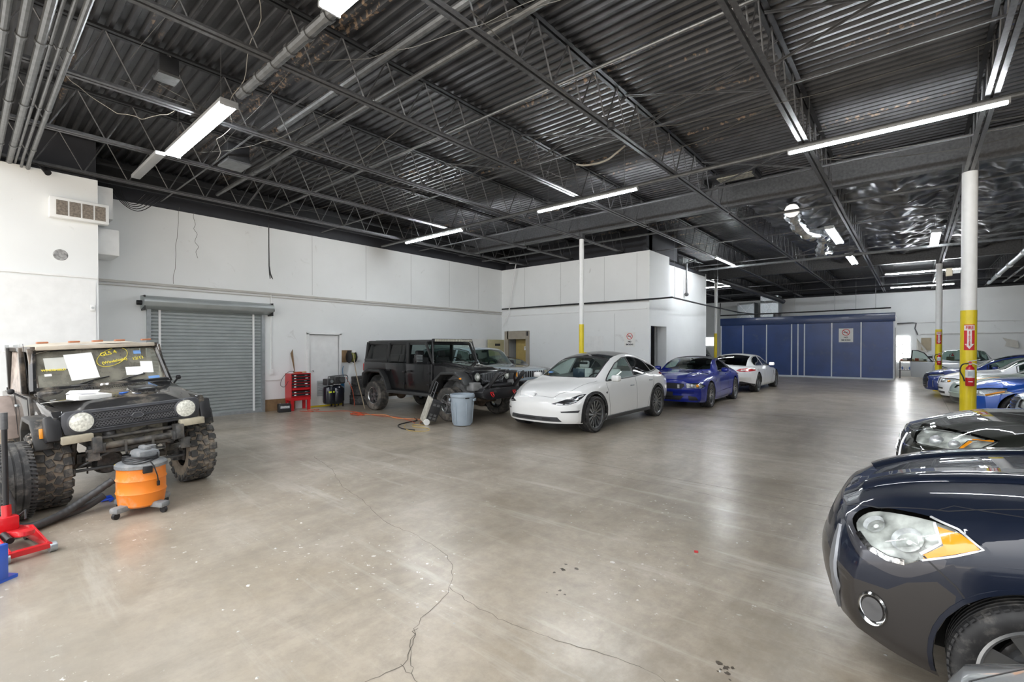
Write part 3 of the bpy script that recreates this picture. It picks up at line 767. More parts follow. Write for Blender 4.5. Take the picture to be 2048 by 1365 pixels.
MB().ball((0, 0, 3.7), .08).build('valve', M_STEEL, t)
# galvanised duct boxes behind booth
for x, z0, z1, lab in ((-8.25, 3.45, 4.5, 'galvanised square duct box left above the blue booth'), (-6.9, 3.5, 4.85, 'galvanised square duct box right above the blue booth')):
    t = thing('duct_box', lab, 'duct', (x, 33.2, 0), 0, 'duct boxes')
    z0 = 3.371
    MB().box((0, 0, (z0 + z1) / 2), (1.0, 1.0, z1 - z0)).build('case', M_GALV, t)
    mb = MB()
    for s in (-1, 1): mb.tube([(-.48, -.505, z0 if s > 0 else z1), (.48, -.505, z1 if s > 0 else z0)], .008, 4)
    mb.build('cross_crease', M_WHITE, t)
rod('exhaust_pipe', [(-7.2, 24.0, 4.9), (-5.75, 29.4, 4.3), (-5.6, 29.9, 4.2)], .12, M_STEEL, 'dark round exhaust duct slanting down over the booth', 'duct', seg=16)
t = thing('exhaust_duct', 'round dark duct stub on the booth roof', 'duct', (-6.1, 30.9, 3.38)); MB().cyl((0, 0, 0), (0, 0, .25), .2, seg=20).build('pipe', M_STEEL, t)

# columns --------------------------------------------------------------
def column(x, y, r, lab, yt=2.34, zt=4.84):
    t = thing('steel_column', lab, 'column', (x, y, 0), 0, 'yellow based columns')
    MB().cyl((0, 0, 0), (0, 0, yt), r + .004, seg=28, cap=True).build('yellow_base', M_YEL, t)
    MB().cyl((0, 0, yt - .02), (0, 0, zt), r, seg=28).build('shaft', M_WHITE, t)
    mb = MB(); mb.box((0, 0, .008), (r * 3.2, r * 3.2, .016)); mb.build('base_plate', M_YEL, t)
    mb = MB(); mb.box((0, 0, zt + .08), (r * 2, r * 2, .16)); mb.build('cap_bracket', M_STEEL, t)
    return t
column(.74, 11.9, .109, 'nearest white steel column with yellow base and fire extinguisher, at right')
column(.69, 24.2, .098, 'far right white column with yellow base and small extinguisher')
column(-7.47, 11.9, .068, 'slim white column with yellow base behind the white electric car')
column(-7.5, 24.3, .066, 'far slim white column with yellow base left of the blue booth')
def fire_set(cx, cy, r, s, lab1, lab2, zs, ze, ang):
    # curved sign wrapped on the column and extinguisher in front, facing the camera
    t = thing('fire_sign', lab1, 'sign', (cx, cy, zs), ang, 'fire signs')
    w, h = .15 * s, .46 * s; rr = r + .008
    def wrap(u, z, off): a = u / rr; return (math.sin(a) * (rr + off), -math.cos(a) * (rr + off), z)
    mb = MB(); mb.grid([[wrap(-w / 2 + w * i / 8, -h / 2 + h * j / 2, 0) for i in range(9)] for j in range(3)]); mb.build('plate', M_REDINK, t, recalc=False)
    mb = MB(); mb.grid([[wrap(-w * .48 + w * .96 * i / 8, z, .0015) for i in range(9)] for z in (h * .27, h * .47)])
    mb.grid([[wrap(u, z, .0015) for u in (-w * .2, -w * .1, 0, w * .1, w * .2)] for z in (-h * .28, 0, h * .28)])
    mb.grid([[wrap(u * k_, z, .0015) for u in (-w * .42, -w * .2, 0, w * .2, w * .42)] for k_, z in ((1, -h * .26), (.5, -h * .36), (.01, -h * .46))])
    mb.build('arrow', M_PAPER, t, recalc=False)
    text_mesh('FIRE', h * .17, 'word', M_REDINK, t, (0, -rr - .006, h * .37), (PI / 2, 0, 0), bold=.002, sx=.75)
    for i, c_ in enumerate('EXTINGUISHER'):
        text_mesh(c_, h * .065, 'letter', M_REDINK, t, (0, -rr - .006, h * .22 - i * h * .048), (PI / 2, 0, 0), bold=.001)
    t = thing('fire_extinguisher', lab2, 'fire extinguisher', (cx, cy, ze), ang, 'fire extinguishers')
    k = s; y0 = -(r + .10 * k)
    MB().lathe([(0, 0), (.055 * k, .0), (.062 * k, .012), (.062 * k, .15 * k)], (0, y0, 0), 'z', 24).build('cylinder', M_RED, t)
    MB().lathe([(.0622 * k, .15 * k), (.0622 * k, .29 * k)], (0, y0, 0), 'z', 24).build('label_band', M_PAPER, t)
    MB().lathe([(.062 * k, .29 * k), (.055 * k, .33 * k), (.03 * k, .355 * k), (.02 * k, .38 * k), (0, .38 * k)], (0, y0, 0), 'z', 24).build('shoulder', M_RED, t)
    mb = MB(); mb.box((0, y0, .40 * k), (.035, .04, .04)); mb.box((.05, y0, .455 * k), (.17 * k, .018, .012), ry=-.25); mb.box((.05, y0, .40 * k), (.15 * k, .018, .012), ry=.45); mb.build('handle', M_GALV, t)
    MB().cyl((0, y0 - .035, .42 * k), (0, y0 - .02, .42 * k), .02).build('gauge', M_RED, t)
    MB().tube(smoothp([(-.02, y0, .40 * k), (-.10 * k, y0, .38 * k), (-.13 * k, y0, .27 * k), (-.09 * k, y0, .16 * k), (-.07 * k, y0, .08 * k)], 5, False), .011 * k, 8).build('hose', M_BLACK, t)
    MB().box((0, y0 - .063 * k, .22 * k), (.07 * k, .002, .09 * k)).build('label_panel', M_GALV, t)
    MB().box((0, y0 - .063 * k, .08 * k), (.06 * k, .002, .012)).build('cross_mark', M_PAPER, t)
    MB().box((0, y0 + .078 * k, .2 * k), (.05, .03, .3 * k)).build('bracket', M_BLACK, t)
fire_set(.74, 11.9, .109, 1.0, 'FIRE EXTINGUISHER arrow sign on the nearest yellow column', 'red fire extinguisher strapped to the nearest yellow column', 1.85, .98, R(3))
fire_set(.69, 24.2, .098, 1.0, 'FIRE EXTINGUISHER arrow sign on the far right column', 'red fire extinguisher strapped to the far right column', 2.02, 1.0, R(3))
fire_set(1.55, 34.75, .02, 1.0, 'red extinguisher sign on the far wall right of the column', 'red fire extinguisher hung on the far wall', 1.95, .9, 0)
t = thing('strobe_box', 'cream alarm box beside the nearest column near the ceiling', 'alarm box', (.55, 11.8, 3.05))
MB().box((-.08, 0, 0), (.09, .08, .14), bev=.006).build('case', mat('cream', (.62, .58, .45), .5), t)
MB().box((.02, 0, 0), (.1, .03, .06)).build('bracket', M_GALV, t)
# blue booth --------------------------------------------------------------
t = thing('spray_booth', 'large dark blue panelled spray booth with white seams at far end', 'booth', (-4.89, 30.2, 0))
M_BLUE = mat('booth_blue', (.018, .055, .205), .38, coat=.25, coatr=.2, var=.18, scale=1.2, dust=(.10, .13, .2), dustamt=.15, dscale=2)
M_STRIP = mat('white_strip', (.68, .72, .78), .4)
W2 = 4.1; XS = [-8.99, -7.76, -6.5, -5.24, -4.93, -4.62, -3.37, -2.11, -.79]

for a, b_ in zip(XS, XS[1:]):
    MB().box(((a + b_) / 2 + 4.89, .02, 1.5), (b_ - a - .03, .04, 2.92)).build('panel', M_BLUE, t)
for x in XS:
    MB().box((x + 4.89, -.005, 1.5), (.055, .02, 2.9)).build('seam_strip', M_STRIP, t)
MB().box((0, -.02, 3.17), (8.3, .08, .44), bev=.01).build('header', mat('booth_header', (.012, .035, .12), .35, coat=.3), t)
MB().box((0, -.03, .05), (8.2, .06, .09)).build('base_strip', M_STRIP, t)
MB().box((4.1, 2.0, 1.65), (.05, 4.0, 3.3)).build('side_wall', M_WHITE, t)
MB().box((-4.1, 2.0, 1.65), (.05, 4.0, 3.3)).build('side_wall', M_WHITE, t)
MB().box((0, 2.0, 3.34), (8.2, 4.0, .06)).build('roof', M_BLUE, t)
MB().box((4.13, .8, 1.4), (.03, .9, 2.5)).build('side_door', mat('booth_door', (.5, .5, .5), .5), t)
no_smoking('NO SMOKING sign on the dark blue booth panel', (-2.75, 30.18, 2.28), 0, .62, .72)
# work bench behind booth
t = thing('work_bench', 'cluttered work bench with shelf by the bright far window', 'bench', (.1, 32.9, 0))
MB().box((0, 0, .92), (1.5, .6, .05)).build('top', M_WOOD, t)
MB().box((0, 0, .45), (1.5, .6, .04)).build('shelf', M_STEEL, t)
for sx in (-.7, .7):
    for sy in (-.25, .25): MB().box((sx, sy, .46), (.05, .05, .92)).build('leg', M_STEEL, t)
rnd = random.Random(4)
for k in range(13):
    x = -.6 + k * .1; h = rnd.uniform(.14, .22)
    mb = MB(); mb.lathe([(0, 0), (.035, 0), (.037, h * .7), (.015, h * .85), (.015, h), (0, h)], (.1 + x, 32.72, .475), 'z', 10)
    tag(mb.build('bottle', M_PAPER if k % 3 else mat('blue_can', (.1, .2, .5), .4), None), 'small pale bottle in the row on the bench shelf', 'bottle', 'bottles on the bench shelf')
for k in range(9):
    x = -.65 + k * .16; s_ = rnd.uniform(.08, .15)
    mb = MB(); mb.box((.1 + x, 32.85, .945 + s_ / 2), (s_, s_, s_), rz=rnd.uniform(0, 1), bev=.008)
    tag(mb.build('parts_box', [mat('tin_red', (.4, .08, .05), .5), M_PAPER, M_STEEL, mat('tin_tan', (.45, .33, .2), .5)][k % 4], None), ['red tin on the bench', 'white box on the bench', 'dark box on the bench', 'tan box on the bench'][k % 4] + ', %s from the window end' % (ORD + ['ninth'])[k], 'box', 'clutter on the bench')
t = thing('coffee_maker', 'grey appliance standing at right end of bench', 'appliance', (.62, 33.1, .945)); MB().box((0, 0, .16), (.22, .2, .32), bev=.02).build('case', M_GALV, t); MB().box((0, -.11, .2), (.16, .02, .1)).build('panel', M_BLACK, t)
# ================================================================== VEHICLES: shared tools
def pch(pts):
    xs = np.array([p[0] for p in pts], float); ys = np.array([p[1] for p in pts], float)
    n = len(xs); h = np.diff(xs); d = np.diff(ys) / h; m = np.zeros(n)
    for i in range(1, n - 1):
        if d[i - 1] * d[i] > 0:
            w1 = 2 * h[i] + h[i - 1]; w2 = h[i] + 2 * h[i - 1]
            m[i] = (w1 + w2) / (w1 / d[i - 1] + w2 / d[i])
    m[0] = d[0]; m[-1] = d[-1]
    def f(x):
        x = min(max(x, xs[0]), xs[-1]); i = min(max(int(np.searchsorted(xs, x)) - 1, 0), n - 2)
        t = (x - xs[i]) / h[i]; t2 = t * t; t3 = t2 * t
        return float((2 * t3 - 3 * t2 + 1) * ys[i] + (t3 - 2 * t2 + t) * h[i] * m[i] + (-2 * t3 + 3 * t2) * ys[i + 1] + (t3 - t2) * h[i] * m[i + 1])
    return f
def inpoly(p, poly):
    x, y = p; c = False; n = len(poly); j = n - 1
    for i in range(n):
        xi, yi = poly[i]; xj, yj = poly[j]
        if (yi > y) != (yj > y) and x < (xj - xi) * (y - yi) / (yj - yi) + xi: c = not c
        j = i
    return c
AX = {'side': ((1, 0, 0), (0, 0, 1)), 'front': ((0, 1, 0), (0, 0, 1)), 'top': ((1, 0, 0), (0, 1, 0))}
class Shell:
    """lofted body; local x runs nose -> tail (0..L), y lateral, z up"""
    def __init__(s, S):
        s.S = S; L = s.L = S['L']
        f = {k: pch(S[k]) for k in ('top', 'belt', 'wmax', 'wbelt', 'rail', 'drop', 'low')}
        s.f = f
        xn = pch(S['nose']); xr = pch(S['tail']); FX, RX = S.get('FX', 1.0), S.get('RX', .9)
        bf, br_, pf = S.get('bowf', .35), S.get('bowr', .25), S.get('bowp', 2.6)
        W = max(p[1] for p in S['wmax'])
        n1, n2, n3 = 18, 9, 9
        prof_side = S.get('side', [(0, .94), (.12, .985), (.4, 1.0), (.7, .99), (.88, .965), (1, None)])
        def half(x):
            zl, wm, zs, ws, ye, zt = f['low'](x), f['wmax'](x), f['belt'](x), f['wbelt'](x), f['rail'](x), f['top'](x)
            zs = min(zs, zt - .004); ze = max(zt - f['drop'](x), zs + .002)
            ps = pch([(t, (ws if v is None else wm * v)) for t, v in prof_side])
            P = [(ps(t), zl + (zs - zl) * t) for t in [i / n1 for i in range(n1)]]
            for i in range(n2):
                t = i / n2; bl = S.get('bulge', .02) * math.sin(PI * t) * min(1, (ze - zs) / .3)
                P.append((ws + (ye - ws) * t + bl, zs + (ze - zs) * t))
            for i in range(n3 + 1):
                t = 1 - i / n3; P.append((ye * t, zt - (zt - ze) * t * t))
            return P
        def offs(x, y, z):
            o = 0
            if x < FX: o += (1 - x / FX) * (xn(z) + bf * (min(abs(y) / W, 1)) ** pf)
            if x > L - RX: o -= (1 - (L - x) / RX) * (xr(z) + br_ * (min(abs(y) / W, 1)) ** pf)
            return x + o
        xs = sorted(set([round(v, 4) for v in list(np.linspace(0, L, S.get('n', 84)))] + [round(FX * (i / 14) ** 1.6, 4) for i in range(14)]))
        bm = bmesh.new(); rows = []
        for x in xs:
            P = half(x); full = [(-y, z) for y, z in P] + [(y, z) for y, z in P[-2::-1]]
            rows.append([bm.verts.new((offs(x, y, z), y, z)) for y, z in full])
        for A, B in zip(rows, rows[1:]):
            for k in range(len(A) - 1): bm.faces.new([A[k], A[k + 1], B[k + 1], B[k]])
        for x, row in ((0, rows[0]), (L, rows[-1])):
            m = len(row); h = (m - 1) // 2; K = 12
            prev = None
            for j in range(h + 1):
                a, b = row[j], row[m - 1 - j]
                if a is b: cur = [a]
                else:
                    y0, z0 = a.co.y, a.co.z
                    cur = [a] + [bm.verts.new((offs(x, y0 * (1 - 2 * t / K), z0), y0 * (1 - 2 * t / K), z0)) for t in range(1, K)] + [b]
                if prev:
                    if len(cur) == 1:
                        for k in range(len(prev) - 1): bm.faces.new([prev[k], prev[k + 1], cur[0]])
                    else:
                        for k in range(K): bm.faces.new([prev[k], prev[k + 1], cur[k + 1], cur[k]])
                prev = cur
        bmesh.ops.recalc_face_normals(bm, faces=bm.faces)
        bm.normal_update()
        # make normals point outwards
        c = sum((f_.normal.dot(f_.calc_center_median() - Vector((L / 2, 0, .8))) for f_ in bm.faces))
        if c < 0: bmesh.ops.reverse_faces(bm, faces=bm.faces)
        s.bm = bm; s.lay = bm.faces.layers.int.new('part'); s.names = ['body']; s.cfg = [None]
        s.bvh = BVHTree.FromBMesh(bm)
    def axes(s, proj):
        if isinstance(proj, str): a, b = AX[proj]; return Vector(a), Vector(b)
        a, b = proj; return Vector(a), Vector(b)
    def cut(s, poly, proj, cond, name, m=None, delete=False):
        """carve a polygon (2-D) out of the shell as part <name>"""
        a, b = s.axes(proj); n = a.cross(b); poly = [tuple(p) for p in poly]
        xs = [p[0] for p in poly]; ys = [p[1] for p in poly]; x0, x1, y0, y1 = min(xs), max(xs), min(ys), max(ys)
        bm = s.bm
        def near():
            out = []
            for f in bm.faces:
                cc = f.calc_center_median()
                if not cond(cc, f.normal): continue
                us = [v.co.dot(a) for v in f.verts]; vs = [v.co.dot(b) for v in f.verts]
                if max(us) < x0 or min(us) > x1 or max(vs) < y0 or min(vs) > y1: continue
                out.append(f)
            return out
        N = len(poly); eps = .02
        for i in range(N):
            p, q = Vector(poly[i]), Vector(poly[(i + 1) % N]); d = q - p
            if d.length < 1e-6: continue
            no = (a * d.x + b * d.y).cross(n).normalized()
            co = a * p.x + b * p.y
            ux0, ux1 = min(p.x, q.x) - eps, max(p.x, q.x) + eps; uy0, uy1 = min(p.y, q.y) - eps, max(p.y, q.y) + eps
            fs = []
            for f in near():
                us = [v.co.dot(a) for v in f.verts]; vs = [v.co.dot(b) for v in f.verts]
                if max(us) < ux0 or min(us) > ux1 or max(vs) < uy0 or min(vs) > uy1: continue
                fs.append(f)
            if not fs: continue
            geom = list(set(fs) | {e for f in fs for e in f.edges} | {v for f in fs for v in f.verts})
            bmesh.ops.bisect_plane(bm, geom=geom, dist=1e-6, plane_co=co, plane_no=no)
        bm.normal_update()
        sel = [f for f in near() if inpoly((f.calc_center_median().dot(a), f.calc_center_median().dot(b)), poly)]
        if delete:
            bmesh.ops.delete(bm, geom=sel, context='FACES'); return
        s.names.append(name); s.cfg.append(m); k = len(s.names) - 1
        for f in sel: f[s.lay] = k
        return k
    def hit(s, u, v, proj, sg=1):
        a, b = s.axes(proj); n = a.cross(b)
        # side: n = -y ; choose outside direction
        out = n * (-sg)
        o = a * u + b * v + out * 8
        loc, no, i, d = s.bvh.ray_cast(o, -out)
        return (loc, no) if loc is not None else (None, None)
    def strip(s, pts, proj, sg, w, h=.004, closed=False, base=0.0, step=.03, mb=None):
        """raised band following the surface"""
        P = [Vector(p) for p in pts]; Q = []
        N = len(P)
        for i in range(N if closed else N - 1):
            p, q = P[i], P[(i + 1) % N]; k = max(1, int((q - p).length / step))
            Q += [p.lerp(q, j / k) for j in range(k)]
        if not closed: Q.append(P[-1])
        H = [s.hit(q[0], q[1], proj, sg) for q in Q]; H = [h_ for h_ in H if h_[0] is not None]
        if len(H) < 2: return
        mb = mb or MB(); rows = []; n = len(H)
        for i in range(n):
            lo, no = H[i]; A = H[(i - 1) % n][0] if (closed or i) else lo; B = H[(i + 1) % n][0] if (closed or i < n - 1) else lo
            t = (B - A)
            if t.length < 1e-7: continue
            sd = no.cross(t.normalized()).normalized(); ww = w(i / max(1, n - 1)) if callable(w) else w
            rows.append([lo + sd * ww / 2 + no * (base - .001), lo + sd * ww * .42 + no * (base + h), lo - sd * ww * .42 + no * (base + h), lo - sd * ww / 2 + no * (base - .001)])
        if closed: rows.append(rows[0])
        mb.grid(rows)
        return mb
    def out(s, parent, body_mat, off, matmap):
        """split into objects"""
        bm = s.bm; bm.normal_update(); obs = {}
        vn = {v: v.normal.copy() for v in bm.verts}
        groups = {}
        for f in bm.faces: groups.setdefault(f[s.lay], []).append(f)
        for k, fs in sorted(groups.items()):
            nm = s.names[k]; vs = {}; me = bpy.data.meshes.new(nm); V = []; F = []; NN = []
            for f in fs:
                idx = []
                for v in f.verts:
                    if v not in vs: vs[v] = len(V); V.append(v.co[:]); NN.append(vn[v][:])
                    idx.append(vs[v])
                F.append(idx)
            me.from_pydata(V, [], F); me.update()
            me.polygons.foreach_set('use_smooth', [True] * len(F))
            try: me.normals_split_custom_set_from_vertices(NN)
            except Exception: pass
            m = s.cfg[k] or body_mat
            me.materials.append(m)
            o = bpy.data.objects.new(nm, me); COL.objects.link(o); o.parent = parent; o.location = off
            obs.setdefault(nm, []).append(o)
        return obs
def side_c(sg): return lambda c, n: c.y * sg > .25 and abs(n.y) > .15
def top_c(c, n): return n.z > .12
def front_c(c, n): return n.x < -.05
def rear_c(c, n): return n.x > .05

# paints
def paint(name, col, metal=.0, rough=.28, var=.02, dust=None, dustamt=.2, coat=1.0, dscale=3):
    lum = sum(col) / 3
    return mat(name, col, .45 if lum < .2 else rough + .1, metal=min(metal, .15) if lum < .2 else metal * .7, coat=coat, var=var, scale=1.5, coatr=.02, dust=dust, dustamt=dustamt, dscale=dscale, spec=.15 if lum < .2 else .4)
M_GLASSC = glass('car_glass', (.60, .72, .68))
M_GLASSD = glass('dark_glass', (.05, .055, .06))
M_GLASSM = glass('mid_glass', (.25, .30, .29))
M_LENS = glass('lamp_lens', (.93, .95, .95), ior=1.45)
M_LENSR = glass('tail_lens', (.65, .02, .02))
M_LAMP = mat('lamp_reflector', (.74, .75, .76), .25, metal=.45, var=.25, scale=30)
M_LAMPD = mat('lamp_dark', (.03, .03, .032), .3)
M_AMBER = mat('amber_lens', (.90, .33, .01), .25, coat=.8)
M_TRIM = mat('black_trim', (.02, .02, .022), .45)
M_TRIMG = mat('grey_trim', (.05, .052, .056), .5, var=.1)
M_INTD = mat('dark_interior', (.018, .018, .02), .7)
M_INTG = mat('grey_interior', (.10, .10, .10), .7)
M_INTW = mat('white_interior', (.85, .85, .83), .6)
M_TIRE = mat('tyre', (.026, .026, .027), .62, var=.3, scale=18, dust=(.16, .15, .135), dustamt=.35, dscale=9)
M_RIMS = mat('rim_silver', (.55, .56, .57), .22, metal=.9, var=.05)
M_RIMD = mat('rim_dark', (.17, .175, .18), .3, metal=.6, var=.1)
M_WELL = mat('wheel_well', (.015, .015, .015), .9)

def make_wheel(parent, loc, sgn, Rt=.34, W=.22, rr=.235, spokes=5, style='twin', rim=M_RIMS, tread=True, face=None, tire=M_TIRE, dish=.0, grooves=4, group=None):
    """wheel facing +y when sgn=1; parts nested: wheel(tyre) > rim, brake"""
    o = MB(); n = 56
    p = [(rr, -W * .42), (rr + .012, -W * .47), (rr + (Rt - rr) * .5, -W * .51), (Rt - .028, -W * .49), (Rt - .008, -W * .43), (Rt, -W * .36)]
    g = grooves
    for i in range(g):
        c = -W * .36 + W * .72 * (i + .5) / g; q = .0045
        p += [(Rt, c - q * 1.4), (Rt - .008, c - q), (Rt - .008, c + q), (Rt, c + q * 1.4)]
    p += [(a, -b) for a, b in p[5::-1]]
    o.lathe(p, axis='y', seg=n)
    ty = o.build('wheel', tire, parent, smooth=30, loc=loc, rot=(0, 0, 0 if sgn > 0 else PI))
    if tread and style != 'none':
        mb = MB(); N = 64
        for i in range(N):
            a = 2 * PI * i / N
            for s_ in (-1, 1):
                mb.M = Matrix.Rotation(a, 4, 'Y') @ Matrix.Translation((Rt - .003, s_ * W * .40, 0)) @ Matrix.Rotation(.12 * s_, 4, 'X')
                mb.box((0, 0, 0), (.008, W * .16, Rt * .062))
        mb.M = Matrix.Identity(4)
        mb.build('tread', tire, ty, smooth=None)
    m = MB()
    f = W * .40
    m.lathe([(rr + .004, f), (rr + .006, f + .008), (rr - .006, f + .010), (rr - .016, f), (rr - .022, f - .03), (rr - .03, -W * .4)], axis='y', seg=n)
    m.build('rim', rim, ty, smooth=30)
    m = MB(); m.cyl((0, -.04, 0), (0, f - .06, 0), .055, seg=20); m.cyl((0, -.02, 0), (0, 0.005, 0), rr * .72, seg=32); m.build('brake_disc', mat('brake_metal', (.25, .24, .23), .4, metal=.8), ty)
    m = MB(); hubr = .062
    def spoke(a, w0, w1, twist=0, yo=0, r0=hubr * .7, r1=rr - .008, th=.02):
        ca, sa = math.cos(a), math.sin(a); pc, ps = -sa, ca
        a2 = a + twist; cb, sb = math.cos(a2), math.sin(a2); qc, qs = -sb, cb
        y0, y1 = f - .03 - dish + yo, f - .006 + yo
        V = []
        for (c, s_, px, pz, r, w, yy) in ((ca, sa, pc, ps, r0, w0, y0), (cb, sb, qc, qs, r1, w1, y1)):
            V += [(c * r - px * w, yy, s_ * r - pz * w), (c * r + px * w, yy, s_ * r + pz * w), (c * r + px * w * .8, yy - th, s_ * r + pz * w * .8), (c * r - px * w * .8, yy - th, s_ * r - pz * w * .8)]
        m.raw(V, [(0, 1, 2, 3), (4, 5, 6, 7), (0, 1, 5, 4), (1, 2, 6, 5), (2, 3, 7, 6), (3, 0, 4, 7)])
    for i in range(spokes):
        a = 2 * PI * i / spokes + .3
        if style == 'twin':
            spoke(a - .10, .016, .016, -.05); spoke(a + .10, .016, .016, .05)
        elif style == 'y':
            spoke(a, .022, .014, 0, r1=rr * .6); spoke(a, .014, .013, .22, r0=rr * .5); spoke(a, .014, .013, -.22, r0=rr * .5)
        elif style == 'wide': spoke(a, .026, .045)
        elif style == 'thin': spoke(a, .012, .016)
        elif style == 'turbine': spoke(a, .012, .026, .25)
        elif style == 'steel': spoke(a, .028, .045)
    if style == 'steel': m.lathe([(0, f - .05), (rr * .5, f - .05), (rr * .62, f - .035), (rr * .66, f - .06)], axis='y', seg=32)
    m.lathe([(0, f - .018 - dish), (hubr * .55, f - .018 - dish), (hubr, f - .028 - dish), (hubr * 1.05, f - .06 - dish)], axis='y', seg=24)
    m.build('spokes', face or rim, ty, smooth=30)
    m = MB()
    for i in range(5):
        a = 2 * PI * i / 5; m.cyl((math.cos(a) * .042, f - .04 - dish, math.sin(a) * .042), (math.cos(a) * .042, f - .02 - dish, math.sin(a) * .042), .008, seg=6)
    m.build('lug_nuts', M_CHROME, ty)
    return ty
def dup_wheel(w, loc, sgn):
    return dup(w, loc, 0 if sgn > 0 else PI, parent=w.parent)
def seat(parent, x, y, z, m, s=1.0):
    t = MB()
    t.box((x, y, z + .08), (.48 * s, .46 * s, .14), bev=.05, seg=3)
    t.box((x + .27, y, z + .40), (.13, .46 * s, .56), ry=.28, bev=.05, seg=3)
    t.box((x + .20, y + .18 * s, z + .34), (.12, .09, .44), ry=.28, bev=.03); t.box((x + .20, y - .18 * s, z + .34), (.12, .09, .44), ry=.28, bev=.03)
    t.box((x + .36, y, z + .76), (.09, .25, .17), ry=.25, bev=.04, seg=3)
    return t.build('seat', m, parent)
def mirror(parent, x, y, z, sg, m, mat_g=M_TRIM, sz=(.12, .20, .13)):
    t = MB(); t.box((x, y + sg * sz[1] * .55, z), sz, rz=sg * .15, bev=min(sz) * .36, seg=3); o = t.build('mirror', m, parent)
    t = MB(); t.box((x + sz[0] * .52, y + sg * sz[1] * .55, z), (.004, sz[1] * .8, sz[2] * .75), rz=sg * .15); t.build('mirror_glass', M_CHROME, o)
    t = MB(); t.box((x + .02, y - sg * .01, z - sz[2] * .3), (.06, .12, .03), bev=.01); t.build('mirror_arm', mat_g, o)
    return o
def make_car(S, name, label, cat, nose, heading, group=None):
    """nose = world (x,y) of the front centre; heading = world angle the car faces"""
    L = S['L']; hx, hy = math.cos(heading), math.sin(heading)
    t = thing(name, label, cat, (nose[0] - hx * L / 2, nose[1] - hy * L / 2, 0), heading - PI, group)
    off = Vector((-L / 2, 0, 0))
    sh = Shell(S); P = S['paint']; wb = S['wheels']; Rt = S['Rt']
    G = S.get('glass', M_GLASSC)
    for sg in (-1, 1):
        # wheel arches
        for i, ax in enumerate(wb):
            ra = S.get('arch', Rt + .045); zc = Rt + S.get('archdz', .01)
            cp = [(ax + ra * math.cos(a), zc + ra * math.sin(a)) for a in [2 * PI * k / 26 for k in range(26)]]
            sh.cut(cp, 'side', lambda c, n: c.y * sg > .45 and abs(n.z) < .8, 'arch', delete=True)
    for w in S.get('side_windows', []):
        for sg in (-1, 1): sh.cut(w['p'], 'side', side_c(sg), 'side_window', w.get('m', G))
    if 'windshield' in S:
        sh.cut(S['windshield'] + [(x, -y) for x, y in S['windshield'][::-1]], 'top', lambda c, n: n.z > .12 and n.x < 0, 'windshield', S.get('wglass', G))
    if 'rear_glass' in S:
        sh.cut(S['rear_glass'] + [(x, -y) for x, y in S['rear_glass'][::-1]], 'top', lambda c, n: n.z > .08 and n.x > -.05, 'rear_window', S.get('rglass', G))
    if 'roof' in S:
        r = S['roof']; sh.cut(r['p'] + [(x, -y) for x, y in r['p'][::-1]], 'top', lambda c, n: n.z > .5, 'roof', r['m'])
    if 'hood' in S:
        h = S['hood']; sh.cut(h + [(x, -y) for x, y in h[::-1]], 'top', lambda c, n: n.z > .3, 'hood', S.get('hood_mat'))
    for d in S.get('doors', []):
        for sg in (-1, 1): sh.cut(d, 'side', lambda c, n: c.y * sg > .25 and abs(n.z) < .85 and c.z < 9, 'door_skin')
    for c in S.get('cuts', []):
        for sg in ((-1, 1) if c.get('mir', True) else (1,)):
            pr_ = c['proj']; poly = c['p']
            if pr_ == 'front' or pr_ == 'rear': poly = [(y * sg, z) for y, z in poly]
            elif pr_ == 'top': poly = [(x, y * sg) for x, y in poly]
            elif not isinstance(pr_, str): a, b = pr_; pr_ = ((a[0], a[1] * sg, a[2]), (b[0], b[1] * sg, b[2]))
            cond = {'front': lambda c_, n: n.x < -.05 and c_.x < L / 2 and (c_.y * sg > -.03 or not c.get('mir', True)), 'rear': lambda c_, n: n.x > .05 and c_.x > L / 2 and (c_.y * sg > -.03 or not c.get('mir', True)),
                    'side': lambda c_, n: c_.y * sg > .2 and n.y * sg > .05, 'top': lambda c_, n: n.z > .2 and c_.y * sg > 0}.get(c['proj'] if isinstance(c['proj'], str) else '', None)
            if cond is None:
                rear = c.get('rear'); cond = (lambda c_, n: c_.y * sg > .05 and ((c_.x > L / 2) if rear else (c_.x < L / 2)))
            sh.cut(poly, 'front' if pr_ == 'rear' else pr_, cond, c['name'], c['m'])
    obs = sh.out(t, P, off, None)
    t['_x'] = 0; del t['_x']
    for o in obs.get('headlight', []):
        if not S.get('bowl', True): break
        me = o.data.copy(); me.name = 'lamp_bowl'; me.materials.clear(); me.materials.append(S.get('bowl_mat', M_LAMP))
        for v, w_ in zip(me.vertices, o.data.vertices): v.co = w_.co - w_.normal * S.get('bowl_d', .035)
        b_ = bpy.data.objects.new('lamp_bowl', me); COL.objects.link(b_); b_.parent = o
    for (x, y, z, r, m_) in S.get('proj', []):
        for sg in (-1, 1):
            lo, no = sh.hit(x, z, 'side', sg) if S.get('projside') else sh.hit(y * sg, z, 'front', 1)
            if lo: MB().ball(lo - no * (r * .75), r).build('lamp_projector', m_, t, loc=off)
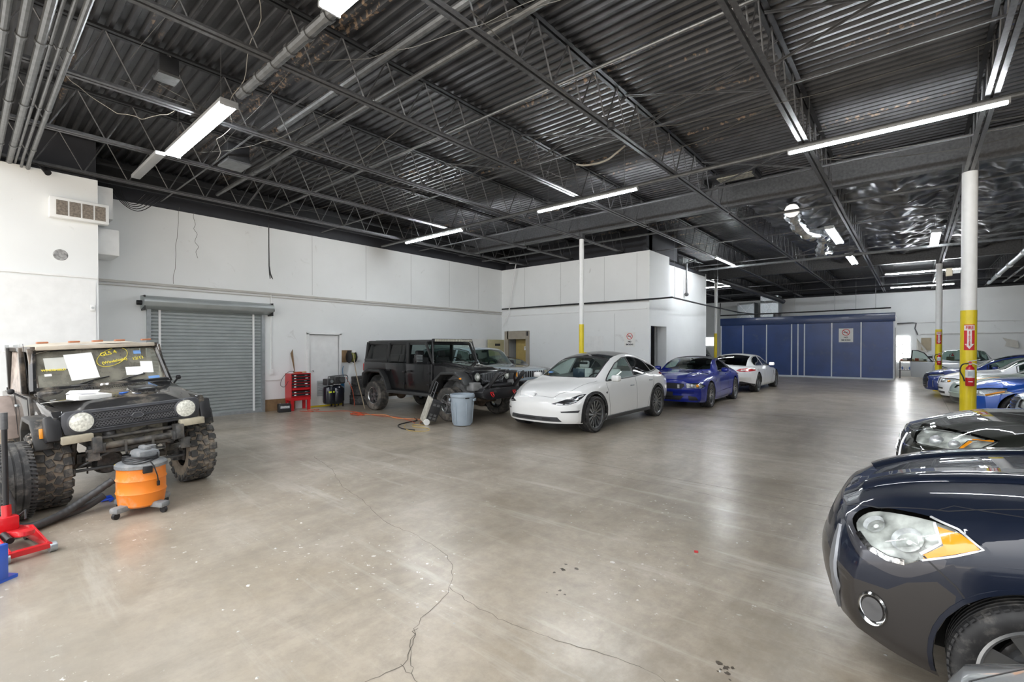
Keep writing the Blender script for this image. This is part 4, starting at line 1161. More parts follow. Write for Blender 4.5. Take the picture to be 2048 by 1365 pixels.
    # gap lines and trims
    for nm, m, pts, proj, w, h, mir, closed in S.get('strips', []):
        for sg in ((-1, 1) if mir else (1,)):
            mb = MB()
            if proj == 'side': sgn, pp, pr_ = sg, pts, 'side'
            elif proj == 'front': sgn, pp, pr_ = -1, [(y * sg, z) for y, z in pts], 'front'
            elif proj == 'rear': sgn, pp, pr_ = 1, [(y * sg, z) for y, z in pts], 'front'
            else: sgn, pp, pr_ = -1, [(x, y * sg) for x, y in pts], 'top'
            # out = -n*sg : side n=(0,-1,0) -> out=+y*sg ; front n=(1,0,0) -> sgn=+1 gives -x
            if proj == 'front': sgn = 1
            if proj == 'rear': sgn = -1
            sh.strip(pp, pr_, sgn, w, h, closed, mb=mb)
            if len(mb.bm.verts): mb.build(nm, m, t, smooth=50, loc=off, recalc=False)
    # arch lips, liners
    for ax in wb:
        for sg in (-1, 1):
            ra = S.get('arch', Rt + .045); zc = Rt + S.get('archdz', .01); low = sh.f['low'](ax) + .02
            pts = []
            a0 = math.asin(max(-1, min(1, (low - zc) / ra)))
            for k in range(25):
                a = a0 + (PI - 2 * a0) * k / 24; pts.append((ax + (ra + S.get('lipw', .02) / 2) * math.cos(a), zc + (ra + S.get('lipw', .02) / 2) * math.sin(a)))
            mb = MB(); sh.strip(pts, 'side', sg, S.get('lipw', .02), S.get('liph', .006), mb=mb)
            if len(mb.bm.verts): mb.build('wheel_arch_trim', S.get('lip', P), t, smooth=50, loc=off, recalc=False)
            wy = sh.f['wmax'](ax)
            mb = MB(); mb.lathe([(ra, sg * (wy - .03)), (ra + .01, sg * (wy - .32)), (.05, sg * (wy - .34))], (ax, 0, zc), 'y', 20, -.25, PI + .25)
            mb.build('wheel_liner', S.get('liner', M_WELL), t, smooth=40, loc=off, recalc=False)
    # wheels
    tw = sh.f['wmax'](wb[0]) - S.get('inset', .125); W = S.get('tw', .22)
    wk = dict(S.get('wheel', {}))
    w0 = make_wheel(t, Vector((wb[0], tw, Rt)) + off, 1, Rt, W, **wk)
    dup_wheel(w0, Vector((wb[0], -tw, Rt)) + off, -1)
    tw2 = sh.f['wmax'](wb[1]) - S.get('inset', .125)
    dup_wheel(w0, Vector((wb[1], tw2, Rt)) + off, 1); dup_wheel(w0, Vector((wb[1], -tw2, Rt)) + off, -1)
    # underbody and cabin
    cab = S.get('cabin', (L * .35, L * .85)); bz = sh.f['belt'](cab[0] + .4); wi = sh.f['wmax'](L / 2) - .12
    MB().box((L / 2, 0, .30), (L - .9, wi * 1.5, .12)).build('underbody', M_WELL, t, loc=off)
    im = S.get('interior', M_INTG)
    MB().box(((cab[0] + cab[1]) / 2, 0, .42), (cab[1] - cab[0], wi * 1.9, .06)).build('cabin_floor', M_INTD, t, loc=off)
    mb = MB(); mb.box((cab[0] + .12, 0, bz - .13), (.5, wi * 1.75, .22), bev=.06); mb.box((cab[0] + .30, -.36 * S.get('lhd', -1) * -1, bz - .07), (.2, .34, .1), bev=.03); mb.build('dashboard', M_INTD, t, loc=off)
    dy = .37
    g = bpy.data.objects.new('g', None)
    for y in (-dy, dy):
        o = seat(t, cab[0] + .85, y, S.get('seatz', .42), im); o.location = off
    if S.get('rear_seat', True):
        MB().box((cab[0] + 1.75, 0, .58), (.5, 1.2, .2), bev=.05).box((cab[0] + 2.05, 0, .84), (.16, 1.2, .5), ry=.3, bev=.05).build('rear_seat', im, t, loc=off)
    mb = MB(); sy = dy * S.get('drv', -1)
    mb.M = Matrix.Translation((cab[0] + .42, sy, bz - .03)) @ Matrix.Rotation(R(-62), 4, 'Y'); mb.lathe([(.18 + .013 * math.cos(a), .013 * math.sin(a)) for a in [2 * PI * k / 8 for k in range(9)]], seg=28); mb.box((0, 0, 0), (.04, .34, .02)); mb.box((0, 0, 0), (.1, .1, .03), bev=.01); mb.build('steering_wheel', M_INTD, t, loc=off)
    mb = MB(); xm = S.get('vmirror', cab[0] + .55); mb.box((xm, 0, sh.f['top'](xm) - .12), (.03, .22, .06), bev=.01); mb.cyl((xm, 0, sh.f['top'](xm) - .1), (xm - .05, 0, sh.f['top'](xm) - .02), .008); mb.build('rear_view_mirror', M_BLACK, t, loc=off)
    if 'mirror' in S:
        x, y, z = S['mirror'][:3]
        for sg in (-1, 1): o = mirror(t, x, sg * y, z, sg, S.get('mirror_mat', P), sz=S.get('msz', (.13, .2, .13))); o.location = off
    if 'handles' in S:
        for (x, z) in S['handles']:
            for sg in (-1, 1):
                lo, no = sh.hit(x, z, 'side', sg)
                if lo: MB().box(lo + no * .012, (.17, .022, .026), bev=.009).build('door_handle', S.get('handle_mat', P), t, loc=off)
    return t, sh, off
def sedan(L, W, H, P, hz=.72, cz=.98, tz=1.02, xw=1.25, xr=2.15, xq=3.3, xt=4.0, wb=(.92, 3.72), Rt=.325, low=.2, **kw):
    top = [(0, hz), (.12, hz + .06), (.5, (hz + cz) / 2 + .045), (xw, cz), ((xw + xr) / 2, (cz + H) / 2 + .045), (xr, H - .035), ((xr + xq) / 2, H), (xq, H - .05), ((xq + xt) / 2, (H + tz) / 2 + .035), (xt, tz), (L - .1, tz - .03), (L, tz - .12)]
    S = dict(L=L, paint=P, wheels=wb, Rt=Rt, top=kw.pop('top', top),
        belt=[(0, hz - .11), (.3, hz - .01), (xw - .2, cz - .10), (xr, cz - .06), (xq, cz - .01), (xt, tz - .05), (L, tz - .2)],
        wmax=[(0, W * .455), (.3, W * .485), (.9, W * .5), (L - 1, W * .5), (L - .4, W * .485), (L, W * .45)],
        wbelt=[(0, W * .37), (.4, W * .43), (.9, W * .455), (xq, W * .455), (xt, W * .43), (L, W * .38)],
        rail=[(0, W * .24), (.6, W * .33), (xw, W * .385), (xr, W * .315), (xq, W * .30), (xt, W * .36), (L, W * .3)],
        drop=[(0, .03), (.6, .03), (xw, .055), (xr, .06), (xq, .06), (xt, .04), (L, .03)],
        low=[(0, low + .03), (.35, low), (wb[1], low), (L - .3, low + .04), (L, low + .12)],
        nose=[(low, .06), (.35, .01), (.5, 0), (hz - .1, .03), (hz, .10), (hz + .1, .16)], tail=[(.3, .06), (.6, 0), (tz - .1, .02), (tz, .08)])
    S['windshield'] = [(xw, 0), (xw + .05, .2 * W), (xw + .17, .36 * W), (xr + .02, .305 * W), (xr - .02, .15 * W), (xr - .05, 0)]
    S['rear_glass'] = [(xq + .03, 0), (xq + .03, .285 * W), (xt - .12, .33 * W), (xt - .02, 0)]
    S['hood'] = [(.10, 0), (.14, .2 * W), (.45, .34 * W), (xw + .05, .40 * W), (xw, .2 * W), (xw - .03, 0)]
    S.update(kw)
    fb, ft, fd = pch(S['belt']), pch(S['top']), pch(S['drop'])
    def win(a, b):
        xs = [a + (b - a) * i / 6 for i in range(7)]
        lo = [(x, fb(x) + .035) for x in xs]; up = [(x, max(ft(x) - fd(x) - .035, fb(x) + .04)) for x in xs[::-1]]
        return lo + up
    xa = xw + .38; xb = (xr + xq) / 2 + .05; xc = xt - .35
    sl = .06
    if 'side_windows' not in S:
        S['side_windows'] = [dict(p=win(xa, xb - .04)), dict(p=win(xb + .04, xc))]
        S['strips'] = S.get('strips', []) + [('window_trim', S.get('wtrim', M_TRIM), win(xa - .04, xc + .05), 'side', .022, .004, True, True)]
    S['strips'] = S.get('strips', []) + gaps(([(xa - .05, low + .05), (xa - .1, .55), (xa - .07, fb(xa))], False), ([(xb, low + .05), (xb, fb(xb))], False), ([(wb[1] - .42, low + .05), (wb[1] - .36, .55), (wb[1] - .1, .75), (xc, fb(xc))], False)) + [
        ('hood_gap', M_TRIM, [(.09, 0), (.13, .2 * W), (.44, .345 * W), (xw + .06, .405 * W)], 'top', .008, .001, True, False)]
    S.setdefault('cabin', (xw + .1, xt)); S.setdefault('mirror', (xa + .12, W * .5 - .04, cz + .0)); S.setdefault('handles', [(xb - .2, fb(xb) - .1), (xc - .25, fb(xc) - .09)])
    S.setdefault('vmirror', xr - .15)
    return S
def gaps(*polys):
    return [('door_gap', M_TRIM, p, 'side', .008, .0012, True, c) for p, c in polys]
# ================================================================== CARS
def modely():
    P = paint('white_pearl', (.84, .84, .83), 0, .25)
    ws = [(1.13, 0), (1.16, .35), (1.30, .66), (2.02, .575), (1.98, .3), (1.96, 0)]
    CG = glass('clear_glass', (.80, .90, .87))
    S = dict(L=4.75, paint=P, wheels=(.88, 3.77), Rt=.355, tw=.25, arch=.40, archdz=.0, lipw=.055, liph=.008, lip=M_TRIM, drv=-1,
        top=[(0, .705), (.10, .79), (.35, .885), (.7, .965), (1.12, 1.04), (1.5, 1.24), (1.95, 1.455), (2.3, 1.545), (2.75, 1.585), (3.2, 1.565), (3.7, 1.475), (4.1, 1.36), (4.42, 1.225), (4.6, 1.13), (4.75, 1.02)],
        belt=[(0, .60), (.25, .76), (.6, .86), (1.1, .945), (1.6, .965), (2.6, 1.0), (3.6, 1.07), (4.2, 1.10), (4.75, .96)],
        wmax=[(0, .86), (.3, .92), (.9, .95), (1.6, .945), (2.5, .94), (3.7, .96), (4.3, .93), (4.75, .85)],
        wbelt=[(0, .66), (.4, .80), (.9, .86), (1.5, .875), (2.6, .885), (3.5, .86), (4.2, .80), (4.75, .70)],
        rail=[(0, .45), (.6, .62), (1.2, .70), (1.6, .665), (2.1, .60), (2.8, .575), (3.5, .555), (4.2, .56), (4.75, .52)],
        drop=[(0, .03), (.6, .03), (1.1, .055), (1.5, .10), (2.0, .085), (2.8, .07), (3.6, .08), (4.3, .06), (4.75, .03)],
        low=[(0, .22), (.35, .19), (.8, .185), (3.9, .20), (4.4, .24), (4.75, .34)],
        nose=[(.18, .07), (.30, .015), (.45, 0), (.58, .02), (.66, .06), (.72, .12)], tail=[(.3, .06), (.6, 0), (.9, .01), (1.02, .08)], bowf=.48, bowr=.30, bowp=3.0,
        windshield=ws, wglass=CG, roof=dict(p=[(1.97, 0), (2.0, .3), (2.04, .575), (2.6, .56), (3.3, .54), (3.6, .52), (3.62, 0)], m=glass('glass_roof', (.34, .35, .38))),
        rear_glass=[(3.66, 0), (3.66, .50), (4.36, .53), (4.46, .3), (4.48, 0)], rglass=M_GLASSM,
        hood=[(.14, 0), (.16, .40), (.5, .62), (1.2, .76), (1.14, .4), (1.10, 0)],
        side_windows=[dict(p=[(1.42, .985), (1.75, 1.145), (2.1, 1.305), (2.42, 1.405), (2.62, 1.44), (2.60, 1.03)], m=CG),
                      dict(p=[(2.68, 1.035), (2.69, 1.445), (3.05, 1.44), (3.35, 1.385), (3.52, 1.33), (3.58, 1.10)], m=M_GLASSD),
                      dict(p=[(3.63, 1.105), (3.57, 1.315), (3.80, 1.245), (4.02, 1.15)], m=M_GLASSD)],
        doors=[[(1.46, .24), (1.40, .6), (1.36, .90), (1.42, .965), (2.64, 1.005), (2.66, .24)], [(2.70, .24), (2.69, 1.005), (3.62, 1.07), (3.52, .80), (3.30, .52), (3.2, .24)]],
        bowl=False,
        cuts=[dict(name='headlight', proj='front', m=mat('headlight_black', (.03, .03, .035), .12, coat=1), p=[(.43, .595), (.56, .57), (.72, .575), (.80, .62), (.835, .69), (.85, .765), (.78, .755), (.68, .70), (.56, .64)]),
              dict(name='lower_grille', proj='front', mir=False, m=M_TRIMG, p=[(-.62, .255), (-.55, .345), (.55, .345), (.62, .255)]),
              dict(name='fog_slot', proj='front', m=M_TRIMG, p=[(.62, .43), (.60, .455), (.87, .475), (.86, .43)]),
              dict(name='tail_light', proj='rear', m=mat('tail_red', (.45, .01, .015), .2, coat=1), p=[(.42, .96), (.9, .98), (.9, 1.06), (.45, 1.03)]),
              dict(name='rear_valance', proj='rear', mir=False, m=M_TRIMG, p=[(-.95, .2), (-.95, .44), (.95, .44), (.95, .2)])],
        strips=gaps(([(1.46, .24), (1.40, .6), (1.36, .90), (1.40, .97)], False), ([(2.68, .24), (2.67, 1.0)], False), ([(3.2, .24), (3.30, .52), (3.52, .80), (3.62, 1.06)], False)) + [
            ('window_trim', M_TRIM, [(1.40, .972), (2.64, 1.015), (3.62, 1.088), (4.06, 1.14), (3.82, 1.265), (3.5, 1.36), (3.2, 1.42), (2.85, 1.455), (2.5, 1.435), (2.1, 1.32), (1.75, 1.16)], 'side', .028, .004, True, True),
            ('door_pillar', M_TRIM, [(2.645, 1.03), (2.655, 1.44)], 'side', .07, .004, True, False), ('door_pillar', M_TRIM, [(3.605, 1.10), (3.56, 1.32)], 'side', .035, .004, True, False),
            ('sill_trim', M_TRIMG, [(1.33, .235), (3.33, .245)], 'side', .10, .012, True, False),
            ('windshield_frame', M_TRIM, [(1.13, 0), (1.16, .35), (1.30, .665), (2.03, .582)], 'top', .03, .003, True, False),
            ('windshield_header', M_TRIM, [(1.985, -.57), (1.93, 0), (1.985, .57)], 'top', .12, .003, False, False),
            ('hood_gap', M_TRIMG, [(.12, 0), (.15, .40), (.5, .63), (1.2, .77)], 'top', .006, .001, True, False),
            ('light_bar', M_LAMP, [(.52, .59), (.72, .59), (.80, .645)], 'front', .014, .006, True, False),
            ('lamp_element', M_CHROME, [(.62, .615), (.73, .635), (.79, .685)], 'front', .04, .006, True, False),
            ('lamp_element', M_LAMP, [(.77, .70), (.825, .745)], 'front', .03, .006, True, False),
            ('badge', M_TRIMG, [(-.035, .74), (0, .752), (.035, .74)], 'front', .012, .004, False, False), ('badge', M_TRIMG, [(0, .75), (0, .71)], 'front', .010, .004, False, False),
            ('grille_bar', M_TRIM, [(-.42, .30), (-.25, .30)], 'front', .03, .004, False, False), ('grille_bar', M_TRIM, [(-.1, .30), (.4, .30)], 'front', .03, .004, False, False),
            ('side_marker', M_TRIM, [(1.34, .765), (1.31, .735), (1.28, .765)], 'side', .025, .004, True, False),
            ('bumper_lip', M_TRIMG, [(-.9, .205), (.9, .205)], 'front', .05, .006, False, False)],
        cabin=(1.35, 4.1), interior=M_INTW, seatz=.50, mirror=(1.55, .90, 1.03), handles=[(2.45, .83), (3.38, .90)], handle_mat=M_GALV,
        wheel=dict(rr=.275, spokes=14, style='turbine', rim=M_RIMD, face=mat('rim_grey', (.28, .29, .30), .25, metal=.9), grooves=5))
    t, sh, off = make_car(S, 'electric_car', 'white electric crossover car with dark glass roof and white seats, middle of the garage', 'car', (-5.68, 7.22), R(-90))
    MB().box((1.72, .0, 1.10), (.03, .30, .20), bev=.01).build('touch_screen', mat('screen', (.05, .07, .1), .15), t, loc=off)
    lo, no = sh.hit(1.36, .5, 'top', -1)
    MB().box(lo + no * .003, (.06, .12, .003), ry=-.45).build('windshield_sticker', mat('blue_sticker', (.15, .3, .6), .5), t, loc=off)
modely()

def mustang():
    P = paint('deep_blue', (.006, .018, .24), .1, .28)
    S = sedan(4.78, 1.88, 1.395, P, hz=.80, cz=1.0, tz=1.02, xw=1.55, xr=2.32, xq=3.1, xt=3.72, wb=(.93, 3.65), Rt=.345, bowf=.30, bowp=3.4, low=.16,
        nose=[(.15, .10), (.30, .03), (.45, .03), (.52, .0), (.62, .0), (.76, .02), (.84, .10)],
        rear_glass=[(3.15, 0), (3.15, .42), (3.5, .5), (3.6, 0)], hood_mat=P, drv=-1, wheel=dict(rr=.25, spokes=9, style='y', rim=M_RIMD, face=mat('rim_mach', (.55, .56, .58), .2, metal=.9)), inset=.12, tw=.26,
        interior=M_INTD, wglass=M_GLASSC, lipw=.015)
    roofm = mat('soft_top', (.03, .03, .034), .85, var=.2, scale=40)
    S['side_windows'] = [dict(p=[(1.98, .99), (2.1, 1.06), (2.35, 1.22), (2.6, 1.275), (2.85, 1.265), (3.05, 1.20), (3.12, 1.02)], m=M_GLASSC)]
    S['strips'] = S['strips'][:]
    S['strips'] = [s_ for s_ in S['strips'] if s_[0] != 'window_trim'] + [('window_trim', M_TRIM, [(1.95, .975), (2.08, 1.075), (2.35, 1.24), (2.6, 1.295), (2.87, 1.285), (3.09, 1.21), (3.16, 1.005)], 'side', .025, .004, True, True),
        ('grille_surround', P, [(-.47, .70), (0, .715), (.47, .70), (.50, .62), (.40, .53), (-.40, .53), (-.50, .62)], 'front', .03, .02, False, True),
        ('fog_lamp', M_CHROME, [(.30, .615), (.36, .615)], 'front', .12, .015, True, False),
        ('bumper_bar', P, [(-.7, .47), (0, .475), (.7, .47)], 'front', .10, .03, False, False),
        ('number_plate', M_TRIM, [(-.18, .40), (.18, .40)], 'front', .14, .035, False, False),
        ('splitter', M_TRIM, [(-.86, .17), (0, .17), (.86, .17)], 'front', .05, .03, False, False),
        ('hood_crease', P, [(.3, .42), (.9, .46), (1.5, .50)], 'top', .05, .02, True, False),
        ('side_crease', P, [(1.5, .80), (2.6, .80), (3.2, .86)], 'side', .05, .012, True, False),
        ('side_scoop', P, [(1.45, .36), (3.15, .40)], 'side', .06, .015, True, False),
        ('badge', M_CHROME, [(-.02, .61), (.06, .63)], 'front', .02, .012, False, False),
        ('side_badge', M_CHROME, [(1.42, .72), (1.5, .72)], 'side', .03, .004, True, False)]
    S['cuts'] = [dict(name='grille', proj='front', mir=False, m=mat('grille_black', (.012, .012, .014), .5, var=.9, scale=90), p=[(-.46, .69), (0, .705), (.46, .69), (.49, .62), (.40, .54), (-.40, .54), (-.49, .62)]),
        dict(name='lower_grille', proj='front', mir=False, m=MATS['grille_black'] if 'grille_black' in MATS else M_TRIM, p=[(-.46, .36), (.46, .36), (.36, .24), (-.36, .24)]),
        dict(name='headlight', proj='front', m=M_LENS, p=[(.53, .57), (.52, .70), (.82, .705), (.905, .62), (.86, .565)]),
        dict(name='brake_inlet', proj='front', m=M_TRIM, p=[(.58, .24), (.56, .36), (.74, .34), (.80, .24)]),
        dict(name='soft_top', proj='top', m=roofm, p=[(2.33, 0), (2.36, .60), (3.2, .6), (3.72, .66), (3.72, 0)]),
        dict(name='soft_top', proj='side', m=roofm, p=[(2.33, 1.27), (2.6, 1.31), (2.9, 1.295), (3.12, 1.22), (3.18, 1.01), (3.72, 1.0), (3.72, 1.5), (2.2, 1.5)])]
    S['bowl_mat'] = mat('lamp_grey', (.45, .45, .46), .25, metal=.3, var=.5, scale=25)
    S['proj'] = [(0, .66, .635, .055, M_LAMP), (0, .79, .63, .04, M_AMBER)]
    make_car(S, 'convertible', 'metallic blue muscle convertible with black soft top behind the white electric car', 'car', (-5.17, 12.56), R(-87.5))
mustang()

def panamera():
    P = paint('clean_white', (.80, .80, .80), 0, .25)
    S = sedan(4.97, 1.93, 1.418, P, hz=.66, cz=.93, tz=1.0, xw=1.5, xr=2.45, xq=3.45, xt=4.55, wb=(.93, 3.86), Rt=.35, bowf=.22, bowr=.42, bowp=3.0, wheel=dict(rr=.26, spokes=5, style='twin', rim=M_RIMD), interior=M_INTD, lipw=.01, inset=.15, tw=.27,
        tail=[(.2, .22), (.42, .10), (.6, .0), (.75, 0), (.92, .03), (1.0, .12)], rglass=M_GLASSD, cabin=(1.6, 4.2), mirror=(1.95, .87, 1.0))
    S['side_windows'] = [dict(p=[(1.9, .945), (2.2, 1.13), (2.5, 1.25), (2.85, 1.305), (2.84, .965)], m=M_GLASSM), dict(p=[(2.92, .97), (2.93, 1.308), (3.3, 1.295), (3.65, 1.22), (3.95, 1.11), (4.02, 1.03), (3.9, .99)], m=M_GLASSM)]
    S['strips'] = [s_ for s_ in S['strips'] if s_[0] != 'window_trim'] + [('window_trim', M_TRIM, [(1.86, .93), (2.2, 1.148), (2.5, 1.27), (2.9, 1.328), (3.3, 1.315), (3.66, 1.24), (3.98, 1.12), (4.06, 1.025), (3.9, .972), (2.88, .95)], 'side', .02, .004, True, True),
        ('side_vent', M_TRIM, [(1.48, .74), (1.44, .52)], 'side', .06, .004, True, False), ('tail_light_element', M_PAPER, [(.58, .83), (.72, .84)], 'rear', .035, .004, True, False),
        ('boot_gap', M_TRIM, [(-.55, .62), (-.5, .56), (.5, .56), (.55, .62)], 'rear', .008, .001, False, False)]
    S['cuts'] = [dict(name='tail_light', proj='rear', m=mat('tail_red', (.5, .01, .015), .2, coat=1), p=[(.44, .82), (.55, .885), (.75, .90), (.92, .86), (.93, .80), (.78, .775), (.55, .77)]),
        dict(name='rear_valance', proj='rear', mir=False, m=M_TRIM, p=[(-.95, .15), (-.95, .32), (-.6, .42), (.6, .42), (.95, .32), (.95, .15)]),
        dict(name='headlight', proj='front', m=M_LENS, p=[(.60, .60), (.60, .68), (.76, .74), (.86, .70), (.84, .60)])]
    t, sh, off = make_car(S, 'sports_saloon', 'white low sports saloon seen from behind beside the blue booth', 'car', (-5.36, 23.2), R(90))
    for s_ in (-1, 1):
        for d in (.42, .54): MB().cyl((4.7, s_ * d, .27), (4.86, s_ * d, .27), .045, seg=16).build('exhaust_tip', M_CHROME, t, loc=off)
    MB().box((4.94, 0, .70), (.02, .34, .13)).build('number_plate', M_PAPER, t, loc=off)
panamera()

# ---------- right-hand row, noses toward the aisle (facing -X) ------------
def row_car(name, label, S, x, y, deg=180, group=None): return make_car(S, name, label, 'car', (x, y), R(deg), group)
def soul():
    P = paint('midnight_navy', (.005, .009, .022), .1, .22)
    M_LOW = mat('grey_bumper_plastic', (.030, .027, .026), .30, coat=.6, coatr=.12, spec=.3)
    W = 1.79
    S = dict(L=4.12, paint=P, wheels=(.86, 3.43), Rt=.327, tw=.215, arch=.372, archdz=.015, lipw=.02, liph=.004, inset=.12, n=120, FX=1.0,
        top=[(0, .83), (.06, .90), (.16, .955), (.32, 1.0), (.6, 1.05), (.9, 1.085), (1.1, 1.11), (1.6, 1.46), (1.95, 1.59), (2.5, 1.61), (3.4, 1.58), (3.85, 1.50), (4.0, 1.25), (4.12, 1.05)],
        belt=[(0, .76), (.15, .845), (.3, .90), (.6, .955), (1.0, 1.0), (1.6, 1.02), (3.0, 1.08), (3.8, 1.10), (4.12, .98)],
        wmax=[(0, .82), (.2, .865), (.5, .89), (.86, .897), (1.4, .88), (2.9, .88), (3.43, .897), (3.9, .86), (4.12, .80)],
        wbelt=[(0, .66), (.2, .74), (.5, .80), (1.0, .835), (2.0, .82), (3.4, .79), (4.12, .68)],
        rail=[(0, .50), (.2, .58), (.5, .65), (1.05, .72), (1.8, .62), (3.4, .58), (4.12, .56)],
        drop=[(0, .02), (.3, .03), (.9, .04), (1.1, .05), (1.8, .07), (3.4, .07), (4.12, .05)],
        low=[(0, .30), (.12, .25), (.3, .22), (.6, .20), (3.5, .2), (3.9, .26), (4.12, .36)],
        side=[(0, .93), (.10, .965), (.3, .985), (.5, .995), (.72, 1.0), (.88, .975), (1, None)],
        nose=[(.2, .11), (.32, .045), (.45, .01), (.55, 0), (.68, .03), (.78, .075), (.86, .13), (.95, .19)], tail=[(.3, .05), (.6, 0), (1.0, .06)], bowf=.27, bowr=.12, bowp=3.2,
        windshield=[(1.08, 0), (1.11, .4), (1.2, .68), (1.78, .60), (1.74, .3), (1.72, 0)], rear_glass=[(3.88, 0), (3.88, .5), (3.98, .55), (4.0, 0)],
        hood=[(.10, 0), (.115, .30), (.16, .48), (.30, .60), (.55, .70), (1.2, .76), (1.1, .4), (1.06, 0)],
        side_windows=[dict(p=[(1.5, 1.06), (1.85, 1.44), (2.4, 1.50), (2.4, 1.09)]), dict(p=[(2.48, 1.095), (2.48, 1.50), (3.4, 1.47), (3.5, 1.15)])],
        cabin=(1.2, 3.9), mirror=(1.5, .9, 1.1), vmirror=1.9, handles=[(2.2, .93), (3.0, .96)], interior=M_INTD, wheel=dict(rr=.235, spokes=8, style='steel', rim=M_RIMS, grooves=5),
        bowl_mat=mat('soul_lamp', (.52, .53, .50), .3, metal=.25, var=.75, scale=9), bowl_d=.03,
        cuts=[dict(name='lower_bumper', proj='side', m=M_LOW, p=[(-.2, .1), (-.2, .70), (.02, .66), (.08, .60), (.20, .56), (.33, .56), (.40, .62), (.50, .66), (.56, .62), (.52, .3), (.52, .1)]),
              dict(name='lower_bumper', proj='front', mir=False, m=M_LOW, p=[(-.85, .1), (-.85, .50), (-.5, .62), (.5, .62), (.85, .50), (.85, .1)]),
              dict(name='grille', proj='front', mir=False, m=M_TRIM, p=[(-.42, .74), (.42, .74), (.46, .68), (-.46, .68)]),
              dict(name='headlight_bezel', proj='side', m=mat('bezel_grey', (.06, .06, .07), .3, metal=.5, coat=.5), p=smooth2([(.17, .81), (.16, .74), (.21, .68), (.29, .645), (.37, .635), (.44, .665), (.53, .76), (.3, .82)])),
              dict(name='headlight', proj='side', m=M_LENS, p=smooth2([(.18, .79), (.225, .842), (.31, .875), (.475, .90), (.57, .885), (.642, .835), (.555, .785), (.45, .735), (.375, .69), (.29, .70), (.215, .745)])),
              dict(name='amber_reflector', proj='side', m=M_AMBER, p=[(.50, .875), (.575, .872), (.612, .852), (.632, .834), (.55, .79), (.455, .742), (.455, .76), (.52, .815)]),
              ],
        strips=gaps(([(.455, .755), (.56, .66), (.60, .60)], False), ([(1.35, .3), (1.32, .8), (1.38, 1.0)], False), ([(2.44, .3), (2.44, 1.07)], False)) + [
              ('hood_gap', M_TRIM, [(.08, 0), (.10, .30), (.145, .49), (.285, .61), (.54, .715), (1.2, .775)], 'top', .007, .001, True, False),
              ('hood_shut_line', M_TRIM, [(.50, .925), (.56, .955), (.9, .99)], 'side', .005, .001, True, False),
              ('amber_divider', M_LAMP, [(.492, .885), (.512, .82), (.445, .76)], 'side', .014, .003, True, False),
              ('lamp_rim', M_LAMP, [(.48, .90), (.57, .885), (.642, .835), (.555, .785), (.45, .735)], 'side', .010, .003, True, False),
              ('lamp_led_row', mat('led_chrome', (.75, .76, .78), .15, metal=1, var=.9, scale=60), [(.21, .755), (.26, .72), (.33, .70), (.39, .705)], 'side', .028, .003, True, False),
              ('hood_bulge', P, [(.22, .26), (.6, .33), (1.05, .38)], 'top', lambda q: .22, .018, True, False),
              ('bumper_guard', mat('silver_dam', (.25, .26, .28), .35, metal=.4), [(.60, .74), (.66, .60), (.68, .46), (.62, .32)], 'front', lambda q: .02 + .05 * math.sin(PI * q), .012, True, False)])
    t, sh, off = row_car('hatchback', 'dark navy boxy hatchback with large headlight and amber corner, nearest at lower right', S, -.42, 3.62)
    for o in t.children:
        if o.name.startswith('headlight') and not o.name.startswith('headlight_bezel'): pass
    for sg in (-1, 1):
        for (x, z, r) in ((.265, .81, .045), (.395, .80, .060)):
            lo, no = sh.hit(x, z, 'side', sg)
            if lo is None: continue
            o_ = MB(); c = lo - no * .045
            u = no.orthogonal().normalized(); w = no.cross(u)
            rows = []
            for rr_, dd in ((.012, -.02), (r * .5, -.014), (r * .8, .004), (r, .03), (r * 1.06, .036)):
                rows.append([c + (u * math.cos(a) + w * math.sin(a)) * rr_ + no * dd for a in [2 * PI * k / 24 for k in range(25)]])
            o_.grid(rows); o_.build('lamp_reflector_bowl', M_LAMP, t, loc=off, recalc=False)
            MB().ball(c + no * .005, .016).build('bulb', M_PAPER, t, loc=off)
        # fog lamp recess
        lo, no = sh.hit(.275, .44, 'side', sg)
        if lo is not None:
            c = lo; u = Vector((0, 0, 1)); w = no.cross(u).normalized(); u = w.cross(no)
            o_ = MB(); rows = []
            for rr_, dd in ((.072, .002), (.066, .012), (.058, .006), (.05, -.01), (.046, -.02)):
                rows.append([c + (w * math.cos(a) * .72 + u * math.sin(a)) * rr_ * 1.15 + no * dd for a in [2 * PI * k / 28 for k in range(29)]])
            o_.grid(rows); o_.build('fog_lamp_ring', M_CHROME, t, loc=off, recalc=False)
            o_ = MB(); o_.raw([c + (w * math.cos(a) * .72 + u * math.sin(a)) * .058 + no * .004 for a in [2 * PI * k / 24 for k in range(24)]], [list(range(24))]); o_.build('fog_lamp', mat('fog_glass', (.25, .26, .28), .08, metal=.9), t, loc=off, recalc=False)
def smooth2(pts): return [tuple(p[:2]) for p in smoothp([(a, b, 0) for a, b in pts], 3)]
soul()


